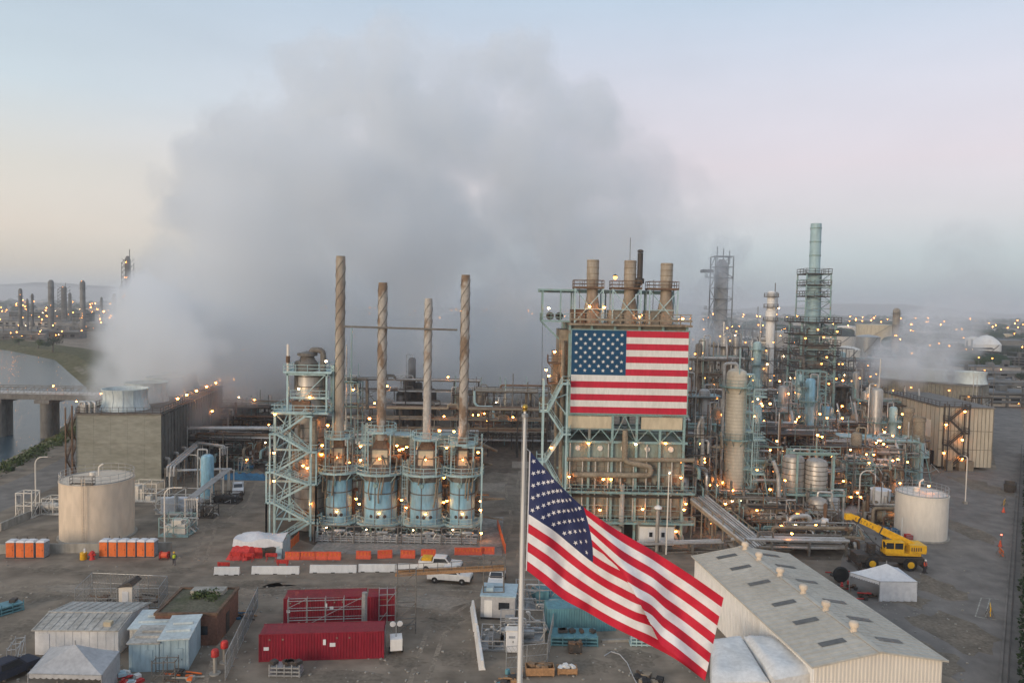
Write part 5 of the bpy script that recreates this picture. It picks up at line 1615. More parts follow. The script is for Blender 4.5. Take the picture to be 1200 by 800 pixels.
# ------------------------------------------------------------------ background racks and structures, left to centre
unit('dark rack of coolers in the steam directly behind the cooling tower', 235, 205, 22, 14, 11, 3, 21, 'dark_steel', 'tan_steel', 3, 2, 34, 5, lr=.24, gr='dark_steel', py=470)
unit('tall dim structure with a sloping line of lamps swallowed by steam', 283, 232, 24, 14, 17, 4, 22, 'dark_steel', 'grey_steel', 3, 3, 34, 4, lr=.26, py=460)
unit('dark pipe structure between the steam and the stair tower', 300, 178, 22, 12, 9, 3, 23, 'dark_steel', 'tan_steel', 3, 2, 36, 4, py=490)
unit('low crowded exchanger block behind the blue tarpaulin', 268, 152, 17, 10, 6, 2, 24, 'dark_steel', 'rust_steel', 4, 2, 34, 2, py=520)
unit('dark flat-topped rack half hidden in fog on the river side of the stair tower', 330, 250, 26, 12, 13, 3, 25, 'dark_steel', 'grey_steel', 3, 2, 30, 2, py=460)
t = thing('arched_lamp_string', 'string of small lamps arching over the fog on the river side of the stair tower', 'lamp string', (wx(262, 250, 424), 250, 0))
pts = [W(252, 427, 250), W(256, 424, 250), W(260, 421.5, 250), W(264, 419.5, 250), W(269, 418, 250), W(273, 419.5, 250), W(277, 422, 250)]
q = [(p.x-t.location.x, 0, p.z) for p in pts]
mb = MB().path(q, .12, 5)
for i in (0, 3, 6): mb.tube((q[i][0], .2, 0), (q[i][0], .2, q[i][2]), .2, 6)
mb.build('frame', M['dark_steel'], t)
for a in q: lamp(t, (a[0], -.3, a[2]-.3), .24, 'lamp_white')
pipe_rack('long dark pipe rack passing behind the four heaters', (wx(400, 170), 170), (wx(640, 172), 172), 4, (5.5, 8.2, 10.6), 31, 'dark_steel', 6, .22, mats=('tan_steel','grey_steel','rust_steel'), lamps=3, lr=.24)
pipe_rack('farther foggy pipe rack behind the second and third heaters', (wx(420, 205), 205), (wx(560, 205), 205), 4, (7, 10.5, 13.5), 32, 'dark_steel', 6, .25, mats=('grey_steel','silver_pipe'), lamps=2, lr=.26)
pipe_rack('pale pipe rack crossing behind the stair tower', (wx(215, 190), 190), (wx(400, 186), 186), 4, (5.5, 9), 33, 'dark_steel', 5, .25, mats=('tan_steel','silver_pipe','grey_steel'), lamps=2, lr=.24)
unit('brown roofed cooler rack between the heaters and the flagpole', 600, 182, 19, 12, 13.5, 3, 34, 'dark_steel', 'tan_steel', 3, 1, 30, 3, gr='tan_steel', lr=.22, py=500)
unit('dark structure just behind the end heater stack by the flagpole', 560, 196, 14, 10, 11, 3, 35, 'dark_steel', 'grey_steel', 2, 2, 24, 2, lr=.24, py=490)
unit('brown pipe structure on the open dirt behind the second heater', 455, 148, 16, 9, 7.5, 2, 36, 'rust_steel', 'tan_steel', 3, 2, 28, 3, py=530)
unit('low rusty structure behind the third and fourth heaters', 515, 150, 14, 9, 7.5, 2, 37, 'rust_steel', 'tan_steel', 3, 2, 26, 3, py=530)
t = thing('loop_pipe', 'pale blue pipe stepping down in front of the brown cooler rack', 'pipe', (wx(556, 178, 470), 178, 0))
P_ = lambda px, py: (W(px, py, 178).x-t.location.x, 0, W(px, py, 178).z)
MB().pipe([P_(556, 458), P_(556, 472), P_(560, 476.5), P_(578, 476.5), P_(578, 492), P_(640, 492)], .3, 8).build('pipe', M['teal_pale'], t)
mb = MB()
for px in (566, 600, 625): x = P_(px, 490)[0]; mb.box(x-.12, x+.12, .35, .6, 0, P_(px, 490 if px > 578 else 476)[2])
mb.build('support', M['dark_steel'], t)
for i, (px, h_) in enumerate(((476, 13), (482, 19), (490, 12), (470, 9), (505, 10))):
    column(['thin dark column close beside the small steam jet', 'taller dark column in the fog between the second and third stacks', 'short dark column hidden in fog next to the taller one', 'stubby vessel at the foot of the small steam jet', 'stubby dark vessel behind the third stack'][i], px, 212, 2.2 if i < 3 else 3, 2, h_, 'dark_steel', (h_*.6,), 1, band=0, lamps=0, fm='dark_steel')
# ------------------------------------------------------------------ on the road side of the boiler
unit('blue-green and grey pipe structure butting against the boiler side', 815, 113, 6.2, 11, 15.5, 5, 41, 'grey_steel', 'silver_pipe', 2, 1, 26, 4, lr=.2, py=560)
unit('tall dim structure behind the boiler with a pale blue roof', 822, 150, 11, 14, 17, 4, 42, 'grey_steel', 'clad_silver', 3, 3, 34, 4, lr=.22, gr='teal_pale', py=500)
column('tall cream ringed column with a blue ladder frame on the road side of the boiler', 861, 120, 3.3, 3.6, 24.6, 'ring_clad', (4.2, 14.0, 22.5), 1, band=.55, lamps=1, py=520)
t = thing('ladder_frame', 'narrow pale blue steel frame clinging to the cream ringed column', 'steel frame', (wx(875, 119, 500), 119, 0))
mb = frame_mb([-1.0, 1.0], [0, 2.0], lin(3, 24.5, 8), .2, rg=random.Random(4), fr=.8)
for z in lin(3, 24.5, 8): mb.box(-1.1, 1.1, -.3, 2.1, z+.12, z+.18)
mb.ladder((1.5, -.3, 4), 20, (0,-1), cage=True)
for z in (14, 21, 8.5): mb.box(.9, 2.9, -.8, 1.4, z, z+.1); mb.rail([(.9,-.75,z+.1),(2.85,-.75,z+.1),(2.85,1.35,z+.1)], t=.08)
mb.build('steel_frame', M['teal_pale'], t)
MB().tube((-1.6,-.5,20), (-1.6,-.5,29), .11, 7).build('mast', M['teal_pale'], t)
unit('stepped blue and silver structure on the road side of the cream ringed column', 893, 124, 6.5, 9, 12, 4, 43, 'teal_steel', 'clad_silver', 2, 2, 26, 4, lr=.2, py=560)
# inclined gallery
a, b = W(818, 582, 111), G(889, 640, 1.4)
t = thing('inclined_pipe_bridge', 'sloping bundle of pipes running down from the boiler towards the warehouse', 'pipe bridge', (a.x, a.y, 0))
d = Vector((b.x-a.x, b.y-a.y, b.z-a.z))
mb = MB()
for i in range(7):
    s_ = (i-3)*.62
    mb.tube((s_*.75, s_*.65, a.z), (d.x+s_*.75, d.y+s_*.65, b.z), .12 if i % 3 else .2, 8)
mb.build('piping', M['silver_pipe'], t)
mb = MB()
for s_ in (-1.9, 1.9):
    mb.beam((s_*.75, s_*.65, a.z-.4), (d.x+s_*.75, d.y+s_*.65, b.z-.4), .2, .4); mb.beam((s_*.75, s_*.65, a.z+.8), (d.x+s_*.75, d.y+s_*.65, b.z+.8), .09)
    for q_ in lin(.02, .9, 6): mb.beam((d.x*q_+s_*.75, d.y*q_+s_*.65, 0), (d.x*q_+s_*.75, d.y*q_+s_*.65, a.z+d.z*q_+.8), .16)
mb.build('steel_frame', M['tan_steel'], t)
# vessels and big silver loops by the crane
def vdrum(label, px, Y, r_, z0, z1, mt='clad_silver', py=590):
    t = thing('vertical_drum', label, 'drum', (wx(px, Y, py), Y, 0))
    MB().lathe((0,0,0), [(.3,z0-.8),(r_*.6,z0-.5),(r_,z0),(r_,z1),(r_*.85,z1+r_*.3),(r_*.4,z1+r_*.5),(.05,z1+r_*.55)], 24).build('shell', M[mt], t)
    mb = MB()
    for z in lin(z0+.2, z1-.3, 6): mb.lathe((0,0,z), [(r_-.01,0),(r_+.05,.0),(r_+.05,.12),(r_-.01,.12)], 24)
    mb.build('band', M['grey_steel'], t)
    mb = MB()
    for i in range(4):
        a_ = PI/4+i*PI/2; mb.tube((math.cos(a_)*r_*.95, math.sin(a_)*r_*.95, 0), (math.cos(a_)*r_*.95, math.sin(a_)*r_*.95, z0+1.2), .16, 7)
    mb.build('leg', M['grey_steel'], t)
    MB().pipe([(0,0,z1+r_*.5), (0,0,z1+r_*.5+.8), (r_*1.4,-.3,z1+r_*.5+.8), (r_*1.4,-.3,1)], .17, 7).build('piping', M['silver_pipe'], t)
    return t
vdrum('squat silver drum under a pale blue frame, nearest the cream column', 928, 120, 1.75, 5.2, 10.8)
vdrum('silver ringed drum standing in the green-blue portal frame', 955, 119, 1.75, 6.2, 10.4)
vdrum('lower silver drum below the portal frame', 958, 115, 1.5, 1.8, 5.2)
vdrum('second lower silver drum next to the lamp-lit brown pipes', 974, 117, 1.3, 2.2, 5.2, 'galvanised')
t = thing('portal_frame', 'green-blue portal frame and platform around the silver ringed drum', 'steel frame', (wx(955, 117, 580), 117, 0))
mb = frame_mb([-3.0, 2.8], [0, 4.5], [5.6, 12.2], .3)
mb.box(-6.5, 4.6, -.8, .6, 5.75, 5.85); mb.rail([(-6.5,-.75,5.85),(4.6,-.75,5.85)], t=.07); mb.box(-4.4, 3.6, -.5, .5, 12.4, 12.5); mb.rail([(-4.4,-.45,12.5),(3.6,-.45,12.5)], t=.07)
for x in (-6.3, 4.4): mb.box(x-.1, x+.1, -.3, -.1, 0, 5.7)
mb.build('steel_frame', M['teal_steel'], t)
for p_ in ((-.2,-.6,15.5), (-5.2,-.8,8.2), (-7,-.8,3.5)): lamp(t, p_, .2)
MB().tube((-.2,-.4,12.5), (-.2,-.4,15.2), .09, 6).build('lamp_post', M['teal_steel'], t)
def loop_pipes(label, Y, paths, mt='silver_pipe', r=.35, name='pipe_loop'):
    x0 = wx(paths[0][0][0], Y, paths[0][0][1])
    t = thing(name, label, 'pipe', (x0, Y, 0))
    for i, pth in enumerate(paths):
        rr = pth[0][2] if len(pth[0]) > 2 else r
        pts = []
        for j, p in enumerate(pth):
            w_ = W(p[0], p[1], Y + .7*i)
            pts.append((w_.x-x0, .7*i, max(.15, w_.z)))
        MB().pipe(pts, rr, 10).build('pipe', M[mt], t)
    return t
loop_pipes('row of thick silver pipes bending over in front of the silver drums', 111.5, [
    [(925, 640, .38), (925, 606), (948, 603), (952, 622)], [(947, 634, .42), (947, 613), (958, 610), (966, 618), (966, 640)], [(914, 604, .3), (914, 630), (924, 642), (924, 660)],
    [(891, 628, .22), (891, 604), (902, 604), (902, 632), (914, 640)], [(949, 630, .26), (949, 646), (944, 648), (944, 640)], [(880, 640, .2), (880, 612), (869, 612), (869, 632)], [(926, 588, .3), (926, 606), (926, 616), (936, 632)]])
loop_pipes('fat silver pipe with a rounded elbow dropping to the ground by the crane', 110, [
    [(962, 622, .55), (986, 634), (986, 668)], [(940, 636, .28), (984, 640), (984, 664)]], r=.5)
loop_pipes('S-bent silver pipes hugging the structure on the road side of the boiler', 113, [
    [(818, 512, .3), (818, 500), (823, 487), (823, 545)], [(800, 545, .26), (812, 547), (828, 549), (828, 590)], [(806, 508, .24), (814, 508), (820, 512)], [(906, 540, .3), (912, 556), (913, 586)]])
t = thing('valve_station', 'upright white valve column with a red top in front of the silver loops', 'valve', (wx(966, 109.5, 630), 109.5, 0))
MB().lathe((0,0,0), [(.3,0),(.55,.5),(.55,3.4),(.5,4.0),(.2,4.2)], 14).build('body', M['canvas_white'], t)
MB().lathe((0,0,4.2), [(.22,0),(.3,.6),(.3,2.0),(.1,2.2)], 12).build('actuator', M['rust_steel'], t)
pipe_rack('pipe rack along the back of the warehouse with thick silver pipes', (wx(862, 106), 106), (wx(992, 106), 106), 3, (.75, 1.75), 45, 'grey_steel', 6, .2, step=4.5, lamps=1, mats=('silver_pipe','clad_silver','grey_steel'))
unit('low tangle of dark pumps and pipes behind the warehouse corner', 905, 113, 10, 5, 4.4, 2, 46, 'grey_steel', 'silver_pipe', 3, 1, 40, 2, py=630, lr=.2, rails=False)
unit('low pipe-crowded skid structure beside the sloping pipe bundle', 862, 116, 8, 4, 5.5, 2, 47, 'grey_steel', 'clad_silver', 2, 1, 34, 3, py=620, lr=.2)
unit('dense low steelwork under the warehouse-side pipe rack', 955, 108.8, 11, 2.5, 2.2, 2, 48, 'dark_steel', 'silver_pipe', 3, 1, 34, 1, py=650, rails=False)
p0, p1 = G(742, 648), G(842, 645)
pipe_rack('low pipe rack on short posts between the boiler and the warehouse', (p0.x, p0.y), (p1.x, p1.y), 1.4, (1.1,), 49, 'grey_steel', 4, .17, step=4, lamps=0, mats=('silver_pipe','clad_silver'))
unit('low brown pump row in front of the silver drums', 930, 113.5, 12, 3, 3.2, 2, 73, 'rust_steel', 'silver_pipe', 3, 1, 40, 3, py=630, rails=False)
unit('narrow grey riser structure tight beside the boiler', 838, 121, 5, 6, 13, 5, 74, 'grey_steel', 'silver_pipe', 1, 1, 34, 5, py=560)
unit('small amber-lit pump structure at the foot of the cream ringed column', 845, 119, 7, 4, 4.5, 2, 75, 'rust_steel', 'tan_steel', 2, 1, 34, 4, py=600)
unit('tangle of fine brown pipes between the blue stepped structure and the canopy roof', 960, 163, 12, 8, 9, 3, 76, 'rust_steel', 'tan_steel', 2, 2, 60, 7, lr=.23, py=520)
unit('narrow teal riser frame on the river side of the large cream tank', 1008, 131, 5, 6, 8, 4, 77, 'teal_steel', 'clad_silver', 1, 2, 30, 4, py=560)
unit('brown pipe frame behind the small cream tank', 1032, 133, 8, 6, 6.5, 3, 78, 'rust_steel', 'tan_steel', 2, 1, 40, 5, py=570)
unit('grey pipe frame at the foot of the lattice-framed stack', 945, 205, 16, 10, 13, 4, 79, 'grey_steel', 'tan_steel', 2, 3, 44, 8, lr=.26, py=490)
# middle depth
unit('brown lamp-lit pipe structure behind the silver drums', 930, 142, 17, 12, 11, 4, 51, 'rust_steel', 'tan_steel', 4, 2, 46, 9, lr=.22, py=540)
unit('pale blue stepped structure in the middle of the plant', 905, 158, 14, 10, 13, 4, 52, 'teal_steel', 'clad_silver', 3, 2, 38, 6, lr=.24, py=520)
unit('rusty exchanger structure between the blue column and the crane', 985, 138, 13, 12, 9.5, 3, 53, 'rust_steel', 'tan_steel', 4, 2, 44, 8, lr=.22, py=560)
unit('dark structure beside the cream tank with amber lamps', 1020, 140, 10, 10, 8, 3, 54, 'rust_steel', 'clad_silver', 2, 2, 30, 5, lr=.2, py=560)
unit('blue decked structure in front of the tan cooling tower', 1052, 148, 9, 9, 9, 3, 55, 'teal_steel', 'clad_silver', 2, 2, 28, 4, lr=.22, gr='teal_pale', py=550)
unit('wide grey structure behind the pale blue stepped one', 890, 188, 20, 14, 13, 3, 56, 'grey_steel', 'clad_silver', 4, 3, 40, 8, lr=.27, py=490)
unit('brown structure carrying the pale blue canopy roof', 1000, 172, 16, 12, 8.5, 2, 57, 'rust_steel', 'tan_steel', 3, 2, 36, 7, lr=.24, py=520)
unit('lamp-studded structure in front of the far tanks', 985, 215, 20, 14, 13, 3, 58, 'grey_steel', 'tan_steel', 3, 3, 36, 10, lr=.3, py=480)
unit('rust-brown structure on the river side of the tan cooling tower', 1050, 182, 15, 12, 12, 3, 59, 'rust_steel', 'clad_silver', 3, 2, 36, 6, lr=.26, py=510)
unit('hazy structure between the boiler and the white flare', 830, 230, 22, 14, 19, 4, 60, 'grey_steel', 'grey_steel', 3, 3, 36, 6, lr=.3, py=470)
unit('hazy lamp-speckled structure behind the cream ringed column', 875, 255, 24, 14, 22, 5, 61, 'grey_steel', 'clad_silver', 3, 3, 36, 12, lr=.33, py=460)
unit('distant brown structure on the road side of the white flare', 925, 275, 20, 14, 20, 5, 62, 'rust_steel', 'clad_silver', 3, 3, 30, 9, lr=.35, py=450)
unit('misty far structure packed with lamps on the river side of the tall tower', 815, 330, 34, 16, 24, 5, 63, 'grey_steel', 'grey_steel', 3, 4, 34, 14, lr=.42, py=440)
unit('misty far structure packed with lamps on the road side of the tall tower', 868, 350, 30, 16, 26, 5, 64, 'grey_steel', 'grey_steel', 3, 4, 34, 14, lr=.42, py=440)
unit('far lamp-lit structure below the distant tank row', 1000, 330, 40, 16, 13, 3, 65, 'grey_steel', 'clad_silver', 3, 4, 30, 10, lr=.4, py=440)
unit('far dark structure behind the lattice-framed stack', 965, 300, 24, 14, 20, 4, 66, 'grey_steel', 'clad_silver', 3, 3, 28, 8, lr=.38, py=440)
pipe_rack('long pipe rack crossing the plant behind the blue column', (wx(880, 176), 176), (wx(1000, 170), 170), 4, (5, 7.5), 67, 'rust_steel', 7, .2, lamps=4, lr=.24)
pipe_rack('sloping brown pipe rack towards the tan cooling tower', (wx(960, 150), 150), (wx(1080, 163), 163), 4, (4.5, 6.8), 68, 'tan_steel', 7, .2, lamps=4, lr=.22)
pipe_rack('nearer brown pipe rack beside the cream tank', (wx(965, 131), 131), (wx(1050, 139), 139), 3.5, (4.2, 6.2), 69, 'rust_steel', 6, .18, lamps=3, lr=.2)
column('slim pale blue column with platforms in the centre of the plant', 948, 160, 2.0, 3, 20.0, 'blue_shell', (5.5, 11, 15.5, 18.5), -1, band=0, lamps=2, py=500, lr=.24)
t = thing('open_steelwork', 'blue-green open frame crowning the slim pale blue column', 'steel frame', (wx(953, 162, 480), 162, 0))
frame_mb([-2.6, 2.6], [0, 3.4], [8, 12, 17, 21.8], .26, rg=random.Random(9), fr=.6).build('steel_frame', M['teal_steel'], t)
column('silver banded column with a blue collar near the tan cooling tower', 1026, 165, 2.6, 3, 17.5, 'clad_silver', (6, 10.5), 1, band=1.5, lamps=1, py=500, lr=.24)
def topped(label, px, Y, dia, h, top='tan_steel', py=480):
    t = thing('vent_stack', label, 'stack', (wx(px, Y, py), Y, 0)); r_ = dia/2
    MB().lathe((0,0,0), [(r_*1.2,0),(r_,1),(r_,h*.62)], 16).build('lower_shell', M['teal_pale'], t)
    MB().lathe((0,0,0), [(r_*.99,h*.62),(r_*1.03,h*.63),(r_*1.03,h*.93),(r_*1.15,h*.94),(r_*1.15,h),(r_*.9,h),(r_*.9,h-1)], 16).build('upper_shell', M[top], t)
    mb = MB().lathe((0,0,h*.4), [(r_,0),(r_+1,0),(r_+1,.15),(r_,.15)], 12); mb.ring_rail((0,0,h*.4+.15), r_+.95, 8, t=.08); mb.build('platform', M['teal_pale'], t)
    mb = MB()
    for i in range(3):
        a_ = 2*PI*i/3; mb.beam((math.cos(a_)*3, math.sin(a_)*3, 0), (math.cos(a_)*r_, math.sin(a_)*r_, h*.55), .16)
    mb.build('brace', M['teal_steel'], t)
    return t
topped('two-tone stack, blue below and tan above, farther from the dark zigzag stairs', 1065, 156, 2.0, 15.0)
topped('two-tone stack, blue below and tan above, nearest the dark zigzag stairs', 1078, 152, 2.2, 13.6)
for lb, px, Y, d_, z1, mt, pl_, sd in (
    ('pale blue-green column with two platforms behind the stepped blue and silver structure', 887, 148, 1.7, 15.5, 'teal_pale', (6, 12), 1), ('stout silver column behind the pale blue stepped structure', 917, 172, 2.4, 17, 'clad_silver', (7, 14), -1),
    ('thin pale blue column in front of the lattice-framed stack', 936, 182, 1.6, 19, 'teal_pale', (8, 13, 17), 1), ('short fat pale blue column by the slim central one', 969, 178, 2.6, 11.5, 'blue_shell', (5, 9.5), 1),
    ('tall thin silver column among the lamps before the far tanks', 1001, 205, 1.9, 18, 'clad_silver', (8, 15), -1), ('pale blue-green column beside the two-tone stacks', 1046, 170, 1.8, 13, 'teal_pale', (5, 10), 1),
    ('squat pale blue column next to the small cream tank', 1014, 146, 2.0, 8.5, 'blue_shell', (4, 7.5), -1), ('tan column standing between the boiler and the cream ringed column', 841, 132, 2.0, 17, 'tan_steel', (8, 14.5), 1),
    ('hazy pale column close to the white flare', 884, 245, 2.6, 24, 'teal_pale', (10, 17, 22), 1), ('hazy silver column on the boiler side of the foggy tower', 822, 240, 2.8, 25, 'clad_silver', (11, 19), -1)):
    column(lb, px, Y, d_, 3, z1, mt, pl_, sd, band=0, lamps=2, py=500, lr=.22 if Y < 200 else .29, fm='teal_pale')
# pale blue canopy roof
a, b = G(986, 505, 8.8), G(1030, 518, 8.8)
t = thing('canopy_roof', 'pale blue flat canopy roof over the brown pipework', 'canopy', ((a.x+b.x)/2, (a.y+b.y)/2, 0), R(-18))
MB().cbox((0,0,8.8), (9.5,5.5,.25)).cbox((-4,0,8.5), (1.4,6.0,.5)).build('roof', M['teal_pale'], t)
mb = MB()
for x in (-4.4, 0, 4.4):
    for y in (-2.4, 2.4): mb.box(x-.13, x+.13, y-.13, y+.13, 0, 8.67)
mb.build('post', M['teal_steel'], t)
# tall stacks
Yt = 190
mat('pale_stack', (.34,.48,.52), .55, (.26,.37,.39), .2, (.4,.7), .9, streak=4, fine=.06)
t = thing('lattice_stack', 'tallest pale green stack rising out of a dark lattice tower', 'stack', (wx(950, Yt, 430), Yt, 0))
zz_ = lambda py: wz(952, py, Yt)
r0 = 1.9
lean = 0
MB().lathe((0,0,0), [(1.75,0),(1.7,zz_(390)),(1.5,zz_(322)),(1.36,zz_(318)),(1.33,zz_(262)),(1.2,zz_(262)),(1.2,zz_(268))], 28).build('shell', M['fan_white'] if False else M['pale_stack'], t)
mb = MB()
for py in (268, 284, 300): mb.lathe((0,0,zz_(py)), [(1.3,0),(1.46,0),(1.46,.25),(1.3,.25)], 24)
mb.build('flange', M['teal_steel'], t)
mb = MB(); hw = 3.2
rg = random.Random(12)
for sx_ in (-1, 1):
    for sy_ in (-1, 1):
        mb.beam((sx_*(hw+1.2), sy_*(hw+1.2), 0), (sx_*(hw+1), sy_*(hw+1), zz_(378)), .45)
        mb.beam((sx_*hw, sy_*hw, zz_(378)), (sx_*hw*.95, sy_*hw*.95, zz_(320)), .28)
L1 = lin(2, zz_(378), 10)
for i in range(9):
    for sx_ in (-1, 1):
        a_ = hw+1.1
        mb.beam((sx_*a_, -a_, L1[i]), (-sx_*a_, -a_, L1[i+1]), .2); mb.beam((sx_*a_, -a_, L1[i]), (sx_*a_, a_, L1[i+1]), .2)
    mb.beam((-a_, -a_, L1[i]), (a_, -a_, L1[i]), .25); mb.beam((-a_, a_, L1[i]), (a_, a_, L1[i]), .25)
L2 = lin(zz_(378), zz_(320), 8)
for i in range(7):
    mb.beam((-hw, -hw, L2[i]), (hw, -hw, L2[i]), .18); mb.beam((hw, -hw, L2[i]), (hw, hw, L2[i]), .18); mb.beam((-hw, -hw, L2[i]), (-hw, hw, L2[i]), .18)
    s_ = 1 if i % 2 else -1
    mb.beam((s_*hw, -hw, L2[i]), (-s_*hw, -hw, L2[i+1]), .12); mb.beam((hw, -s_*hw, L2[i]), (hw, s_*hw, L2[i+1]), .12)
mb.build('lattice', M['teal_steel'], t)
mb = MB()
for py in (322, 335, 348, 378, 392, 404, 416, 430):
    z = zz_(py); e = hw if py < 370 else hw+2.0
    mb.box(-e, e, -e, e, z, z+.15)
    mb.rail([(-e,-e,z+.15),(e,-e,z+.15),(e,e,z+.15),(-e,e,z+.15)], True, h=1.3, step=2, t=.11)
mb.build('platform', M['dark_steel'], t)
mb = MB()
for i in range(22):
    x, y = rg.uniform(-4,4), rg.uniform(-5,3); z = rg.uniform(6, zz_(380))
    mb.pipe([(x, y, z-rg.uniform(4,9)), (x, y, z), (x+rg.uniform(-3,3), y, z)], rg.choice([.2,.3,.45]), 6)
for i in range(5): mb.hdrum((-2.5, -3.5, 8+i*4.5), (2.5, -3.5, 8+i*4.5), 1.0)
mb.build('piping', M['grey_steel'], t)
for i in range(8): lamp(t, (rg.uniform(-5,5), -5.2, rg.uniform(7, zz_(383))), .3)
def flare(label, px, Y, dia, pyt, lat=False):
    t = thing('flare_stack', label, 'stack', (wx(px, Y, 430), Y, 0)); r_ = dia/2
    h = wz(px, pyt, Y)
    MB().lathe((0,0,0), [(r_*1.1,0),(r_,2),(r_,h*.78),(r_*1.15,h*.785),(r_*1.15,h*.83),(r_*.9,h*.84),(r_*.9,h-.5),(r_*.5,h)], 20).build('shell', M['white_paint'], t)
    mb = MB()
    for q_ in (.75, .86, .95):
        mb.lathe((0,0,h*q_), [(r_,0),(r_+1.1,0),(r_+1.1,.2),(r_,.2)], 12); mb.ring_rail((0,0,h*q_+.2), r_+1, 8, t=.13)
    mb.ladder((r_+.3, -.4, 4), h*.9, (0,-1), t=.14)
    mb.tube((r_*.8, 0, h*.9), (r_*.8, 0, h*1.07), .16, 6)
    mb.build('platform', M['grey_steel'], t)
    lamp(t, (-r_-.6, -1, h*.35), .36); lamp(t, (r_+.8, -1, h*.86), .3, 'lamp_white')
    return t
flare('tall white flare stack with a collar of platforms', 901, 260, 3.1, 341)
flare('shorter white vessel standing close against the tall white flare', 894, 262, 2.6, 395)
t = thing('foggy_tower', 'tall dim lattice tower fading into the steam on the road side of the boiler', 'process tower', (wx(843, 300, 400), 300, 0))
h = wz(845, 292, 300)
MB().lathe((0,0,0), [(2.8,0),(2.6,h*.5),(2.4,h*.9),(1.2,h*.93)], 16).build('shell', M['far_light'], t)
mb = MB(); e = 3.6
for sx_ in (-1, 1):
    for sy_ in (-1, 1): mb.beam((sx_*e, sy_*e, 0), (sx_*e, sy_*e, h*.95), .4)
LL = lin(1, h*.95, 14)
for i in range(13):
    s_ = 1 if i % 2 else -1
    mb.beam((s_*e, -e, LL[i]), (-s_*e, -e, LL[i+1]), .22); mb.beam((-e, -s_*e, LL[i]), (-e, s_*e, LL[i+1]), .22)
    mb.box(-e, e, -e, e, LL[i+1]-.1, LL[i+1]+.1)
    if i % 3 == 1: mb.box(-e-3, -e+.1, -e, 0, LL[i+1]-.1, LL[i+1]+.1); mb.rail([(-e-3,-e,LL[i+1]),(-e-3,0,LL[i+1])], h=1.3, t=.15)
for x in (-2, .5, 3): mb.tube((x, 0, h*.9), (x, 0, h*rg.uniform(.97, 1.03)), .2, 6)
mb.box(-e-4.5, -e, -2, 2, h*.84, h*.86)
mb.build('lattice', M['far_grey'], t)
for i in range(3): lamp(t, (rg.uniform(-4,4), -4.6, rg.uniform(10, h*.5)), .4)
# ------------------------------------------------------------------ tan cooling tower blocks on the right
pA, pB, pC = G(1098, 549), G(1161, 551), G(1066, 512)
ang = math.atan2(pB.y-pA.y, pB.x-pA.x)
wF = (pB-pA).length
t = thing('cooling_tower', 'tan panelled cooling tower block with dark zigzag stairs on its end', 'cooling tower', pA, ang)
Hf = wz(1163, 479, pB.y)
Lf = 30
MB().box(0, wF, 0, Lf, .6, Hf).build('wall', M['tower_cream'], t)
mb = MB()
for i in range(15): x = wF*i/14; mb.box(x-.06, x+.06, -.07, -.005, .6, Hf)
for i in range(16): y = Lf*i/15; mb.box(-.07, -.005, y-.06, y+.06, .6, Hf)
for z in (4.5, 8.7): mb.box(-.1, wF+.05, -.1, -.072, z, z+.14)
mb.build('rib', M['casing'], t)
MB().box(-.15, -.08, 8, 14, .3, 5.2).box(-.15, -.08, 1.5, 6.5, .3, 3.8).build_each('opening', M['dark_void'], t)
MB().box(-.16, -.075, 3.4, 8.8, 6.6, 10.6).build('sign_panel', M['white_metal'], t)
MB().box(-.3, wF+.3, -.3, Lf, Hf+.01, Hf+.3).build('roof_deck', M['grey_steel'], t)
MB().rail([(0, Lf, Hf+.3), (-.1, -.1, Hf+.3), (wF*.55, -.1, Hf+.3)], step=1.8, t=.09).build('railing', M['dark_steel'], t)
mb = MB()
z_ = lin(.2, Hf, 6)
for i in range(5):
    a_, b_ = (1.6, 4.6) if i % 2 == 0 else (4.6, 1.6)
    mb.stair((a_, -1.0-.9*(i % 2), z_[i]), (b_, -1.0-.9*(i % 2), z_[i+1]), .85, (0,1))
    e_ = b_ + (.9 if b_ > 3 else -.9)
    mb.box(min(b_, e_), max(b_, e_), -2.4, -.2, z_[i+1]-.08, z_[i+1]+.05)
    mb.rail([(b_, -2.35, z_[i+1]+.05), (e_, -2.35, z_[i+1]+.05), (e_, -.3, z_[i+1]+.05)], t=.09)
for x in (.9, 5.3):
    for y in (-2.3, -.4): mb.box(x-.12, x+.12, y-.12, y+.12, 0, Hf+1)
mb.build('staircase', M['dark_steel'], t)
mb = MB()
for x in (2, 4.6, 6.5): mb.box(x-.6, x+.6, -1.6, -.2, 0, 2.2)
mb.build_each('pump_housing', M['tan_steel'], t)
for p_ in ((4.9, -1.1, Hf-.6), (1.3, -.5, Hf*.73), (4.6, -1.2, Hf*.5), (1.1, -.5, Hf*.27), (5.0, -.6, 2.6)): lamp(t, p_, .27)
pD, pE = W(1018, 455, 214), W(1146, 470, 196)
ang = math.atan2(pE.y-pD.y, pE.x-pD.x)
wF = (pE-pD).to_2d().length
t = thing('cooling_tower', 'farther long pale cooling tower steaming behind the tan block', 'cooling tower', (pD.x, pD.y, 0), ang)
Hf = 15.6
MB().box(0, wF, 0, 16, .5, Hf).build('wall', M['casing'], t)
mb = MB()
for i in range(28): x = wF*i/27; mb.box(x-.09, x+.09, -.1, -.005, .5, Hf)
mb.build('rib', M['far_grey'], t)
MB().box(-.3, wF+.3, -.4, 16.3, Hf+.01, Hf+.4).build('roof_deck', M['grey_steel'], t)
for i in range(3):
    MB().lathe((5+i*9.5, 8, Hf+.41), [(4.2,0),(3.8,1.2),(3.7,2.2),(4.0,3.2),(3.8,3.2),(3.5,2.0),(3.5,.2)], 24).build('fan_stack', M['fan_white'], t)
for i in range(6): lamp(t, (2+i*(wF-4)/5, -.9, Hf-(2.5 if i % 2 else 1.2)), .3)
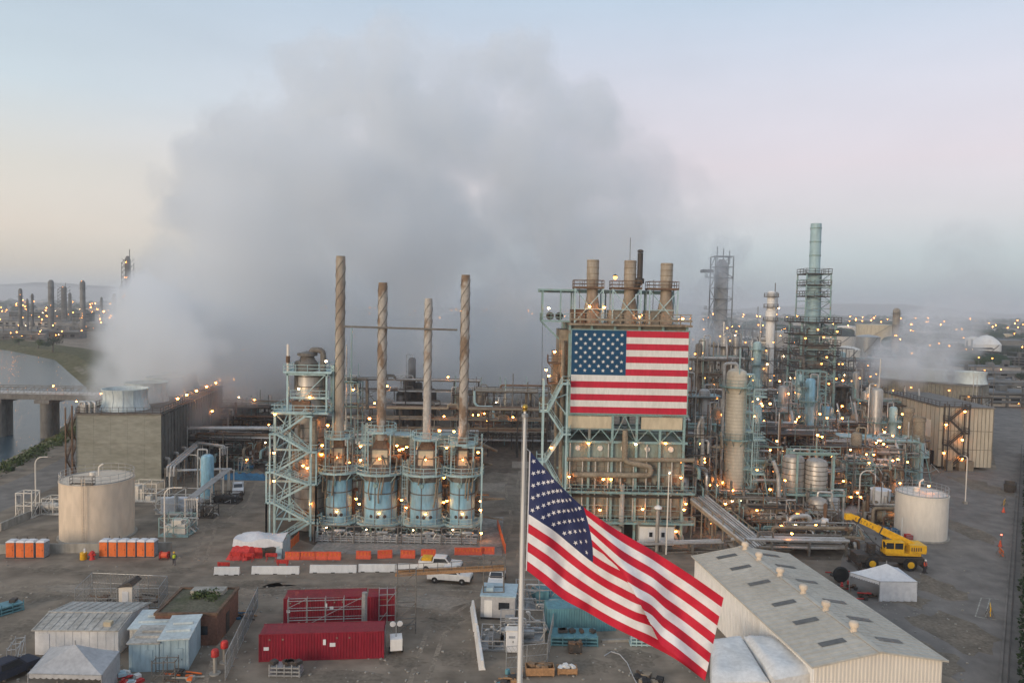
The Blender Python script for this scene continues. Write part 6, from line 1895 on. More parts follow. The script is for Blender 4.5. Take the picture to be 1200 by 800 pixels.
unit('dark stair structure on the road end of the far cooling tower', 1150, 186, 5, 5, 14, 4, 71, 'dark_steel', 'tan_steel', 0, 0, 8, 2, py=480, lr=.3)
# ------------------------------------------------------------------ cream tanks by the crane
tank('large cream tank beside the yellow crane with a lamp on its railed roof', 1048, 1107.5, 636, 577, 'white_metal', True, False, lamps=[(.1,-.3,1.4)])
tank('small cream tank half hidden behind the large cream one', 1019, 1042, 610, 573, 'canvas_white', False, False, hatch=False)
unit('dark pumps and hoses on the ground between the two cream tanks', 1046, 121, 5.5, 3, 2.4, 1, 72, 'dark_steel', 'grey_steel', 3, 0, 26, 1, py=610, rails=False, name='pump_set')
def ibc(label, px, py, mt='blue_tarp', s=1.2):
    p = G(px, py); t = thing('liquid_tote', label, 'tote', p)
    MB().box(-s/2, s/2, 0, s, .16, s*1.05).build('bottle', M[mt], t)
    mb = MB()
    for x in lin(-s/2-.03, s/2+.03, 4): mb.beam((x, -.03, .14), (x, -.03, s*1.07), .05)
    for z in lin(.2, s*1.05, 4): mb.beam((-s/2-.03, -.04, z), (s/2+.03, -.04, z), .05)
    mb.box(-s/2, s/2, 0, s, 0, .13); mb.build('cage', M['galvanised'], t)
ibc('blue liquid tote next to the large cream tank, on the river side of the pair', 1040, 630, s=1.3); ibc('blue liquid tote next to the large cream tank, on the road side of the pair', 1049, 631, s=1.3)
ibc('red box standing at the front foot of the large cream tank', 1066, 634, 'red_paint', .9); ibc('dark blue pump box at the road-side foot of the large cream tank', 1102, 633, 'teal_container', 1.3)
p = G(1056, 637); t = thing('marker_pole', 'thin white pole standing in front of the large cream tank', 'pole', (p.x, p.y, 0))
MB().tube((0,0,0), (0,0,4.0), .07, 7).build('pole', M['white_paint'], t); MB().cbox((0,0,.1), (.5,.5,.2)).build('base', M['concrete'], t)
# ------------------------------------------------------------------ mobile crane
bp0, bt0 = Vector((3.4, .25, 3.1)), Vector((-5.2, .25, 7.0))
p0, p1 = G(1012, 664), G(1076, 670)
cl = Vector((p1.x-p0.x, p1.y-p0.y, 0)).length
t = thing('mobile_crane', 'yellow mobile crane with its boom resting over the front, parked by the cream tank', 'mobile crane', ((p0.x+p1.x)/2, (p0.y+p1.y)/2+1.0, 0), R(-3))
mb = MB().box(-4.3, 4.2, -1.1, 1.1, 1.05, 1.65); mb.box(-4.6, -3.0, -1.25, 1.25, .9, 1.95); mb.box(-4.5, 4.3, -1.3, 1.3, 1.66, 1.8); mb.box(3.4, 4.4, -1.2, 1.2, .8, 1.6)
for x in (-4.4, 4.2):
    mb.box(x-.25, x+.25, -1.9, 1.9, .6, 1.0)
    for s_ in (-1.75, 1.75): mb.box(x-.15, x+.15, s_-.15, s_+.15, 0, .95); mb.box(x-.3, x+.3, s_-.3, s_+.3, .0, .08)
mb.build('chassis', M['dark_steel'], t)
for x in (-2.6, 2.5):
    for s_ in (-1, 1):
        wh = MB().lathe((0,0,0), [(.45,-.3),(.78,-.3),(.86,-.2),(.86,.2),(.78,.3),(.45,.3)], 22).xform(Matrix.Translation((x, s_*1.22, .86)) @ Matrix.Rotation(PI/2, 4, 'X')).build('wheel', M['black_rubber'], t)
        MB().lathe((0,0,0), [(.001,-.24),(.2,-.26),(.44,-.2),(.46,.2),(.2,.26),(.001,.24)], 18).xform(Matrix.Translation((x, s_*1.32, .86)) @ Matrix.Rotation(PI/2, 4, 'X')).build('hub', M['yellow_paint'], wh)
mb = MB().box(-.6, 4.0, -1.05, 1.05, 1.95, 2.35); mb.box(2.4, 4.6, -1.2, 1.2, 2.36, 3.5); mb.box(4.0, 4.75, -1.0, 1.0, 2.5, 3.3)
mb.build('superstructure', M['yellow_paint'], t)
mb = MB()
for i in range(5): mb.box(2.6+i*.3, 2.75+i*.3, -1.215, -1.195, 2.7, 3.2)
for q_ in (.52, .86): mb.beam(bp0.lerp(bt0, q_)-(bt0-bp0).normalized()*.1, bp0.lerp(bt0, q_)+(bt0-bp0).normalized()*.1, .76, .99)
mb.hdrum((1.6,-.5,2.7), (1.6,.6,2.7), .38); mb.path([(-.4,-.3,2.5), (-1.2,-.3,2.9), (-2.2,-.25,3.6), (-3.4,-.2,5.0)], .05, 5)
for y in (-1.75, 1.4): mb.cbox((-1.05, y, 3.5), (.08,.22,.3))
mb.build('trim', M['dark_steel'], t)
MB().tube((0,0,1.75), (0,0,1.96), .9, 20).build('turntable', M['dark_steel'], t)
cabm = MB().box(-1.0, 1.5, -1.55, -.45, 2.36, 3.0); cabm.box(-1.0, 1.5, -1.55, -.45, 3.85, 3.98)
for x in (-.95, .2, 1.42):
    for y in (-1.5, -.5): cabm.box(x-.06, x+.06, y-.05, y+.05, 3.0, 3.85)
cb = cabm.build('cab', M['yellow_paint'], t)
MB().box(-.93, 1.44, -1.48, -.52, 3.0, 3.85).build('window', M['dark_glass'], cb)
mb = MB()
bp, bt = Vector((3.4, .25, 3.1)), Vector((-5.2, .25, 7.0))
mid = bp.lerp(bt, .56)
mb.beam(bp, mid, .72, .95); mb.beam(bp.lerp(bt, .52), bp.lerp(bt, .9), .58, .78); mb.beam(bp.lerp(bt, .86), bt, .46, .62)
mb.cbox(bt - Vector((.2,0,.2)), (.9,.62,.8))
bo_ = mb.build('boom', M['yellow_paint'], t)
mb = MB()
dr_ = (bt-bp).normalized(); up_ = Vector((-dr_.z, 0, dr_.x)); up_ = -up_ if up_.z < 0 else up_
lr_ = random.Random(4)
for i in range(7):
    q_ = .92 - i*.045
    c_ = bp.lerp(bt, q_) + Vector((0,-.30,0)) - up_*.02
    mb.beam(c_ - up_*.2, c_ + up_*.2, .07, .02)
    if i % 2: mb.beam(c_ + up_*.18, c_ + up_*.18 - dr_*.2, .02, .07)
    else: mb.beam(c_ - up_*.18, c_ - up_*.18 - dr_*.2, .02, .07); mb.beam(c_, c_ - dr_*.18, .02, .06)
mb.build('boom_lettering', M['dark_steel'], bo_)
MB().tube((-.6,.25,2.4), bp.lerp(bt, .42) - up_*.4, .22, 10).build('boom_cylinder', M['dark_steel'], t)
mb = MB()
for x in (-2.6, -1.6): mb.rail([(x, -1.2, 1.8), (x, 1.1, 1.8)], h=1.3, t=.07)
mb.cbox((-2.1, .4, 2.5), (.9, .9, 1.3)); mb.build('deck_gear', M['dark_steel'], t)
mb = MB().path([bt+Vector((-.3,0,-.5)), bt+Vector((-.3,0,-1.7))], .04, 5); mb.lathe(bt+Vector((-.3,0,-2.3)), [(.05,0),(.3,.15),(.3,.5),(.1,.65)], 10); mb.build('hook_block', M['rust_steel'], t)
# traffic cone / bollard by the crane, barricades along the road
def cone_(label, px, py):
    p = G(px, py); t = thing('traffic_cone', label, 'traffic cone', p, 0)
    MB().lathe((0,0,0), [(.3,.03),(.26,.06),(.06,.95),(.001,.96)], 10).build('body', M['orange_red'], t); MB().box(-.35,.35,-.35,.35,0,.03).build('base', M['black_rubber'], t)
cone_('orange traffic cone on the road near the yellow barricades', 1176, 600); cone_('orange traffic cone standing by the road fence opposite the crane', 1172, 640)
def barricade(label, px, py, mt, rz, w=2.2, h=1.1):
    p = G(px, py); t = thing('barricade', label, 'barricade', p, rz)
    mb = MB().box(-w/2, w/2, -.04, .04, h*.62, h).box(-w/2, w/2, -.04, .04, h*.2, h*.45); mb.build('board', M[mt], t)
    mb = MB()
    for x in (-w/2+.2, w/2-.2): mb.beam((x,-.4,0), (x,.05,h), .07); mb.beam((x,.4,0), (x,-.05,h), .07)
    mb.build('stand', M['grey_steel'], t)
barricade('yellow barricade by the dark skip at the road fence', 1177, 592, 'yellow_paint', R(50)); barricade('orange barricade along the road fence with a red light', 1173, 651, 'orange_plastic', R(70))
barricade('yellow-framed barricade on the road opposite the warehouse', 1160, 722, 'yellow_paint', R(60), 1.6, 1.4)
p = G(1173, 638); t = thing('warning_light', 'small red warning light glowing on a post by the road fence', 'warning light', p)
MB().tube((0,0,0), (0,0,1.5), .05, 6).build('post', M['grey_steel'], t); lamp(t, (0,0,1.6), .14, 'lamp_red')
p = G(1183, 575); t = thing('skip', 'dark open waste skip by the fence beside the road', 'skip', p, R(54))
MB().add([(-1.6,-.8,.1),(1.6,-.8,.1),(1.6,.8,.1),(-1.6,.8,.1),(-2,-1,1.7),(2,-1,1.7),(2,1,1.7),(-2,1,1.7),(-1.85,-.85,1.7),(1.85,-.85,1.7),(1.85,.85,1.7),(-1.85,.85,1.7),(-1.5,-.7,.4),(1.5,-.7,.4),(1.5,.7,.4),(-1.5,.7,.4)],
    [(3,2,1,0),(0,1,5,4),(1,2,6,5),(2,3,7,6),(3,0,4,7),(4,5,9,8),(5,6,10,9),(6,7,11,10),(7,4,8,11),(9,13,12,8),(10,14,13,9),(11,15,14,10),(8,12,15,11),(12,13,14,15)]).build('body', M['dark_steel'], t)
mb = MB()
for x in (-1.3, 1.3): mb.box(x-.1, x+.1, -1.06, -.9, .1, 1.6)
mb.build('rib', M['dark_steel'], t)
# road fence on the right
def fence(label, p0, p1, h, mt='chainlink', post='galvanised', step=2.8, name='chainlink_fence', mesh=True, t_=.05):
    p0, p1 = Vector((p0[0], p0[1], 0)), Vector((p1[0], p1[1], 0))
    L_ = (p1-p0).length
    t = thing(name, label, 'fence', p0, math.atan2(p1.y-p0.y, p1.x-p0.x))
    mb = MB(); n_ = max(2, int(L_/step)+1)
    for x in lin(0, L_, n_): mb.tube((x,0,0), (x,0,h), t_, 6)
    mb.tube((0,0,h), (L_,0,h), t_*.7, 6); mb.tube((0,0,.1), (L_,0,.1), t_*.5, 6); mb.tube((0,0,h*.5), (L_,0,h*.5), t_*.5, 6)
    mb.build('post', M[post], t)
    if mesh:
        mb = MB(); k_ = int(L_/.34)
        for i in range(k_):
            x = L_*i/k_
            for s_ in (-1, 1):
                x1 = x + s_*h*.6
                c_ = min(max(x1, 0), L_); f = (c_-x)/(x1-x)
                mb.beam((x, .01*s_, .1), (c_, .01*s_, .1+(h-.1)*f), .022)
        mb.build('mesh', M[mt], t)
    return t
fence('long wire fence between the yard road and the dark hedge', (H0.x, H0.y), (H1.x, H1.y), 2.4, step=3.2, t_=.06, post='dark_steel')
wall_run('kerb', 'low concrete kerb along the foot of the road fence', [(H0.x-.5, H0.y+.4), (H1.x-.5, H1.y+.4)], .16, .22, M['asphalt'], 'kerb')
# ------------------------------------------------------------------ far tanks and town on the right
def far_tank(label, px0, px1, pyt, pyb, mt='far_light', dome=0.0, roof=None, name='distant_tank'):
    Y = G((px0+px1)/2, pyb).y
    r_ = (px1-px0)/2/FPX*Y; x0 = wx((px0+px1)/2, Y, pyb); h = wz((px0+px1)/2, pyt, Y)
    t = thing(name, label, 'storage tank', (x0, Y+r_, 0), 0, 'far storage tanks')
    mb = MB().lathe((0,0,0), [(r_,0),(r_,h)], 36)
    for q_ in (.33,.66,.97): mb.lathe((0,0,h*q_), [(r_,0),(r_+.12,0),(r_+.12,.3),(r_,.3)], 36)
    mb.build('shell', M[mt], t)
    MB().lathe((0,0,h), [(r_+.1,-.2),(r_+.1,.05),(r_*.8,.05+dome*.4),(r_*.4,.05+dome*.85),(.1,.05+dome)], 36).build('roof', M[roof or mt], t)
    mb = MB(); pts = [(math.cos(a)*(r_+.4), math.sin(a)*(r_+.4), 1+(h-1)*i/12) for i, a in enumerate(lin(-2.6, -1.2, 13))]
    mb.path(pts, .25, 5); mb.build('stair', M['far_grey'], t)
    return t
far_tank('white far tank under a dark domed roof at the plant end of the tank row', 966, 1010, 394, 417, 'white_metal', 6, 'far_dark')
far_tank('pale blue-grey far tank in the middle of the tank row', 1009, 1036, 395, 421, 'galvanised', 1.5)
far_tank('wide beige flat-topped far tank behind the pale blue-grey one', 1014, 1056, 381, 401, 'cream_panel', 1.0)
far_tank('white low far tank in front of the dark-domed one', 984, 1013, 410, 434, 'white_metal', 2)
far_tank('hazy cream far tank at the on the river side of the lattice-framed stack', 905, 935, 390, 410, 'far_light', 2)
far_tank('white domed far tank beyond the roadside steam', 1149, 1180, 404, 424, 'white_paint', 7)
far_tank('narrow white far tank touching the domed one', 1136, 1152, 397, 421, 'white_metal', 2)
far_tank('small buff far tank behind the white domed one', 1178, 1190, 392, 400, 'cream_panel', 1)
far_tank('very distant low white tank below the skyline behind the tank row', 985, 1008, 383, 391, 'white_metal', 2)
far_tank('very distant pale tank by the lattice-framed stack foot', 962, 984, 396, 405, 'far_light', 2)
far_tank('hazy wide white tank beyond the boiler roof', 845, 880, 386, 400, 'far_light', 2)
far_tank('hazy low tank on the road side of the foggy tower', 868, 890, 397, 412, 'white_metal', 2)
t = far_column('tan far chimney with a lamp at its foot above the tank row', 1051, 361, 560, 5.2, 'stack_conc', 2, cat='chimney', name='distant_chimney')
far_column('reddish-brown column standing in the roadside steam', 1012, 424, 300, 3.0, 'rust_steel', 1)
far_column('short blue tank-like column below the tank row', 987, 412, 380, 5.0, 'teal_pale', 1)
t = thing('mast', 'tall thin white mast rising in front of the roadside steam', 'mast', (wx(1027, 172, 470), 172, 0))
MB().tube((0,0,0), (.6,0,wz(1029, 420, 172)), .16, 7, .09).build('pole', M['white_metal'], t); MB().cbox((0,0,.3), (1,1,.6)).build('base', M['concrete'], t)
for i, a in enumerate([('long pale warehouse beside the far road', 1175, 476, 26, 14, 5, 'white_metal', 21, 2), ('grey flat roofed store on the road side of the far cooling tower', 1160, 462, 20, 12, 6, 'far_grey', 22, 2),
        ('pale sheds in the far lot under the domed tank', 1160, 443, 34, 12, 6, 'far_light', 23, 3), ('dark low building beyond the far parked cars', 1190, 432, 40, 14, 7, 'far_dark', 24, 3),
        ('white store building at the picture edge in the distance behind the lots', 1190, 410, 50, 20, 9, 'far_light', 25, 3), ('brown block at the road end of the far steam', 1132, 430, 14, 10, 12, 'tan_steel', 26, 3)]):
    far_block(*a)
def car(label, x, y, rz, mt, group='cars parked in the far lot'):
    t = thing('parked_car', label, 'car', (x, y, 0), rz, group)
    MB().add([(-2.2,-.88,.35),(2.2,-.88,.35),(2.2,.88,.35),(-2.2,.88,.35),(-2.2,-.88,.85),(2.2,-.88,.8),(2.2,.88,.8),(-2.2,.88,.85)], [(3,2,1,0),(4,5,6,7),(0,1,5,4),(1,2,6,5),(2,3,7,6),(3,0,4,7)]).build('body', M[mt], t)
    c_ = MB().add([(-1.7,-.8,.84),(1.1,-.8,.82),(1.1,.8,.82),(-1.7,.8,.84),(-1.2,-.66,1.42),(.45,-.66,1.42),(.45,.66,1.42),(-1.2,.66,1.42)], [(4,5,6,7),(0,1,5,4),(1,2,6,5),(2,3,7,6),(3,0,4,7)]).build('window', M['dark_glass'], t)
    MB().add([(-1.2,-.67,1.43),(.45,-.67,1.43),(.45,.67,1.43),(-1.2,.67,1.43)], [(0,1,2,3)]).build('roof', M[mt], t)
    for sx_ in (-1.35, 1.35):
        for sy_ in (-.8, .8): MB().tube((sx_, sy_-.1, .34), (sx_, sy_+.1, .34), .34, 12).build('wheel', M['black_rubber'], t)
    return t
car0 = None
rg = random.Random(31)
cm = ['white_paint', 'grey_plastic', 'dark_steel', 'white_metal', 'cloth_dark']
# far lots: rows of small parked cars
n_ = 0
for row, (py, pa, pb, k_) in enumerate(((436, 1142, 1178, 8), (445, 1150, 1186, 7), (454, 1162, 1198, 6), (428, 1158, 1196, 7))):
    for i in range(k_):
        px = pa + (pb-pa)*i/(k_-1)
        p = G(px, py)
        car('small car parked in the far lot beyond the cooling towers', p.x, p.y, R(88)+rg.uniform(-.05,.05), rg.choice(cm))
for i, (px, py, h_, r_) in enumerate(((1148, 434, 9, 7), (1166, 430, 6, 5), (1178, 428, 7, 7), (1192, 431, 9, 8), (1199, 424, 10, 8), (1186, 418, 8, 8), (1130, 420, 7, 6), (1196, 450, 6, 5), (1070, 404, 9, 9), (1090, 400, 9, 10))):
    p = G(px, py)
    tree(['round dark tree beside the domed far tank', 'low bushy tree on the road side of the round dark one', 'wide green tree below the domed far tank', 'dense tree at the picture edge beyond the parked cars', 'tall dark tree cut by the picture edge', 'tree behind the dense one at the picture edge', 'dim tree in the roadside steam', 'small tree next to the far road at the picture edge', 'hazy tree below the tan far chimney', 'hazy tree on the road side of the tan far chimney'][i], p.x, p.y, h_, r_, M['leaf_dark'] if i % 3 else M['leaf_mid'], 40+i, n=500)
def lot_lamp(label, px, py, pyt):
    p = G(px, py); h = wz(px, pyt, p.y)
    t = thing('lamp_post', label, 'lamp post', p, 0, 'lamp posts in the far lots')
    MB().tube((0,0,0), (0,0,h), .14, 6).build('pole', M['grey_steel'], t); lamp(t, (0,0,h+.2), p.y*.0011)
for i, (px, py, pyt) in enumerate(((1146, 440, 419), (1162, 438, 420), (1127, 446, 437), (1158, 466, 450), (1140, 462, 449), (1085, 392, 377), (1032, 392, 377), (1010, 385, 376), (1180, 400, 384), (1120, 398, 386))):
    lot_lamp(['lamp post in front of the narrow white far tank', 'lamp post below the domed far tank', 'lamp post by the brown block in the steam', 'lamp post near the grey flat roofed store', 'lamp post at the road end of the far cooling tower', 'lone bright lamp post in the haze above the roadside steam', 'lamp post just on the river side of the tan far chimney', 'bright lamp post on the skyline above the dark-domed tank', 'far lamp post above the buff tank', 'faint lamp post in the haze between chimney and domed tank'][i], px, py, pyt)
# town out to the skyline: one uncountable mass of low blocks and trees, and its lights
rg = random.Random(99)
tw, tf, tl = MB(), MB(), MB()
for i in range(1500):
    Y = 480 + 5200*rg.random()**1.7
    X = rg.uniform(-.72, .74)*Y
    if X < -.24*Y and Y < 1500: continue
    if Y < 750 and X < .5*Y: continue
    s_ = rg.uniform(8, 40)*(1 + Y/4000)
    hh = rg.uniform(4, 12)
    if rg.random() < .55:
        tw.m = rg.choice([0,0,1,2]); tw.cbox((X, Y, hh/2), (s_, s_*rg.uniform(.4,1), hh), rg.choice([0,.2,1.1]))
    else:
        for k_ in range(3):
            r_ = rg.uniform(4, 9)*(1+Y/5000)
            tf.ball((X+rg.uniform(-20,20), Y+rg.uniform(-20,20), r_*.5), r_, 7, 5, .7)
tag(tw.build('far_town', [M['far_grey'], M['far_light'], M['far_dark']]), kind='stuff')
tag(tf.build('far_trees', M['leaf_dark']), kind='stuff')
for i in range(260):
    Y = 480 + 3600*rg.random()**1.5
    X = rg.uniform(-.72, .74)*Y
    tl.ball((X, Y, rg.uniform(6, 17)), Y*.00058*rg.uniform(.5, 1.1), 6, 4)
for i in range(45):
    Y = rg.uniform(520, 1500); X = rg.uniform(-.70, -.48)*Y
    tl.ball((X, Y, rg.uniform(5, 22)), Y*.0005*rg.uniform(.6, 1.2), 6, 4)
tag(tl.build('far_lights', M['lamp_warm']), kind='stuff')
# distant ridge on the skyline
hm = MB(); k_ = 60
rg = random.Random(2)
hs_ = [40 + 110*abs(math.sin(i*.21+.6))*rg.uniform(.75, 1) + 60*(i < 22) for i in range(k_+1)]
for i in range(k_+1):
    x = -8500 + 17000*i/k_
    hm.v += [(x*.74, 8300, 0), (x*.78, 8900, hs_[i]), (x*.8, 9450, 0)]
for i in range(k_):
    for j in range(2): hm.f.append([i*3+j, i*3+3+j, i*3+4+j, i*3+1+j]); hm.mi.append(0)
tag(hm.build('hills', M['far_dark']), kind='structure')
# ------------------------------------------------------------------ barriers, tent and vehicles before the heaters
def water_barrier(label, px, py, w=1.9, rz=0.0, h=1.05):
    p = G(px, py); t = thing('water_barrier', label, 'barrier', p, rz, 'orange plastic barriers before the heaters')
    prof = [(-.3,0),(.3,0),(.3,.25),(.16,.45),(.12,h),(-.12,h),(-.16,.45),(-.3,.25)]
    vs = [(x, y, z) for x in (-w/2, w/2) for y, z in prof]; n_ = len(prof)
    MB().add(vs, [(i, (i+1) % n_, n_+(i+1) % n_, n_+i) for i in range(n_)] + [tuple(reversed(range(n_))), tuple(range(n_, 2*n_))]).build('body', M['orange_red'], t)
    mb = MB()
    for x in lin(-w/2+.25, w/2-.25, 4): mb.box(x-.1, x+.1, -.19, -.13, .5, h-.12)
    mb.box(-w/2+.1, w/2-.1, -.24, .24, .0, .06); mb.build('rib', M['orange_plastic'], t)
bl = [('first on the stair tower end', 343, 655, 0), ('second from the stair tower end, touching the first', 361, 655, 0), ('third from the stair tower end, next to two touching ones', 375, 655, 0), ('fourth from the stair tower end, closing the first run', 391, 655, 0),
      ('standing alone before the second heater', 426, 654, 0), ('tilted a little, before the gap of the second and third heaters', 451, 653, .2), ('standing alone on the river side of the third heater burners', 478, 653, 0), ('before the third heater burners', 502, 652, 0),
      ('first of the last three before the slim end heater', 541, 650, 0), ('middle of the last three before the slim end heater', 556.5, 650, 0), ('closing the run before the slim end heater', 571, 649, 0)]
for lb, px, py, rz in bl: water_barrier('orange plastic barrier, ' + lb, px, py, 2.0, rz)
for lb, px, py, py2, px2 in (('orange mesh fence panel slanting away past the last barrier', 592, 648, 617, 583), ('orange mesh fence panel slanting beside the red and white tent', 335, 649, 634, 350)):
    a, b = G(px, py), G(px2, py2)
    t = thing('mesh_panel', lb, 'fence panel', a, math.atan2(b.y-a.y, b.x-a.x)); L_ = (b-a).length
    MB().box(0, L_, -.02, .02, .1, 1.3).build('panel', M['orange_plastic'], t); mb = MB()
    for x in lin(0, L_, 4): mb.box(x-.05, x+.05, -.06, .06, 0, 1.4)
    mb.build('post', M['orange_red'], t)
def k_rail(label, px0, px1, py, h=.95, rz=None, p1=None):
    a = G(px0, py); b = G(px1, py if p1 is None else p1)
    L_ = (b-a).length; t = thing('concrete_barrier', label, 'barrier', a, math.atan2(b.y-a.y, b.x-a.x), 'white concrete barriers on the yard')
    prof = [(-.32,0),(.32,0),(.32,.1),(.2,.32),(.12,h),(-.12,h),(-.2,.32),(-.32,.1)]; n_ = len(prof)
    k_ = max(1, int(round(L_/6)))
    mb = MB()
    for q_ in range(k_):
        x0, x1 = L_*q_/k_+.03, L_*(q_+1)/k_-.03
        vs = [(x, y, z) for x in (x0, x1) for y, z in prof]
        mb.add(vs, [(i, (i+1) % n_, n_+(i+1) % n_, n_+i) for i in range(n_)] + [tuple(reversed(range(n_))), tuple(range(n_, 2*n_))])
    mb.build('body', M['white_paint'], t)
    mb = MB()
    for q_ in lin(.12, .88, 3*k_): mb.box(L_*q_-.25, L_*q_+.25, -.34, -.315, 0, .09)
    mb.build('slot', M['dark_void'], t)
k_rail('short white concrete barrier at the end of the row, below the red tent', 251, 281, 672.5); k_rail('long white concrete barrier second from the tent end', 295, 351, 671.5); k_rail('long white concrete barrier in front of the first heater', 363, 418, 670)
k_rail('long white concrete barrier in front of the second heater', 420, 465, 669); k_rail('white concrete barrier next to the parked white pickup', 466, 499, 668.5)
k_rail('near white concrete barrier running towards the flagpole, closest to the picture bottom', 565, 559, 785, p1=742); k_rail('white concrete barrier behind the nearest one beside the flagpole', 558, 554, 740, p1=712)
def red_stand(label, px, py):
    p = G(px, py); t = thing('sign_stand', label, 'stand', p)
    mb = MB()
    for x in (-.6, .6): mb.beam((x,-.35,0), (x,0,1.1), .07); mb.beam((x,.35,0), (x,0,1.1), .07)
    mb.build('leg', M['red_paint'], t); MB().box(-.8,.8,-.03,.03,.6,1.1).build('board', M['red_paint'], t)
for lb, px, py in (('red barricade stand at the front corner of the red and white tent', 276, 656), ('red barricade stand in the middle before the tent', 291, 657), ('red barricade stand by the tent entrance', 318, 657), ('red barricade stand above the white barriers', 331, 665), ('red box stand behind the shortest white barrier', 262, 668)): red_stand(lb, px, py)
a, b = G(271, 653), G(333, 652)
t = thing('red_tent', 'white-topped tent with red side sheets slumped beside the stair tower', 'tent', ((a.x+b.x)/2, a.y, 0))
w_ = (b.x-a.x)/2; n_ = 12
mb = MB(); rg = random.Random(14)
top = [(x, y, 2.45+.25*math.sin(x*1.3)*math.cos(y*1.2)+.3*(1-abs(y-1.8)/1.8)+rg.uniform(-.06,.06)) for x in lin(-w_+.3, w_, n_) for y in lin(0, 3.6, 6)]
mb.add(top, [(i*6+j, (i+1)*6+j, (i+1)*6+j+1, i*6+j+1) for i in range(n_-1) for j in range(5)])
fr_ = [(x, -.08+rg.uniform(-.08,.08), 1.55+rg.uniform(-.15,.15)) for x in lin(-w_+.2, w_+.05, n_)]
mb.add([top[i*6] for i in range(n_)] + fr_, [(i, n_+i, n_+i+1, i+1) for i in range(n_-1)])
mb.build('roof', M['canvas_white'], t)
mb = MB()
bt_ = [(x, -.9-.5*rg.random() if i < 6 else -.15, .02) for i, x in enumerate(lin(-w_-.4, 0.8, 9))]; tp_ = [(x, -.02+rg.uniform(-.05,.05), 1.7) for x in lin(-w_+.3, 0.6, 9)]
md_ = [((a_[0]+b_[0])/2+.1*(-1)**i, (a_[1]+b_[1])/2-.2*(i % 2), .9) for i, (a_, b_) in enumerate(zip(bt_, tp_))]
mb.add(bt_ + md_ + tp_, [(r_*9+i, r_*9+i+1, (r_+1)*9+i+1, (r_+1)*9+i) for r_ in range(2) for i in range(8)])
mb.add([(-w_+.1,0,0),(-w_+.1,3.6,0),(-w_+.3,3.6,2.3),(-w_+.3,0,2.3)], [(0,1,2,3)])
mb.build('side_sheet', M['red_paint'], t)
MB().add([(w_-1.0,-.12,.02),(w_-.1,-.15,.02),(w_-.05,-.1,1.7),(w_-.8,-.1,1.7),(w_,0,0),(w_,3.6,0),(w_,3.6,2.3),(w_,0,2.3)], [(0,1,2,3),(4,5,6,7)]).build('door_flap', M['pale_blue_shed'], t)
mb = MB()
for x in (-w_+.4, 0, w_-.1):
    for y in (.05, 3.5): mb.box(x-.05, x+.05, y-.05, y+.05, 0, 2.35)
mb.build('pole', M['galvanised'], t)
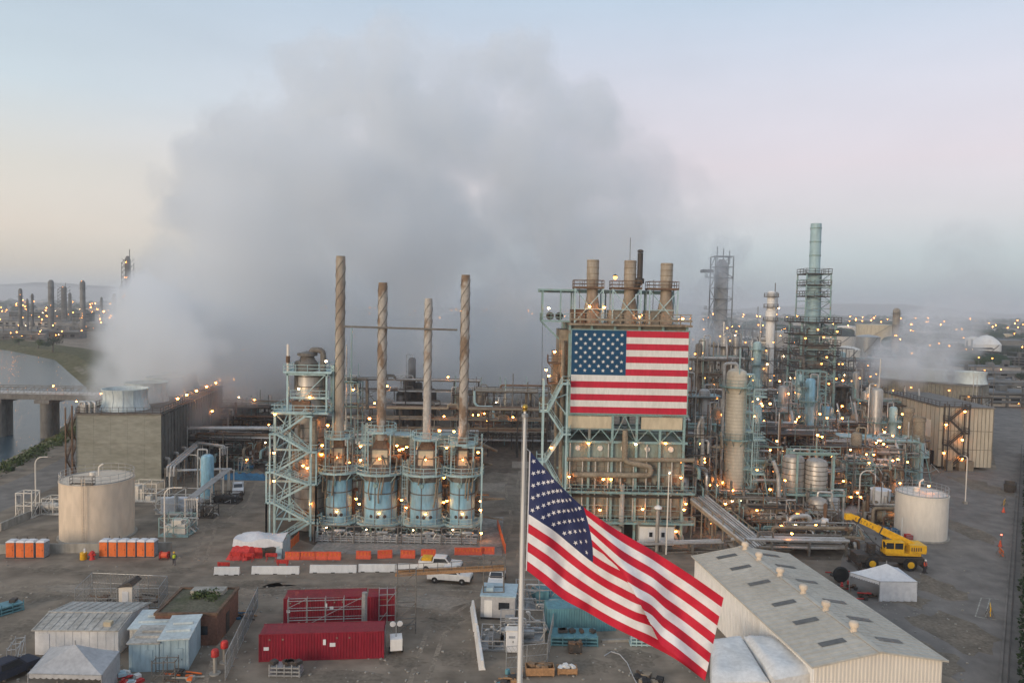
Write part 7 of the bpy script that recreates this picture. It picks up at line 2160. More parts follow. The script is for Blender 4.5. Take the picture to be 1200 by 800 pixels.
def pickup(label, px, py, rz, mt='white_paint', rack=False, load=None, group=None):
    p = G(px, py); t = thing('pickup_truck', label, 'pickup truck', p, rz, group)
    S_ = lambda prof, y0, y1: ([(x, y, z) for y in (y0, y1) for x, z in prof], len(prof))
    prof = [(-2.75,.5),(2.75,.5),(2.8,.95),(2.7,1.12),(1.45,1.2),(-.95,1.22),(-.95,1.2),(-2.75,1.2)]
    vs, n_ = S_(prof, -.95, .95)
    MB().add(vs, [tuple(range(n_)), tuple(reversed(range(n_, 2*n_)))] + [(i, n_+i, n_+(i+1) % n_, (i+1) % n_) for i in range(n_)]).build('body', M[mt], t)
    cb = MB().add([(1.45,-.9,1.2),(1.45,.9,1.2),(-.95,.9,1.2),(-.95,-.9,1.2),(.75,-.74,1.86),(.75,.74,1.86),(-.8,.74,1.88),(-.8,-.74,1.88)], [(4,5,6,7),(0,1,5,4),(1,2,6,5),(2,3,7,6),(3,0,4,7)]).build('cab', M[mt], t)
    gl = MB()
    gl.add([(1.35,-.76,1.27),(1.35,.76,1.27),(.82,.68,1.8),(.82,-.68,1.8)], [(0,1,2,3)]).xform(Matrix.Translation((.045,0,.03)))
    for s_ in (-1, 1): gl.add([(1.15,s_*.905,1.27),(-.8,s_*.905,1.27),(-.72,s_*.80,1.78),(.72,s_*.80,1.78)], [(0,1,2,3)])
    gl.build('window', M['dark_glass'], cb)
    MB().box(-2.6, -1.05, -.82, .82, 1.205, 1.215).build('bed_floor', M['dark_steel'], t)
    mb = MB()
    for s_ in (-1, 1): mb.box(-2.74, -.98, s_*.9-.05, s_*.9+.05, 1.2, 1.42)
    mb.box(-2.76, -2.68, -.9, .9, 1.2, 1.42); mb.build('bed_side', M[mt], t)
    for x in (-1.75, 1.75):
        for s_ in (-1, 1):
            wh = MB().lathe((0,0,0), [(.22,-.13),(.37,-.13),(.4,-.08),(.4,.08),(.37,.13),(.22,.13)], 16).xform(Matrix.Translation((x, s_*.88, .4)) @ Matrix.Rotation(PI/2, 4, 'X')).build('wheel', M['black_rubber'], t)
            MB().lathe((0,0,0), [(.001,-.12),(.22,-.1),(.22,.1),(.001,.12)], 12).xform(Matrix.Translation((x, s_*.9, .4)) @ Matrix.Rotation(PI/2, 4, 'X')).build('rim', M['galvanised'], wh)
    for s_ in (-1, 1):
        MB().box(2.76, 2.83, s_*.72-.17, s_*.72+.17, .78, .98).build('headlight', M['canvas_white'], t)
        MB().box(-2.79, -2.755, s_*.8-.08, s_*.8+.08, .8, 1.1).build('tail_light', M['red_paint'], t)
    MB().box(2.78, 2.86, -.9, .9, .45, .66).box(-2.86, -2.78, -.9, .9, .45, .66).build('bumper', M['dark_steel'], t)
    if rack:
        mb = MB()
        for x in (-2.6, -1.1):
            for s_ in (-1, 1): mb.beam((x, s_*.88, 1.42), (x, s_*.88, 2.1), .06)
        for s_ in (-1, 1): mb.beam((-2.7, s_*.88, 2.1), (1.0, s_*.88, 2.1), .06)
        for x in (-2.6, -1.1, .6): mb.beam((x, -.88, 2.1), (x, .88, 2.1), .06)
        mb.build('ladder_rack', M['dark_steel'], t)
    if load: MB().box(-2.4, -1.1, -.7, .7, 1.23, 1.75).build('tool_box', M[load], t)
    return t
pickup('white pickup with a yellow-fronted load parked tight behind the white barriers', 516, 667.5, R(-5), 'white_paint', load='yellow_paint')
pickup('white pickup with an open bed parked alone on the yard below the barriers', 527, 681, R(-8), 'white_paint')
pickup('white truck facing the viewer beside the scaffold gate', 582, 684, R(-93), 'white_paint', rack=True)
pickup('pale pickup parked near the blue tarpaulin by the cooling tower', 279, 577, R(-70), 'canvas_white')
# ------------------------------------------------------------------ red containers and what stands on them
def container(label, pa, pb, H=2.75, D=2.44, mt='red_container', stickers=True, name='shipping_container', cat='shipping container', px=(0,0), grp=None):
    a, b = G(*pa), G(*pb); L_ = (b-a).length
    t = thing(name, label, cat, a, math.atan2(b.y-a.y, b.x-a.x), grp)
    mb = MB(); k_ = int(L_/.28)
    def corr(x0, x1, yf, s_):
        st = (x1-x0)/k_
        pts = []
        for i in range(k_):
            x = x0 + st*i
            pts += [(x, 0), (x+st*.32, 0), (x+st*.5, .045*s_), (x+st*.82, .045*s_)]
        pts.append((x1, 0))
        vs = [(x, yf+o_, z) for z in (.16, H-.1) for x, o_ in pts]; n_ = len(pts)
        mb.add(vs, [(i, i+1, n_+i+1, n_+i) for i in range(n_-1)])
    corr(.1, L_-.1, .03, 1); corr(.1, L_-.1, D-.03, -1)
    mb.box(.02, .06, .08, D-.08, .16, H-.1); mb.box(.06, L_-.06, .02, D-.02, H-.1, H-.03)
    for i in range(int(L_/.5)): mb.box(.3+i*.5, .42+i*.5, .15, D-.15, H-.03, H-.005)
    mb.build('body', M[mt], t)
    mb = MB()
    for x in (0, L_-.12):
        for y in (0, D-.12): mb.box(x, x+.12, y, y+.12, 0, H)
    for y in (0.0, D-.1):
        mb.box(.12, L_-.12, y+.01, y+.1, .02, .158); mb.box(.12, L_-.12, y+.01, y+.1, H-.098, H-.004)
    mb.build('frame', M[mt], t)
    d_ = MB().box(L_-.06, L_-.02, .14, D/2-.02, .2, H-.14).build('door', M[mt], t)
    d2 = MB().box(L_-.06, L_-.02, D/2+.02, D-.14, .2, H-.14).build('door', M[mt], t)
    for q_, dd in ((.3, d_), (.7, d2)):
        mb = MB().tube((L_+.01, D*q_-.15, .25), (L_+.01, D*q_-.15, H-.2), .03, 6).tube((L_+.01, D*q_+.15, .25), (L_+.01, D*q_+.15, H-.2), .03, 6); mb.build('lock_bar', M['galvanised'], dd)
    if stickers:
        for x, z, w_, h_ in ((.06, .48, .045, .12), (.52, .66, .025, .2), (.585, .56, .05, .14)):
            MB().box(L_*x-L_*w_/2*.9, L_*x+L_*w_/2*.9, -.03, -.015, H*z-H*h_/2, H*z+H*h_/2).build('sticker', M['canvas_white'], t)
        for x in (.085, .19, .62, .72): MB().cbox((L_*x, -.03, H*.8), (.16,.04,.14)).build('vent', M['tan_steel'], t)
    return t
container('front long crimson shipping container with white stickers', (303, 775.5), (450, 771))
container('crimson shipping container standing behind the front one under scaffold rails', (332, 730), (428, 727))
container('short crimson container end-on behind the scaffold gate', (430, 728), (463, 727), D=2.44, stickers=False)
# scaffold rails in front of the rear container
def scaffold(label, pa, pb, h, d, lv, seed, mt='galvanised', planks=True, name='scaffold', step=2.2, cat='scaffold', r=.045, br=.35):
    rg = random.Random(seed)
    a, b = G(*pa), G(*pb); L_ = (b-a).length
    t = thing(name, label, cat, a, math.atan2(b.y-a.y, b.x-a.x))
    mb = MB(); xs = lin(0, L_, max(2, int(round(L_/step))+1))
    for x in xs:
        for y in (0, d): mb.tube((x, y, 0), (x, y, h), r, 6)
    for z in lin(h/lv*.6, h-.2, lv):
        for y in (0, d): mb.tube((0, y, z), (L_, y, z), r, 6)
        for x in xs: mb.tube((x, 0, z), (x, d, z), r, 6)
    for i in range(len(xs)-1):
        for k_ in range(lv):
            if rg.random() < br: mb.tube((xs[i], 0, h*k_/lv), (xs[i+1], 0, h*(k_+1)/lv), r*.8, 6)
    mb.build('tube', M[mt], t)
    if planks:
        mb = MB(); z = h*.75
        for i in range(3): mb.box(-.1, L_+.1, .08+i*d*.3, .08+i*d*.3+d*.26, z, z+.05)
        mb.build('plank', M['wood'], t)
    return t
scaffold('long low scaffold rail in front of the rear crimson container', (337, 733), (424, 730), 2.9, .7, 3, 2, planks=False)
scaffold('small scaffold cage with a dark fan unit at the container ends', (444, 728), (463, 727), 3.2, 1.8, 3, 3, planks=True, step=1.0)
t0_ = scaffold('tall scaffold gate tower on the container side of the yard', (465, 743), (487, 742), 6.6, 1.6, 4, 4, 'grey_steel', False, 'scaffold_tower', 1.7, 'scaffold', .06)
t1_ = scaffold('tall scaffold gate tower on the flagpole side, next to the white truck', (566, 722), (590, 722), 6.6, 1.6, 4, 5, 'grey_steel', False, 'scaffold_tower', 1.7, 'scaffold', .06)
a, b = W(463, 673, 78.5), W(592, 666, 82.5)
t = thing('overhead_beam', 'orange-brown beam bridging the two scaffold gate towers above the yard', 'beam', (a.x, a.y, 0))
d = b - a
MB().beam((0,0,a.z), (d.x,d.y,b.z), .3, .3).beam((0,.9,a.z), (d.x,d.y+.9,b.z), .2, .25).build('beam', M['orange_plastic'] if False else M['cardboard'], t)
mb = MB()
for q_ in lin(0, 1, 9): mb.tube((d.x*q_, d.y*q_, a.z+d.z*q_), (d.x*q_, d.y*q_, a.z+d.z*q_+1.1), .04, 6); mb.tube((d.x*q_, d.y*q_, a.z+d.z*q_-.05), (d.x*q_, d.y*q_+.9, a.z+d.z*q_-.05), .05, 6)
for h_ in (.55, 1.1): mb.tube((0,0,a.z+h_), (d.x,d.y,b.z+h_), .035, 6)
mb.build('railing', M['grey_steel'], t)
p = G(464, 764); t = thing('light_tower', 'white portable light tower beside the front container', 'light tower', p, .2)
MB().box(-.6,.6,-.6,.8,.45,1.6).build('body', M['white_paint'], t)
MB().tube((0,.1,1.6), (0,.1,3.1), .06, 6).build('mast', M['galvanised'], t)
for x in (-.35, .35): MB().lathe((0,0,0), [(.1,0),(.28,.12),(.3,.22),(.001,.24)], 12).xform(Matrix.Translation((x,.1,3.0)) @ Matrix.Rotation(R(100), 4, 'X')).build('lamp_head', M['canvas_white'], t)
for x in (-.62, .62): MB().lathe((0,0,0), [(.001,-.1),(.3,-.1),(.3,.1),(.001,.1)], 14).xform(Matrix.Translation((x,0,.3)) @ Matrix.Rotation(PI/2, 4, 'Y')).build('wheel', M['black_rubber'], t)
MB().beam((0,-.6,.4), (0,-1.6,.35), .08).build('tow_bar', M['dark_steel'], t)
def pole_rod(label, px, py, h, r_=.12, cap='galvanised', top=None, cat='post', name='post'):
    p = G(px, py); t = thing(name, label, cat, p)
    MB().tube((0,0,0), (0,0,h), r_, 8).build('pole', M[cap], t); MB().lathe((0,0,0), [(r_*3,0),(r_*3,.1),(r_,.12)], 10).build('base', M['concrete'], t)
    if top: MB().lathe((0,0,h-.4), [(.2,0),(.36,.1),(.36,.6),(.25,.75),(.001,.8)], 10).build('cap', M[top], t)
pole_rod('stout galvanised post standing before the rear crimson container', 427, 734, 3.8, .3, 'galvanised')
pole_rod('red-topped bollard nearest the fence at the lower edge', 263, 776, 1.8, .16, 'concrete', 'red_paint', 'bollard', 'bollard'); pole_rod('red-topped bollard beside the pale sheds, lower of two', 252, 789, 2.0, .18, 'concrete', 'red_paint', 'bollard', 'bollard')
# ------------------------------------------------------------------ buildings at lower left
Yw = 71.0
x0, x1 = wx(42, Yw, 770), wx(138, Yw, 770)
t = thing('metal_shed', 'white metal building with a weathered ribbed roof behind the pavilion tent', 'building', ((x0+x1)/2, Yw, 0), R(1.5))
hw = (x1-x0)/2
ze = wz(90, 736.5, Yw); D_ = 6.4; D2 = 2.6
mb = MB().box(-hw, hw, 0, D_, 0, ze-.05)
mb.add([(-hw,0,ze-.05),(-hw,D2,ze+.5),(-hw,D_,ze-.05),(hw,0,ze-.05),(hw,D2,ze+.5),(hw,D_,ze-.05)], [(0,2,1),(3,4,5)])
for x in lin(-hw+.4, hw-.4, 10): mb.box(x-.02, x+.02, -.03, -.003, .1, ze-.1)
mb.build('wall', M['canvas_white'], t)
mb = MB()
for (ya, za), (yb, zb_) in (((-.3, ze-.02), (D2, ze+.6)), ((D2, ze+.6), (D_+.3, ze-.02))):
    mb.add([(-hw-.2,ya,za),(hw+.2,ya,za),(hw+.2,yb,zb_),(-hw-.2,yb,zb_),(-hw-.2,ya,za-.1),(hw+.2,ya,za-.1),(hw+.2,yb,zb_-.1),(-hw-.2,yb,zb_-.1)], [(0,1,2,3),(7,6,5,4),(0,4,5,1),(1,5,6,2),(2,6,7,3),(3,7,4,0)])
    for x in lin(-hw, hw, 11): mb.beam((x, ya, za+.03), (x, yb, zb_+.03), .06, .05)
mb.box(-hw-.2, hw+.2, D2-.15, D2+.15, ze+.58, ze+.66)
mb.build('roof', M['roof_old'], t)
MB().box(hw-1.6, hw-.9, .3, .9, ze+.1, ze+.55).build('roof_vent', M['cream_panel'], t)
MB().box(-hw+.4, -hw+1.4, -.05, -.005, 0, 2.1).build('door', M['canvas_white'], t)
def box_shed(label, pa, pb, pyt, D, mt, seed, rmt='roof_old', extra=True, rz=0.0):
    a, b = G(*pa), G(*pb); L_ = (b-a).length; h = wz(pa[0], pyt, a.y)
    t = thing('storage_shed', label, 'shed', a, math.atan2(b.y-a.y, b.x-a.x))
    mb = MB().box(0, L_, 0, D, 0, h)
    for x in lin(.3, L_-.3, 4): mb.box(x-.03, x+.03, -.04, -.004, .1, h-.1)
    mb.build('wall', M[mt], t)
    mb = MB().add([(-.15,-.2,h+.02),(L_+.15,-.2,h+.02),(L_+.15,D+.15,h+.3),(-.15,D+.15,h+.3),(-.15,-.2,h+.14),(L_+.15,-.2,h+.14),(L_+.15,D+.15,h+.42),(-.15,D+.15,h+.42)], [(3,2,1,0),(4,5,6,7),(0,1,5,4),(1,2,6,5),(2,3,7,6),(3,0,4,7)])
    if extra: mb.beam((L_*.1, D*.3, h+.3), (L_*.95, D*.3, h+.3), .3, .22); mb.beam((L_*.2, D*.6, h+.42), (L_*.9, D*.6, h+.42), .25, .2)
    mb.build('roof', M[rmt], t)
    d_ = MB().box(L_*.55, L_*.8, -.055, -.012, .05, min(2.1, h*.8)).build('door', M['pale_blue_shed'], t)
    MB().cbox((L_*.77, -.075, 1.05), (.05,.04,.14)).build('handle', M['dark_steel'], d_)
    return t
box_shed('pale blue shed with a brownish roof on the road side of the pavilion tent', (151, 787), (186, 786.5), 754, 3.0, 'pale_blue_shed', 1)
box_shed('taller pale blue shed with a white corner post next to the brick building', (187, 786), (221, 784), 750, 4.6, 'pale_blue_shed', 2, 'fan_white')
box_shed('low pale shed with roof ducts between the white building and the brick one', (152, 766), (214, 764), 737, 3.6, 'white_metal', 3, 'fan_white')
a, b = G(182, 756), G(256, 753); L_ = (b-a).length
t = thing('brick_building', 'flat roofed brick building with plants growing on its mossy roof', 'building', a, R(3))
hb_ = wz(255, 718, b.y); D_ = 6.8
MB().box(0, L_, 0, D_, 0, hb_).build('wall', M['brick'], t)
mb = MB().box(.2, L_-.2, .2, D_-.2, hb_+.004, hb_+.1); mb.build('roof', M['roof_moss'], t)
mb = MB()
mb.box(-.12, L_+.12, -.12, .2, hb_+.01, hb_+.28); mb.box(-.12, L_+.12, D_-.2, D_+.12, hb_+.01, hb_+.28); mb.box(-.12, .2, .2, D_-.2, hb_+.012, hb_+.27); mb.box(L_-.2, L_+.12, .2, D_-.2, hb_+.012, hb_+.27)
mb.build('parapet', M['rust_steel'], t)
MB().box(L_*.1, L_*.2, -.05, -.01, 0, 2.1).box(L_+.005, L_+.05, D_*.4, D_*.55, 0, 2.1).build('door', M['dark_steel'], t)
MB().box(L_*.4, L_*.55, -.04, -.01, 1.1, 2.0).box(L_*.7, L_*.85, -.04, -.01, 1.1, 2.0).build('window', M['dark_glass'], t)
MB().box(1.6, L_-1, D_-1.8, D_-.5, hb_+.1, hb_+.55).build('roof_hatch', M['concrete'], t)
lc = MB(); rg = random.Random(17)
for i in range(7): leaf_cloud(lc, (L_*rg.uniform(.38,.72), D_*rg.uniform(.45,.8), hb_+.35), (.7,.6,.4), 60, .28, rg)
o_ = lc.build('roof_plants', M['leaf_mid'], None); o_.location = a; o_.rotation_euler = (0,0,R(3)); tag(o_, 'low green plants growing in a patch on the brick building roof', 'plants')
def junk(label, px, py, seed, w=2.5, n=9, mts=('cardboard','grey_steel','white_paint','blue_tarp'), h=.7, name='scrap_pile'):
    rg = random.Random(seed); p = G(px, py); t = thing(name, label, 'pile', p)
    for k_, mt in enumerate(mts):
        mb = MB()
        for i in range(max(1, n//len(mts)+1)):
            c_ = (rg.uniform(.2,.9), rg.uniform(.2,.8), rg.uniform(.12,.5))
            x, y = rg.uniform(-w/2,w/2), rg.uniform(-.8,.9)
            zb_ = rg.choice([0, 0, rg.uniform(0, h*.6)])
            if rg.random() < .65: mb.cbox((x, y, c_[2]/2 + zb_), c_, rg.uniform(0,3))
            else: mb.tube((x-.8, y, .15+zb_), (x+.8, y+rg.uniform(-.5,.5), .15+zb_), .08, 7)
        mb.build('heap', M[mt], t)
    return t
# pavilion tents
def marquee(label, corners, zc, zp, mt, scallop=True, walls=(), wh=0, cat='tent', name='pavilion_tent', ridge=None):
    C_ = [G(px, py, zc) for px, py in corners]
    o_ = sum(C_, Vector())/len(C_); o_.z = 0
    t = thing(name, label, cat, o_)
    P_ = [c - o_ for c in C_]
    ap = Vector((0,0,zp)); n_ = 10
    mb = MB()
    for i in range(4):
        a, b = P_[i], P_[(i+1) % 4]
        base = len(mb.v); vs = []
        for r_ in range(9):
            q_ = r_/8
            for k_ in range(n_+1):
                e = a.lerp(b, k_/n_); p = e.lerp(ap, q_)
                p.z = e.z + (zp-e.z)*(q_**1.18) - .04*math.sin(PI*k_/n_)*(1-q_)
                vs.append(p)
        mb.add(vs, [(r_*(n_+1)+k_, r_*(n_+1)+k_+1, (r_+1)*(n_+1)+k_+1, (r_+1)*(n_+1)+k_) for r_ in range(8) for k_ in range(n_)])
        m_ = 48; vs = []
        for k_ in range(m_+1):
            e = a.lerp(b, k_/m_); dz = .38 + (.12*abs(math.sin(PI*k_/m_*12)) if scallop else 0)
            vs += [e + Vector((0,0,0)), e - Vector((0,0,dz))]
        mb.add(vs, [(2*k_, 2*k_+1, 2*k_+3, 2*k_+2) for k_ in range(m_)])
    mb.build('roof', M[mt], t)
    mb = MB()
    for p in P_: mb.tube((p.x, p.y, 0), (p.x, p.y, zc), .06, 8)
    for i in range(4): mb.tube(P_[i]-Vector((0,0,.05)), P_[(i+1) % 4]-Vector((0,0,.05)), .04, 6)
    mb.tube((0,0,zp-.1), (0,0,zp+.35), .05, 6); mb.build('pole', M['galvanised'], t)
    rg = random.Random(3)
    for i in walls:
        a, b = P_[i], P_[(i+1) % 4]; vs = []; m_ = 16
        nrm = Vector((b.y-a.y, a.x-b.x, 0)).normalized()
        for k_ in range(m_+1):
            e = a.lerp(b, k_/m_); w_ = nrm*(.06*math.sin(k_*2.1))
            vs += [Vector((e.x, e.y, zc-.1)), Vector((e.x, e.y, zc*.5))+w_, Vector((e.x, e.y, .03))+w_*1.8]
        MB().add(vs, [(3*k_+r_, 3*k_+r_+1, 3*k_+3+r_+1, 3*k_+3+r_) for k_ in range(m_) for r_ in range(2)]).build('side_wall', M[mt], t)
    return t
marquee('pale grey pavilion tent with a scalloped edge before the white metal building', [(33, 788), (119, 790), (140, 762), (60, 757)], 2.5, 4.0, 'canvas_grey', True, (1,))
marquee('white canopy tent with one enclosed corner beside the warehouse', [(1031, 680.5), (1075, 681), (1052, 664.5), (996, 670)], 2.5, 4.0, 'canvas_white', True, (0, 1))
# kiosk, fenced enclosure, fences
p = G(147, 713); t = thing('kiosk', 'tiny white kiosk with a dark peaked roof by the fenced enclosure', 'kiosk', p)
MB().box(-.75,.75,0,1.6,0,2.5).build('wall', M['white_metal'], t)
MB().add([(-.95,-.3,2.45),(.95,-.3,2.75),(.95,1.9,2.75),(-.95,1.9,2.45),(.5,-.3,3.2),(.5,1.9,3.2)], [(0,4,5,3),(4,1,2,5),(0,1,4),(3,5,2),(3,2,1,0)]).build('roof', M['dark_steel'], t)
MB().box(-.35,.35,-.05,-.005,0,2.0).build('door', M['canvas_white'], t)
q = [G(88, 713), G(186, 712), G(196, 697), G(108, 693)]
for (i, j), lb in zip(((0,1),(1,2),(2,3),(3,0)), ('front wire fence of the small enclosure by the kiosk', 'wire fence between the enclosure and the brick building', 'rear wire fence of the small enclosure', 'slanting wire fence on the open-ground side of the enclosure')):
    fence(lb, (q[i].x, q[i].y), (q[j].x, q[j].y), 2.3, step=2.2)
junk('rusty brown scrap stacked inside the wire enclosure', 163, 706, 4, 4.5, 14, ('rust_steel','dark_steel','wood'), 1.6)
junk('dark drums and scrap by the kiosk in the enclosure', 128, 706, 5, 3.0, 10, ('dark_steel','rust_steel'), 1.6)
q = [G(264, 797), G(290, 752), G(302, 712)]
fence('wire fence with green-grey mesh running up beside the front container', (q[0].x, q[0].y), (q[2].x, q[2].y), 2.4, step=2.4)
p = G(284, 722); 
junk('blue and brown scrap lying between the brick building and the fence', 281, 722, 7, 2.6, 12, ('blue_tarp','cardboard','dark_steel','galvanised'))
junk('heap of red, white and blue bags beside the pavilion tent', 152, 797, 8, 2.4, 12, ('white_paint','red_paint','pale_blue_shed'))
junk('small mixed heap with an orange sheet below the pale sheds', 215, 793, 9, 2.6, 10, ('orange_plastic','dark_steel','concrete'))
def flat_racks(label, px, py, seed, w=4.5, d=1.8, mt='teal_container', name='stacked_racks', rz=0.0):
    p = G(px, py); t = thing(name, label, 'rack', p, rz); rg = random.Random(seed)
    mb = MB()
    for k_ in range(3): mb.box(-w/2+.1*k_, w/2-.05*k_, .0, d, .05+k_*.36, .2+k_*.36)
    for x in lin(-w/2+.1, w/2-.1, 5): mb.box(x-.05, x+.05, -.03, -.002, 0, 1.2)
    mb.build('frame', M[mt], t); mb = MB()
    for i in range(5): mb.cbox((rg.uniform(-w*.4,w*.4), d*.5, 1.15), (rg.uniform(.3,.9),.6,.3), rg.uniform(0,1))
    mb.build('load', M['dark_steel'], t)
    return t
flat_racks('dark blue steel racks stacked at the river-side picture edge', 2, 722, 4, rz=R(55)); flat_racks('grey-blue rack frame lying in front of the front container', 333, 793, 5, 3.0, 1.2, 'galvanised')
pickup('dark vehicle cut off by the picture corner beside the pavilion tent', 6, 796, R(65), 'cloth_dark')
scaffold('thin scaffold poles rising on the river side of the pavilion tent', (20, 790), (30, 775), 2.6, .8, 2, 7, planks=False, step=1.3)
scaffold('green-grey scaffold rack at the bottom edge below the pale sheds', (178, 799), (205, 798), 2.0, 1.0, 2, 8, planks=False, step=.9, mt='grey_steel')
# ------------------------------------------------------------------ yard by the flagpole
Yk = 82.0
a, b = G(563, 725), G(603, 724); L_ = (b-a).length
t = thing('equipment_cabin', 'white roofed equipment cabin wrapped in scaffold beside the flagpole', 'cabin', a, R(-4))
MB().box(0, L_, 0, 2.6, .25, 2.6).build('wall', M['canvas_grey'], t); MB().box(-.1, L_+.1, -.1, 3.8, 2.61, 2.75).box(.5, 1.3, 1, 1.8, 2.76, 3.2).build('roof', M['pale_blue_shed'], t)
MB().box(.4, 1.3, -.05, -.005, .3, 2.2).build('door', M['white_paint'], t); MB().box(0, L_, .1, 2.5, 0, .24).build('base', M['dark_steel'], t)
MB().box(2.0, 3.2, -.05, -.005, 1.2, 2.0).build('window', M['dark_glass'], t)
p = G(600, 765); t = thing('white_cabinet', 'upright white cabinet standing just on the river side of the flagpole', 'cabinet', p)
MB().box(-.65,.65,0,1.0,.1,2.25).build('body', M['white_paint'], t); d_ = MB().box(-.58,-.02,-.04,-.003,.2,2.15).box(.02,.58,-.04,-.003,.2,2.15).build('door', M['canvas_white'], t)
MB().box(.05,.12,-.07,-.042,1.1,1.3).build('handle', M['dark_steel'], d_); MB().box(-.7,.7,-.05,1.05,2.26,2.34).build('roof', M['white_metal'], t); MB().box(-.6,.6,.05,.95,0,.098).build('base', M['dark_steel'], t)
MB().box(-.35,.3,-.055,-.041,1.55,1.8).build('label_plate', M['grey_plastic'], t)
container('blue-green shipping container half covered by the waving flag', (641, 741), (722, 739), 2.6, 2.44, 'teal_container', False)
p0, p1, p2 = G(575, 783), G(641, 779), G(648, 742)
fence('wire cage fence in front of the white cabinet', (p0.x+1.5, p0.y), (p1.x, p1.y), 2.2, step=1.6)
fence('wire cage fence between the cabinet and the blue-green container', (p1.x, p1.y), (p2.x, p2.y), 2.2, step=1.6)
skid('blue-grey steel skid crowded with valves behind the white cabinet', 612, 752, 4.6, 3.0, 2.2, 21, 'galvanised', 'galvanised', nb=5, npipe=14)
skid('green-grey pump skid behind the flag near the white truck', 632, 715, 5.4, 3.2, 2.4, 22, 'galvanised', 'teal_container', nb=6, npipe=14)
skid('low grey flatbed skid between the two barriers and the cabinet', 577, 762, 2.4, 4.0, 1.0, 23, 'galvanised', 'grey_steel', nb=2, npipe=4)
def crate(label, px, py, w, d, h, mt='cardboard', load=None, rz=0.0, name='crate'):
    p = G(px, py); t = thing(name, label, 'crate', p, rz); th = .06
    mb = MB().box(-w/2, w/2, 0, th, .12, h).box(-w/2, w/2, d-th, d, .12, h).box(-w/2, -w/2+th, th, d-th, .12, h).box(w/2-th, w/2, th, d-th, .12, h).box(-w/2+th, w/2-th, th, d-th, .12, .2)
    mb.build('box', M[mt], t); mb = MB()
    for x in (-w/2+.1, 0, w/2-.1): mb.box(x-.06, x+.06, .02, d-.02, 0, .118)
    mb.build('skid', M['wood'], t)
    if load:
        rg = random.Random(int(px)); mb = MB()
        for i in range(9): mb.cbox((rg.uniform(-w*.38,w*.38), rg.uniform(.2,d-.2), h-.05+rg.uniform(-.1,.12)), (rg.uniform(.3,.7), rg.uniform(.2,.5), .25), rg.uniform(0,3))
        mb.build('load', M[load], t)
crate('brown open crate with timber offcuts on top on the road side of the flagpole', 633, 793, 2.7, 1.2, .85, 'cardboard', 'wood', R(3)); crate('smaller brown crate filled with white bags', 665, 791, 1.9, 1.0, .62, 'cardboard', 'white_paint', R(2))
junk('dark blue and rusty scrap at the foot of the flagpole', 602, 797, 12, 2.6, 12, ('dark_steel','cardboard','teal_container'))
crate('dark steel basket on the ground before the blue-green container', 674, 766, 1.4, 1.0, .95, 'dark_steel', 'rust_steel', name='steel_basket')
flat_racks('teal steel base frame lying in front of the blue-green container', 673, 757, 8, 5.0, 2.4, 'teal_container')
flat_racks('tangled blue frame behind the tip of the flag', 752, 757, 9, 2.4, 1.0, 'teal_pale', name='steel_frame_rack')
junk('dark scrap below the fly end of the flag', 762, 797, 15, 2.4, 12, ('dark_steel','black_rubber','tan_steel'))
p = G(729, 783); mb = MB()
pts = [G(a_, b_, .05) for a_, b_ in ((708, 768), (716, 763), (726, 766), (735, 776), (741, 790), (746, 800))]
o_ = mb.path([q_ - p for q_ in pts], .05, 6).build('hose', M['canvas_grey']); o_.location = p; tag(o_, 'pale hose curving over the yard under the flag', 'hose')
wall_run('kerb', 'low kerb on the yard on the road side of the blue-green container', [(G(705,752).x, G(705,752).y), (G(800,748).x, G(800,748).y)], .25, .3, M['concrete'], 'kerb')
p0, p1 = G(690, 727), G(835, 717)
fence('wire fence behind the flag between the container and the warehouse', (p0.x, p0.y), (p1.x, p1.y), 2.2, step=2.4)
# ------------------------------------------------------------------ warehouse
EL = 5.5; c1, c2, c3, c4 = G(956, 779, EL), G(1103, 772, EL), G(925, 650, EL), G(812, 650, EL)
nm = (c1+c2)/2; fm_ = (c3+c4)/2
ax = (fm_-nm); Lw = ax.to_2d().length; angw = math.atan2(ax.y, ax.x) - PI/2
ww = ((c2-c1).to_2d().length + (c3-c4).to_2d().length)/4
t = thing('warehouse', 'long low metal warehouse with rooftop ventilators and dark skylights', 'warehouse', (nm.x, nm.y, 0), angw)
rz_ = EL + 1.0
mb = MB()
def corr_wall(p, q, h0, h1, n_, dp=.05):
    p, q = Vector(p), Vector(q); d = (q-p)/n_; nrm = Vector((d.y, -d.x, 0)).normalized()*dp
    vs = []
    for i in range(n_):
        a_ = p+d*i
        for f, o_ in ((0, 0), (.35, 0), (.5, 1), (.85, 1)):
            b_ = a_ + d*f + nrm*o_; fr = (i+f)/n_
            zt_ = h0 if h1 is None else h0 + (h1-h0)*(1-abs(2*fr-1))
            vs += [(b_.x, b_.y, 0), (b_.x, b_.y, zt_)]
    zt_ = h0
    vs += [(q.x, q.y, 0), (q.x, q.y, zt_)]
    m_ = len(vs)//2
    mb.add(vs, [(2*i, 2*i+2, 2*i+3, 2*i+1) for i in range(m_-1)])
corr_wall((-ww,0,0), (ww,0,0), EL-.03, rz_-.06, 34); corr_wall((ww,Lw,0), (-ww,Lw,0), EL-.03, rz_-.06, 34)
corr_wall((ww,0,0), (ww,Lw,0), EL-.03, None, 70)
mb.build('wall', M['white_metal'], t)
mb = MB(); corr_wall((-ww,Lw,0), (-ww,0,0), EL-.03, None, 70); mb.build('wall', M['white_paint'], t)  # left-facing wall: the light on it is put into a paler colour
rm = MB(); nseg = 14
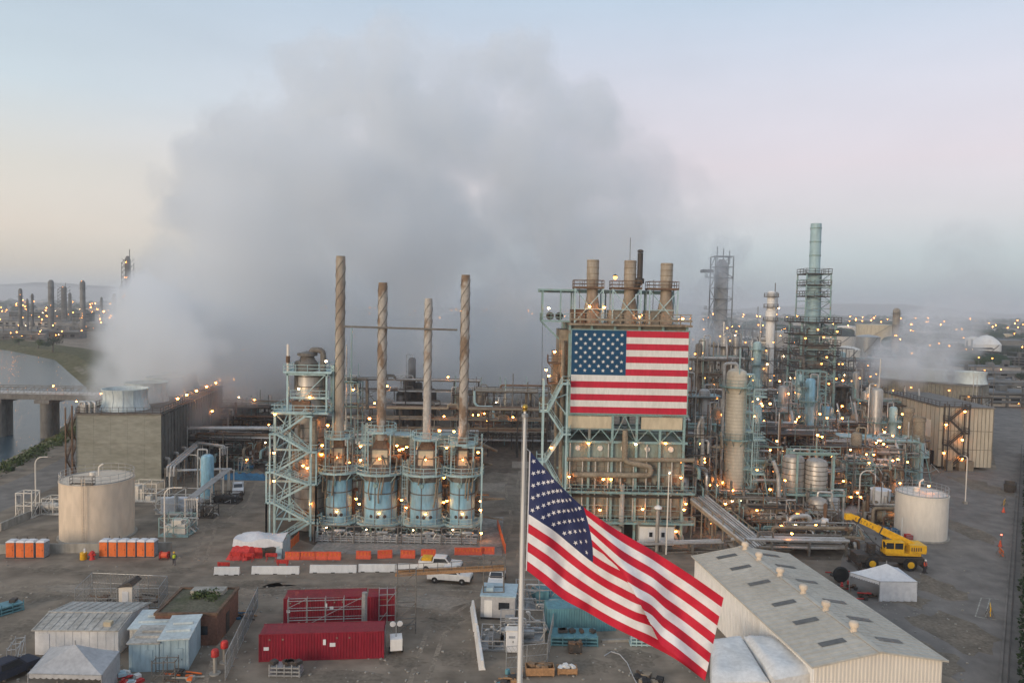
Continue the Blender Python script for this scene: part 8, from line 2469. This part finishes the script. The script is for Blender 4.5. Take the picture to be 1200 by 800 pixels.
for s_ in (-1, 1):
    for i in range(nseg):
        y0, y1 = -.3+(Lw+.6)*i/nseg, -.3+(Lw+.6)*(i+1)/nseg-.02
        rm.add([(s_*(ww+.25), y0, EL-.02), (s_*(ww+.25), y1, EL-.02), (0, y1, rz_), (0, y0, rz_), (s_*(ww+.25), y0, EL-.12), (s_*(ww+.25), y1, EL-.12), (0, y1, rz_-.1), (0, y0, rz_-.1)], [(0,1,2,3) if s_ > 0 else (3,2,1,0), (4,7,6,5) if s_ > 0 else (5,6,7,4), (0,4,5,1), (0,3,7,4), (1,5,6,2)])
rm.box(-.25, .25, -.3, Lw+.3, rz_-.01, rz_+.06)
for s_ in (-1, 1):
    for i in range(42):
        y = -.2+(Lw+.4)*i/41
        rm.beam((s_*(ww+.2), y, EL+.012), (s_*.26, y, rz_+.012-.26*(rz_-EL)/(ww+.25)), .05, .035)
    for q_ in (.33, .68): rm.beam((s_*ww*q_, -.3, rz_-(rz_-EL)*q_+.015), (s_*ww*q_, Lw+.3, rz_-(rz_-EL)*q_+.015), .03, .05)
for s_ in (-1, 1): rm.beam((s_*(ww+.3), -.3, EL-.06), (s_*(ww+.3), Lw+.3, EL-.06), .16, .14)
rm.build('roof', M['roof_metal'], t)
sl = (rz_-EL)/(ww+.25)
for fy in (.10, .265, .42, .62, .79, .93):
    for s_ in (-1, 1):
        x0, x1 = s_*ww*.26, s_*ww*.66; y0 = Lw*fy
        mb = MB(); z_ = lambda x: rz_ - abs(x)*sl + .035
        mb.add([(x0,y0-.38,z_(x0)),(x1,y0-.38,z_(x1)),(x1,y0+.38,z_(x1)),(x0,y0+.38,z_(x0))], [(0,1,2,3) if s_ > 0 else (3,2,1,0)])
        mb.build('skylight', M['skylight'], t)
for fy in (.14, .31, .465, .645, .83, .965):
    y0 = Lw*fy
    mb = MB().lathe((0,y0,rz_), [(.32,-.05),(.27,.2),(.27,.4),(.40,.45),(.44,.65),(.36,.85),(.15,.94),(.001,.95)], 16)
    v_ = mb.build('ventilator', M['beige_shell'], t)
d_ = MB().box(-ww*.45, -ww*.1, -.12, -.055, 0, 3.4).build('roller_door', M['pale_blue_shed'], t)
# steel racks stacked before its near gable
for i, px in enumerate((972, 1005, 1040, 1073)):
    p = G(px, 824); t = thing('pipe_stand', 'dark upright pipe stand before the warehouse gable, ' + ['nearest the white tarpaulins', 'second from the white tarpaulins', 'second from the road corner', 'nearest the road corner'][i], 'stand', p, .1*i, 'dark pipe stands before the warehouse')
    mb = MB()
    for x in (-.6, .6): mb.box(x-.07, x+.07, -.07, .07, 0, 3.2); mb.box(x-.07, x+.07, .9, 1.04, 0, 2.9)
    for z in (.9, 1.9, 2.8): mb.beam((-.6,0,z), (.6,0,z), .1); mb.beam((-.6,0,z), (-.6,.97,z+.25), .08); mb.beam((.6,0,z), (.6,.97,z+.25), .08)
    mb.beam((-.6,0,.9), (.6,0,1.9), .06); mb.build('frame', M['dark_steel'], t)
# tarpaulin-covered stacks
def tarped(label, corners, zt, seed, mt='tarp_white'):
    C_ = [G(px, py, zt) for px, py in corners]; o_ = sum(C_, Vector())/4; o_.z = 0
    P_ = [c-o_ for c in C_]; rg = random.Random(seed); n_ = 12
    t = thing('covered_stack', label, 'covered stack', o_)
    mb = MB(); grid = []
    for i in range(n_+1):
        for j in range(n_+1):
            u, v_ = i/n_, j/n_
            p = P_[0].lerp(P_[1], u).lerp(P_[3].lerp(P_[2], u), v_)
            e = min(u, 1-u, v_, 1-v_)
            p.z = zt - .45*max(0, 1-e*7)**2 + .07*math.sin(u*9+seed)*math.sin(v_*7) + rg.uniform(-.02,.02)
            grid.append(p)
    mb.add(grid, [(i*(n_+1)+j, (i+1)*(n_+1)+j, (i+1)*(n_+1)+j+1, i*(n_+1)+j+1) for i in range(n_) for j in range(n_)])
    ring = [grid[i*(n_+1)] for i in range(n_+1)] + [grid[n_*(n_+1)+j] for j in range(1, n_+1)] + [grid[i*(n_+1)+n_] for i in range(n_-1, -1, -1)] + [grid[j] for j in range(n_-1, 0, -1)]
    m_ = len(ring); vs = []
    for q_ in range(4):
        f = q_/3
        for i, p in enumerate(ring):
            d = Vector((p.x, p.y, 0)).normalized(); w_ = d*(f*.12 + .07*f*math.sin(i*1.7+seed)*math.cos(i*.6))
            vs.append(Vector((p.x, p.y, p.z*(1-f)+.02*f)) + w_)
    mb.add(vs, [(q_*m_+i, (q_+1)*m_+i, (q_+1)*m_+(i+1) % m_, q_*m_+(i+1) % m_) for q_ in range(3) for i in range(m_)])
    mb.build('tarpaulin', M[mt], t, sharp=70)
    MB().path([p + Vector((0,0,.0)) + Vector((p.x, p.y, 0)).normalized()*.2 - Vector((0,0,1.1)) for p in ring[::2]], .03, 5).build('rope', M['dark_steel'], t)
tarped('large white tarpaulin-covered stack under the fly end of the flag', [(834, 793), (902, 792), (868, 739), (834, 744)], 4.4, 1)
tarped('white tarpaulin-covered stack touching the warehouse side', [(908, 790), (957, 781), (910, 742), (872, 739)], 4.9, 5)
MB_ = junk('low grey junk by the warehouse wall behind the flag tip', 868, 738, 31, 2.0, 8, ('dark_steel','tan_steel'))
for lb, px, py, sd in (('red and dark drums along the road side of the warehouse', 982, 672, 41), ('red-brown scrap beside the canopy tent', 994, 690, 42), ('mixed boxes beneath the open side of the canopy tent', 1012, 700, 43)):
    junk(lb, px, py, sd, 2.2, 10, ('red_paint','dark_steel','rust_steel'), 1.0)
p = G(985, 682); t = thing('big_wheel', 'dark spare wheel leaning by the fat silver pipe', 'wheel', p)
MB().lathe((0,0,0), [(.5,-.25),(.95,-.25),(1.05,0),(.95,.25),(.5,.25)], 20).xform(Matrix.Translation((0,0,1.05)) @ Matrix.Rotation(PI/2, 4, 'X')).build('tyre', M['black_rubber'], t); MB().lathe((0,0,0), [(.001,-.1),(.5,-.2),(.5,.2),(.001,.1)], 16).xform(Matrix.Translation((0,0,1.05)) @ Matrix.Rotation(PI/2, 4, 'X')).build('rim', M['grey_steel'], t)
# ------------------------------------------------------------------ flagpole and flag
Yp = 38.0
mat('pole_grey', (.64,.63,.60), .45, (.54,.53,.50), .3, (.45,.7), .9, streak=4, fine=.04)
top = W(615.2, 481, Yp); xb = wx(607.8, Yp, 800)
bx = top.x - .004*0
t = thing('flagpole', 'tall white flagpole with a small gold ball on top', 'flagpole', (top.x, Yp, 0))
mb = MB().lathe((0,0,0), [(.36,0),(.36,.12),(.15,.2),(.135,1),(.125,14),(.10,24),(.065,top.z)], 20); mb.build('pole', M['canvas_grey'] if False else M['pole_grey'], t)
MB().ball((0,0,top.z+.18), .155, 12, 8).lathe((0,0,top.z), [(.09,-.02),(.13,.0),(.13,.06),(.05,.08)], 12).build('finial', M['brass'], t)
mb = MB().tube((-.16,0,1), (-.12,0,top.z-.2), .014, 5).tube((.19,-.03,1.2), (.12,-.02,top.z-.2), .014, 5)
mb.build('halyard', M['canvas_grey'], t)
MB().lathe((0,0,top.z-.35), [(.1,0),(.17,.03),(.17,.16),(.1,.2)], 12).build('truck', M['galvanised'], t)
fg = thing('flag', 'huge stars and stripes flag waving from the flagpole', 'flag', (top.x, Yp, 0))
# cloth: rows v (hoist 0 top .. 1 bottom) over u (0 pole .. 1 fly end), drooping in the light wind
KU = [0, .12, .26, .40, .55, .70, .85, 1.0]
TOP = [(621.8, 529), (640, 550), (661, 573), (684, 594), (722, 620), (765, 645), (809, 673), (848, 700)]
BOT = [(617.6, 668), (636, 682), (661, 701), (690, 716), (722, 735), (757, 753), (792, 772), (826, 797)]
def cr(K, Pts, u):
    i = max(0, min(len(K)-2, next((k_ for k_ in range(len(K)-1) if u <= K[k_+1]), len(K)-2)))
    t_ = (u-K[i])/(K[i+1]-K[i])
    p0 = Pts[max(i-1, 0)]; p1 = Pts[i]; p2 = Pts[i+1]; p3 = Pts[min(i+2, len(Pts)-1)]
    f = lambda a, b, c, d: .5*((2*b) + (-a+c)*t_ + (2*a-5*b+4*c-d)*t_*t_ + (-a+3*b-3*c+d)*t_**3)
    return f(p0[0], p1[0], p2[0], p3[0]), f(p0[1], p1[1], p2[1], p3[1])
FK = [0, .30, .40, .48, .55, .63, .70, .76, .88, 1.0]
FV = [(.36,.36), (.36,.36), (.36,.375), (.34,.39), (.35,.44), (.48,.62), (.62,.80), (.68,.95), (.68,.985), (.68,.99)]
FHs = [(0,0), (0,0), (.004,0), (.03,0), (.06,0), (.085,0), (.115,0), (.14,0), (.15,0), (.15,0)]
def FOLD(u):
    a = cr(FK, FV, u); return a[0], a[1], max(0, cr(FK, FHs, u)[0])
# corners become world points once; the cloth is then a surface in the world frame
def cloth(u, v_):
    a, b = cr(KU, TOP, u), cr(KU, BOT, u)
    # a pleat runs from the canton's outer edge to the bottom hem: the upper sheet laps over the lower one
    vf, F, h = FOLD(u)
    k_ = F/vf
    if v_ < vf: vv, dep = v_*k_, -.30*min(1, h*14)*math.exp(-((v_-vf)/.22)**2)
    elif v_ < vf+h: vv, dep = F - (v_-vf)*k_*.9, -.30*min(1, h*14) + .55*(v_-vf)/max(h, 1e-6)*min(1, h*14)
    else:
        g0 = F - h*k_*.9
        q_ = (v_-vf-h)/(1-vf-h)
        vv, dep = g0 + (1-g0)*q_, .28*min(1, h*14)*(1-q_*.3)
    px = a[0] + (b[0]-a[0])*vv + 9*math.sin(PI*v_)*u*(1-u)*2 + 4*math.sin(PI*v_*1.3)*math.exp(-((u-.4)/.2)**2)
    py = a[1] + (b[1]-a[1])*vv - 7*math.sin(PI*min(1, vv))*math.exp(-((u-.2)/.16)**2)
    Y = Yp - .25 - 2.6*u**1.2
    Y += .48*math.sin(9.5*u - 2.6*vv + .6)*min(1, u*4) + .17*math.sin(23*u + 4*vv)*min(1, u*3)*(.3+vv*.7) + .09*math.sin(37*u - 9*vv)*min(1, u*3) + .035*math.sin(61*u + 14*vv)*min(1, u*4)
    Y += dep
    p = W(px, py, Y)
    return Vector((p.x-top.x, p.y-Yp, p.z))
def cloth_patch(name, mt, u0, u1, v0, v1, nu, nv):
    vs = [cloth(u0+(u1-u0)*i/nu, v0+(v1-v0)*j/nv) for i in range(nu+1) for j in range(nv+1)]
    MB().add(vs, [(i*(nv+1)+j, i*(nv+1)+j+1, (i+1)*(nv+1)+j+1, (i+1)*(nv+1)+j) for i in range(nu) for j in range(nv)]).build(name, M[mt], fg, sharp=80)
CU, CV = .40, 7/13
for i in range(13):
    u0 = CU if i < 7 else 0.0
    cloth_patch('stripe', 'cloth_red' if i % 2 == 0 else 'cloth_white', u0, 1.0, i/13, (i+1)/13, 110 if i >= 7 else 80, 12)
cloth_patch('canton', 'cloth_blue', 0, CU, 0, CV, 44, 26)
sm_ = MB()
for u, v_ in star_rows():
    uu, vv = CU*u, CV*v_
    c_ = cloth(uu, vv); du = (cloth(uu+.004, vv)-c_).normalized(); dv = (cloth(uu, vv-.004)-c_).normalized()
    dv = (dv - du*du.dot(dv)).normalized()
    nr = du.cross(dv); nr = -nr if nr.y > 0 else nr
    pts = [cloth(uu, vv) + nr*.02]
    for a, b in star_pts(.135): pts.append(c_ + du*a + dv*b + nr*.02)
    sm_.add(pts, [(0, 1+(k_+1) % 10, 1+k_) for k_ in range(10)])
    pts2 = [p - nr*.04 for p in pts]
    sm_.add(pts2, [(0, 1+k_, 1+(k_+1) % 10) for k_ in range(10)])
sm_.build('star', M['cloth_white'], fg)
mb = MB().path([cloth(0, j/12) + Vector((-.03,0,0)) for j in range(13)], .03, 6); mb.build('heading', M['cloth_white'], fg)
mb = MB()
for v_ in (0, 1):
    a = cloth(0, v_); mb.tube((.12, -.02, a.z + (.1 if v_ == 0 else -.1)), a + Vector((-.02,0,0)), .02, 6)
mb.build('clip', M['galvanised'], fg)
# ------------------------------------------------------------------ steam and haze
def vol_mat(name, col, dens, aniso=0.2, attr=True):
    m_ = bpy.data.materials.new(name)
    m_.use_nodes = True
    t = m_.node_tree
    t.nodes.clear()
    p = N(t, 'ShaderNodeVolumePrincipled')
    p.inputs['Color'].default_value = (*col, 1)
    p.inputs['Density'].default_value = dens
    p.inputs['Anisotropy'].default_value = aniso
    if not attr: p.inputs['Density Attribute'].default_value = ''
    o = N(t, 'ShaderNodeOutputMaterial')
    t.links.new(p.outputs[0], o.inputs['Volume'])
    return m_
def plume(name, label, balls, voxel, mt, warp=(9.0, .045), fine=(3.0, .16), soft=.45, seed=0.0, cat='steam plume', patch=False):
    """soft union of puffs (x, y, z, radius, weight) broken up by two scales of turbulence, stored as a fog grid"""
    lo = Vector([min(b[i]-b[3]*1.15 for b in balls) for i in range(3)])
    hi = Vector([max(b[i]+b[3]*1.15 for b in balls) for i in range(3)])
    g_ = Vector((1, 1, 1))*(warp[0]*.9 + fine[0]*.5)
    lo, hi = lo - g_, hi + g_
    ng = bpy.data.node_groups.new(name, 'GeometryNodeTree')
    ng.interface.new_socket('Geometry', in_out='OUTPUT', socket_type='NodeSocketGeometry')
    go = ng.nodes.new('NodeGroupOutput')
    L = ng.links.new
    pos = ng.nodes.new('GeometryNodeInputPosition')
    def shift(vec, amp, scale):
        n = N(ng, 'ShaderNodeTexNoise', noise_dimensions='4D', i_Scale=scale, i_Detail=3.0, i_Roughness=.6, i_W=seed)
        L(pos.outputs[0], n.inputs['Vector'])
        a = N(ng, 'ShaderNodeVectorMath', operation='SUBTRACT')
        L(n.outputs['Color'], a.inputs[0]); a.inputs[1].default_value = (.5, .5, .5)
        b = N(ng, 'ShaderNodeVectorMath', operation='SCALE')
        L(a.outputs[0], b.inputs[0]); b.inputs[3].default_value = amp*2
        c = N(ng, 'ShaderNodeVectorMath', operation='ADD')
        L(vec, c.inputs[0]); L(b.outputs[0], c.inputs[1])
        return c.outputs[0]
    p1 = shift(pos.outputs[0], *warp)
    p1 = shift(p1, *fine)
    if patch: p1 = shift(p1, 3.2, .24)
    cur = None
    for x, y, z, r, wt in balls:
        d = N(ng, 'ShaderNodeVectorMath', operation='DISTANCE')
        L(p1, d.inputs[0]); d.inputs[1].default_value = (x, y, z)
        k = N(ng, 'ShaderNodeMapRange', n_1=r, n_2=r*(1-soft), n_3=0.0, n_4=wt, interpolation_type='SMOOTHSTEP')
        L(d.outputs['Value'], k.inputs[0])
        if cur is None: cur = k.outputs[0]
        else:
            q = N(ng, 'ShaderNodeMath', operation='SMOOTH_MAX')
            L(cur, q.inputs[0]); L(k.outputs[0], q.inputs[1]); q.inputs[2].default_value = .1
            cur = q.outputs[0]
    nz = N(ng, 'ShaderNodeTexNoise', noise_dimensions='4D', i_Scale=warp[1]*1.3, i_Detail=5.0, i_Roughness=.62, i_W=seed+3)
    L(p1, nz.inputs['Vector'])
    k = N(ng, 'ShaderNodeMapRange', n_1=.42 if patch else .34, n_2=.60 if patch else .68, n_3=.06 if patch else .12, n_4=1.5 if patch else 1.25)
    L(nz.outputs[0], k.inputs[0])
    q = N(ng, 'ShaderNodeMath', operation='MULTIPLY')
    L(cur, q.inputs[0]); L(k.outputs[0], q.inputs[1])
    q2 = N(ng, 'ShaderNodeMath', operation='SUBTRACT')
    L(q.outputs[0], q2.inputs[0]); q2.inputs[1].default_value = .11 if patch else .055
    q3 = N(ng, 'ShaderNodeMath', operation='MAXIMUM')
    L(q2.outputs[0], q3.inputs[0]); q3.inputs[1].default_value = 0
    vc = ng.nodes.new('GeometryNodeVolumeCube')
    L(q3.outputs[0], vc.inputs['Density'])
    vc.inputs['Min'].default_value = lo
    vc.inputs['Max'].default_value = hi
    for ax, i in (('X', 0), ('Y', 1), ('Z', 2)):
        vc.inputs['Resolution ' + ax].default_value = max(8, int((hi[i]-lo[i])/voxel))
    sm = ng.nodes.new('GeometryNodeSetMaterial')
    L(vc.outputs[0], sm.inputs['Geometry'])
    sm.inputs['Material'].default_value = mt
    L(sm.outputs[0], go.inputs[0])
    me = bpy.data.meshes.new(name)
    me.from_pydata([tuple(lo), tuple(hi), (lo.x, hi.y, lo.z)], [], [(0, 1, 2)])
    me.materials.append(mt)
    o = bpy.data.objects.new(name, me)
    S.collection.objects.link(o)
    md = o.modifiers.new('steam', 'NODES')
    md.node_group = ng
    return tag(o, label, cat, None, 'stuff')
def puff(px, py, Y, r, wt=1.0):
    p = W(px, py, Y)
    return (p.x, p.y, p.z, r, wt)
steam_m = vol_mat('steam', (.968, .986, 1.0), .07, .3)
big = [puff(*a) for a in [
    (147, 462, 146, 5, 1.7), (152, 448, 150, 9, 1.2), (182, 438, 156, 13, 1.2), (182, 415, 160, 12, 1.1), (204, 385, 168, 14, 1.3), (205, 448, 172, 14, 1.4), (235, 440, 182, 13, 1.3), (155, 430, 158, 7, 1.3),
    (230, 345, 180, 16, 1.2), (250, 415, 200, 22, 1.2), (288, 330, 195, 27, 1.05), (340, 270, 200, 32, .95), (240, 285, 190, 15, .9), (286, 238, 200, 19, .85), (190, 215, 195, 7, .35),
    (330, 400, 225, 32, 1.1), (420, 330, 235, 46, .95), (345, 190, 215, 25, .85), (385, 145, 225, 25, .85), (475, 108, 235, 24, .85), (320, 152, 215, 12, .6), (440, 85, 235, 12, .6),
    (480, 200, 240, 42, .85), (545, 150, 240, 27, .8), (602, 103, 245, 20, .85), (610, 70, 245, 9, .7), (655, 165, 245, 26, .65), (600, 260, 250, 48, .85), (690, 230, 250, 33, .42), (700, 150, 250, 12, .5),
    (430, 425, 265, 32, 1.0), (560, 410, 275, 36, 1.0), (650, 400, 280, 30, .6), (700, 320, 265, 42, .34), (775, 270, 270, 30, .2), (845, 240, 275, 18, .17), (800, 350, 290, 34, .2), (880, 205, 275, 9, .17), (843, 350, 288, 12, 1.0), (838, 410, 285, 15, 1.1), (850, 300, 290, 9, .7), (815, 385, 275, 14, .8), (872, 395, 280, 13, .7), (300, 445, 240, 18, 1.1), (380, 445, 260, 18, .9), (500, 440, 290, 22, .9), (600, 440, 300, 16, .8),
    (278, 200, 205, 9, 1.4), (306, 160, 210, 9, 1.4), (335, 128, 214, 10, 1.4), (372, 116, 218, 8, 1.4), (405, 100, 225, 9, 1.3), (462, 82, 232, 10, 1.3), (500, 104, 236, 9, 1.1), (546, 128, 238, 9, 1.1), (585, 72, 243, 8, 1.4), (612, 62, 244, 7, 1.3), (632, 85, 245, 9, 1.2), (668, 118, 246, 10, 1.1), (700, 165, 248, 11, 1.0), (725, 205, 250, 11, .8), (258, 385, 176, 13, 1.3), (262, 345, 178, 13, 1.2), (235, 305, 182, 12, 1.1), (300, 395, 188, 16, 1.3), (270, 420, 180, 12, 1.3), (330, 420, 196, 13, 1.1), (290, 350, 186, 14, 1.1), (215, 235, 195, 7, .9), (190, 255, 190, 5, .6)]]
for j, y in enumerate((6.0, 17.5, 29, 40)):
    x, y_ = ct.location.x - 1.0 - y*math.sin(R(8)), Yc + y*math.cos(R(8))
    for k_ in range(3 if j else 2): big.append((x + k_*1.5, y_ + k_*2 - (0 if j == 0 else 5), Hc + 3 + k_*5 + (2 if j == 0 else 0), (3.6 if j == 0 else 6.5) + k_*2, 1.6 if j == 0 else 2.4))
plume('steam_plume', 'huge grey-blue steam cloud drifting up from the big fan cooling tower over the plant', big, 1.45, steam_m, warp=(13, .035), fine=(7, .10), soft=.12, seed=1.7, patch=True)
steam_b = vol_mat('steam_thin', (.985, .99, 1.0), .15, .25)
right = [puff(*a) for a in [(1035, 440, 208, 4, 1.3), (1070, 440, 206, 6, 1.3), (1108, 440, 204, 5, 1.3), (1050, 420, 210, 8, 1.2), (1090, 415, 208, 9, 1.2), (1020, 430, 212, 5, .8), (1125, 405, 208, 7, .9), (1080, 395, 212, 9, .9), (1110, 380, 214, 10, .7), (1060, 400, 214, 7, .7), (1140, 350, 222, 13, .35), (1130, 300, 230, 16, .2), (1120, 370, 218, 11, .5)]]
plume('steam_plume', 'pale steam cloud rolling off the farther cooling tower at the road side', right, .8, steam_b, warp=(4, .1), fine=(1.6, .35), soft=.4, seed=4.2)
jets = [
 ('thin white steam jet rising straight up between the second and third stacks', [(470, 478, 205, .5, 2), (470, 466, 205, 1.0, 1.8), (471, 454, 205, 1.6, 1.5), (473, 441, 205, 2.2, 1.1), (475, 428, 205, 2.6, .6)]),
 ('small steam puff leaking near the silver drums by the crane', [(972, 606, 114, .45, 2), (981, 603, 114, .8, 1.7), (991, 600, 114, 1.0, 1.3), (1000, 597, 115, 1.1, .8)]),
 ('flat white steam wisp above the rust-brown structures', [(985, 452, 226, 1.8, 1.5), (996, 451, 226, 2.2, 1.6), (1008, 452, 226, 2.0, 1.4), (1019, 450, 226, 1.6, .9)])]
for i, (lb, L_) in enumerate(jets):
    plume('steam_jet', lb, [puff(*a) for a in L_], .22 if i == 1 else .4, vol_mat('steam_jet', (.985, .99, 1.0), .55 if i == 1 else .3, .2), warp=(.9, .45), fine=(.4, 1.3), soft=.5, seed=7+i, cat='steam jet')
hz = vol_mat('haze_air', (.86, .89, .93), .0002, .1, attr=False)
hb = MB().box(-7500, 7500, -400, 11000, -6, 135).build('haze', hz)
tag(hb, None, None, None, 'stuff')
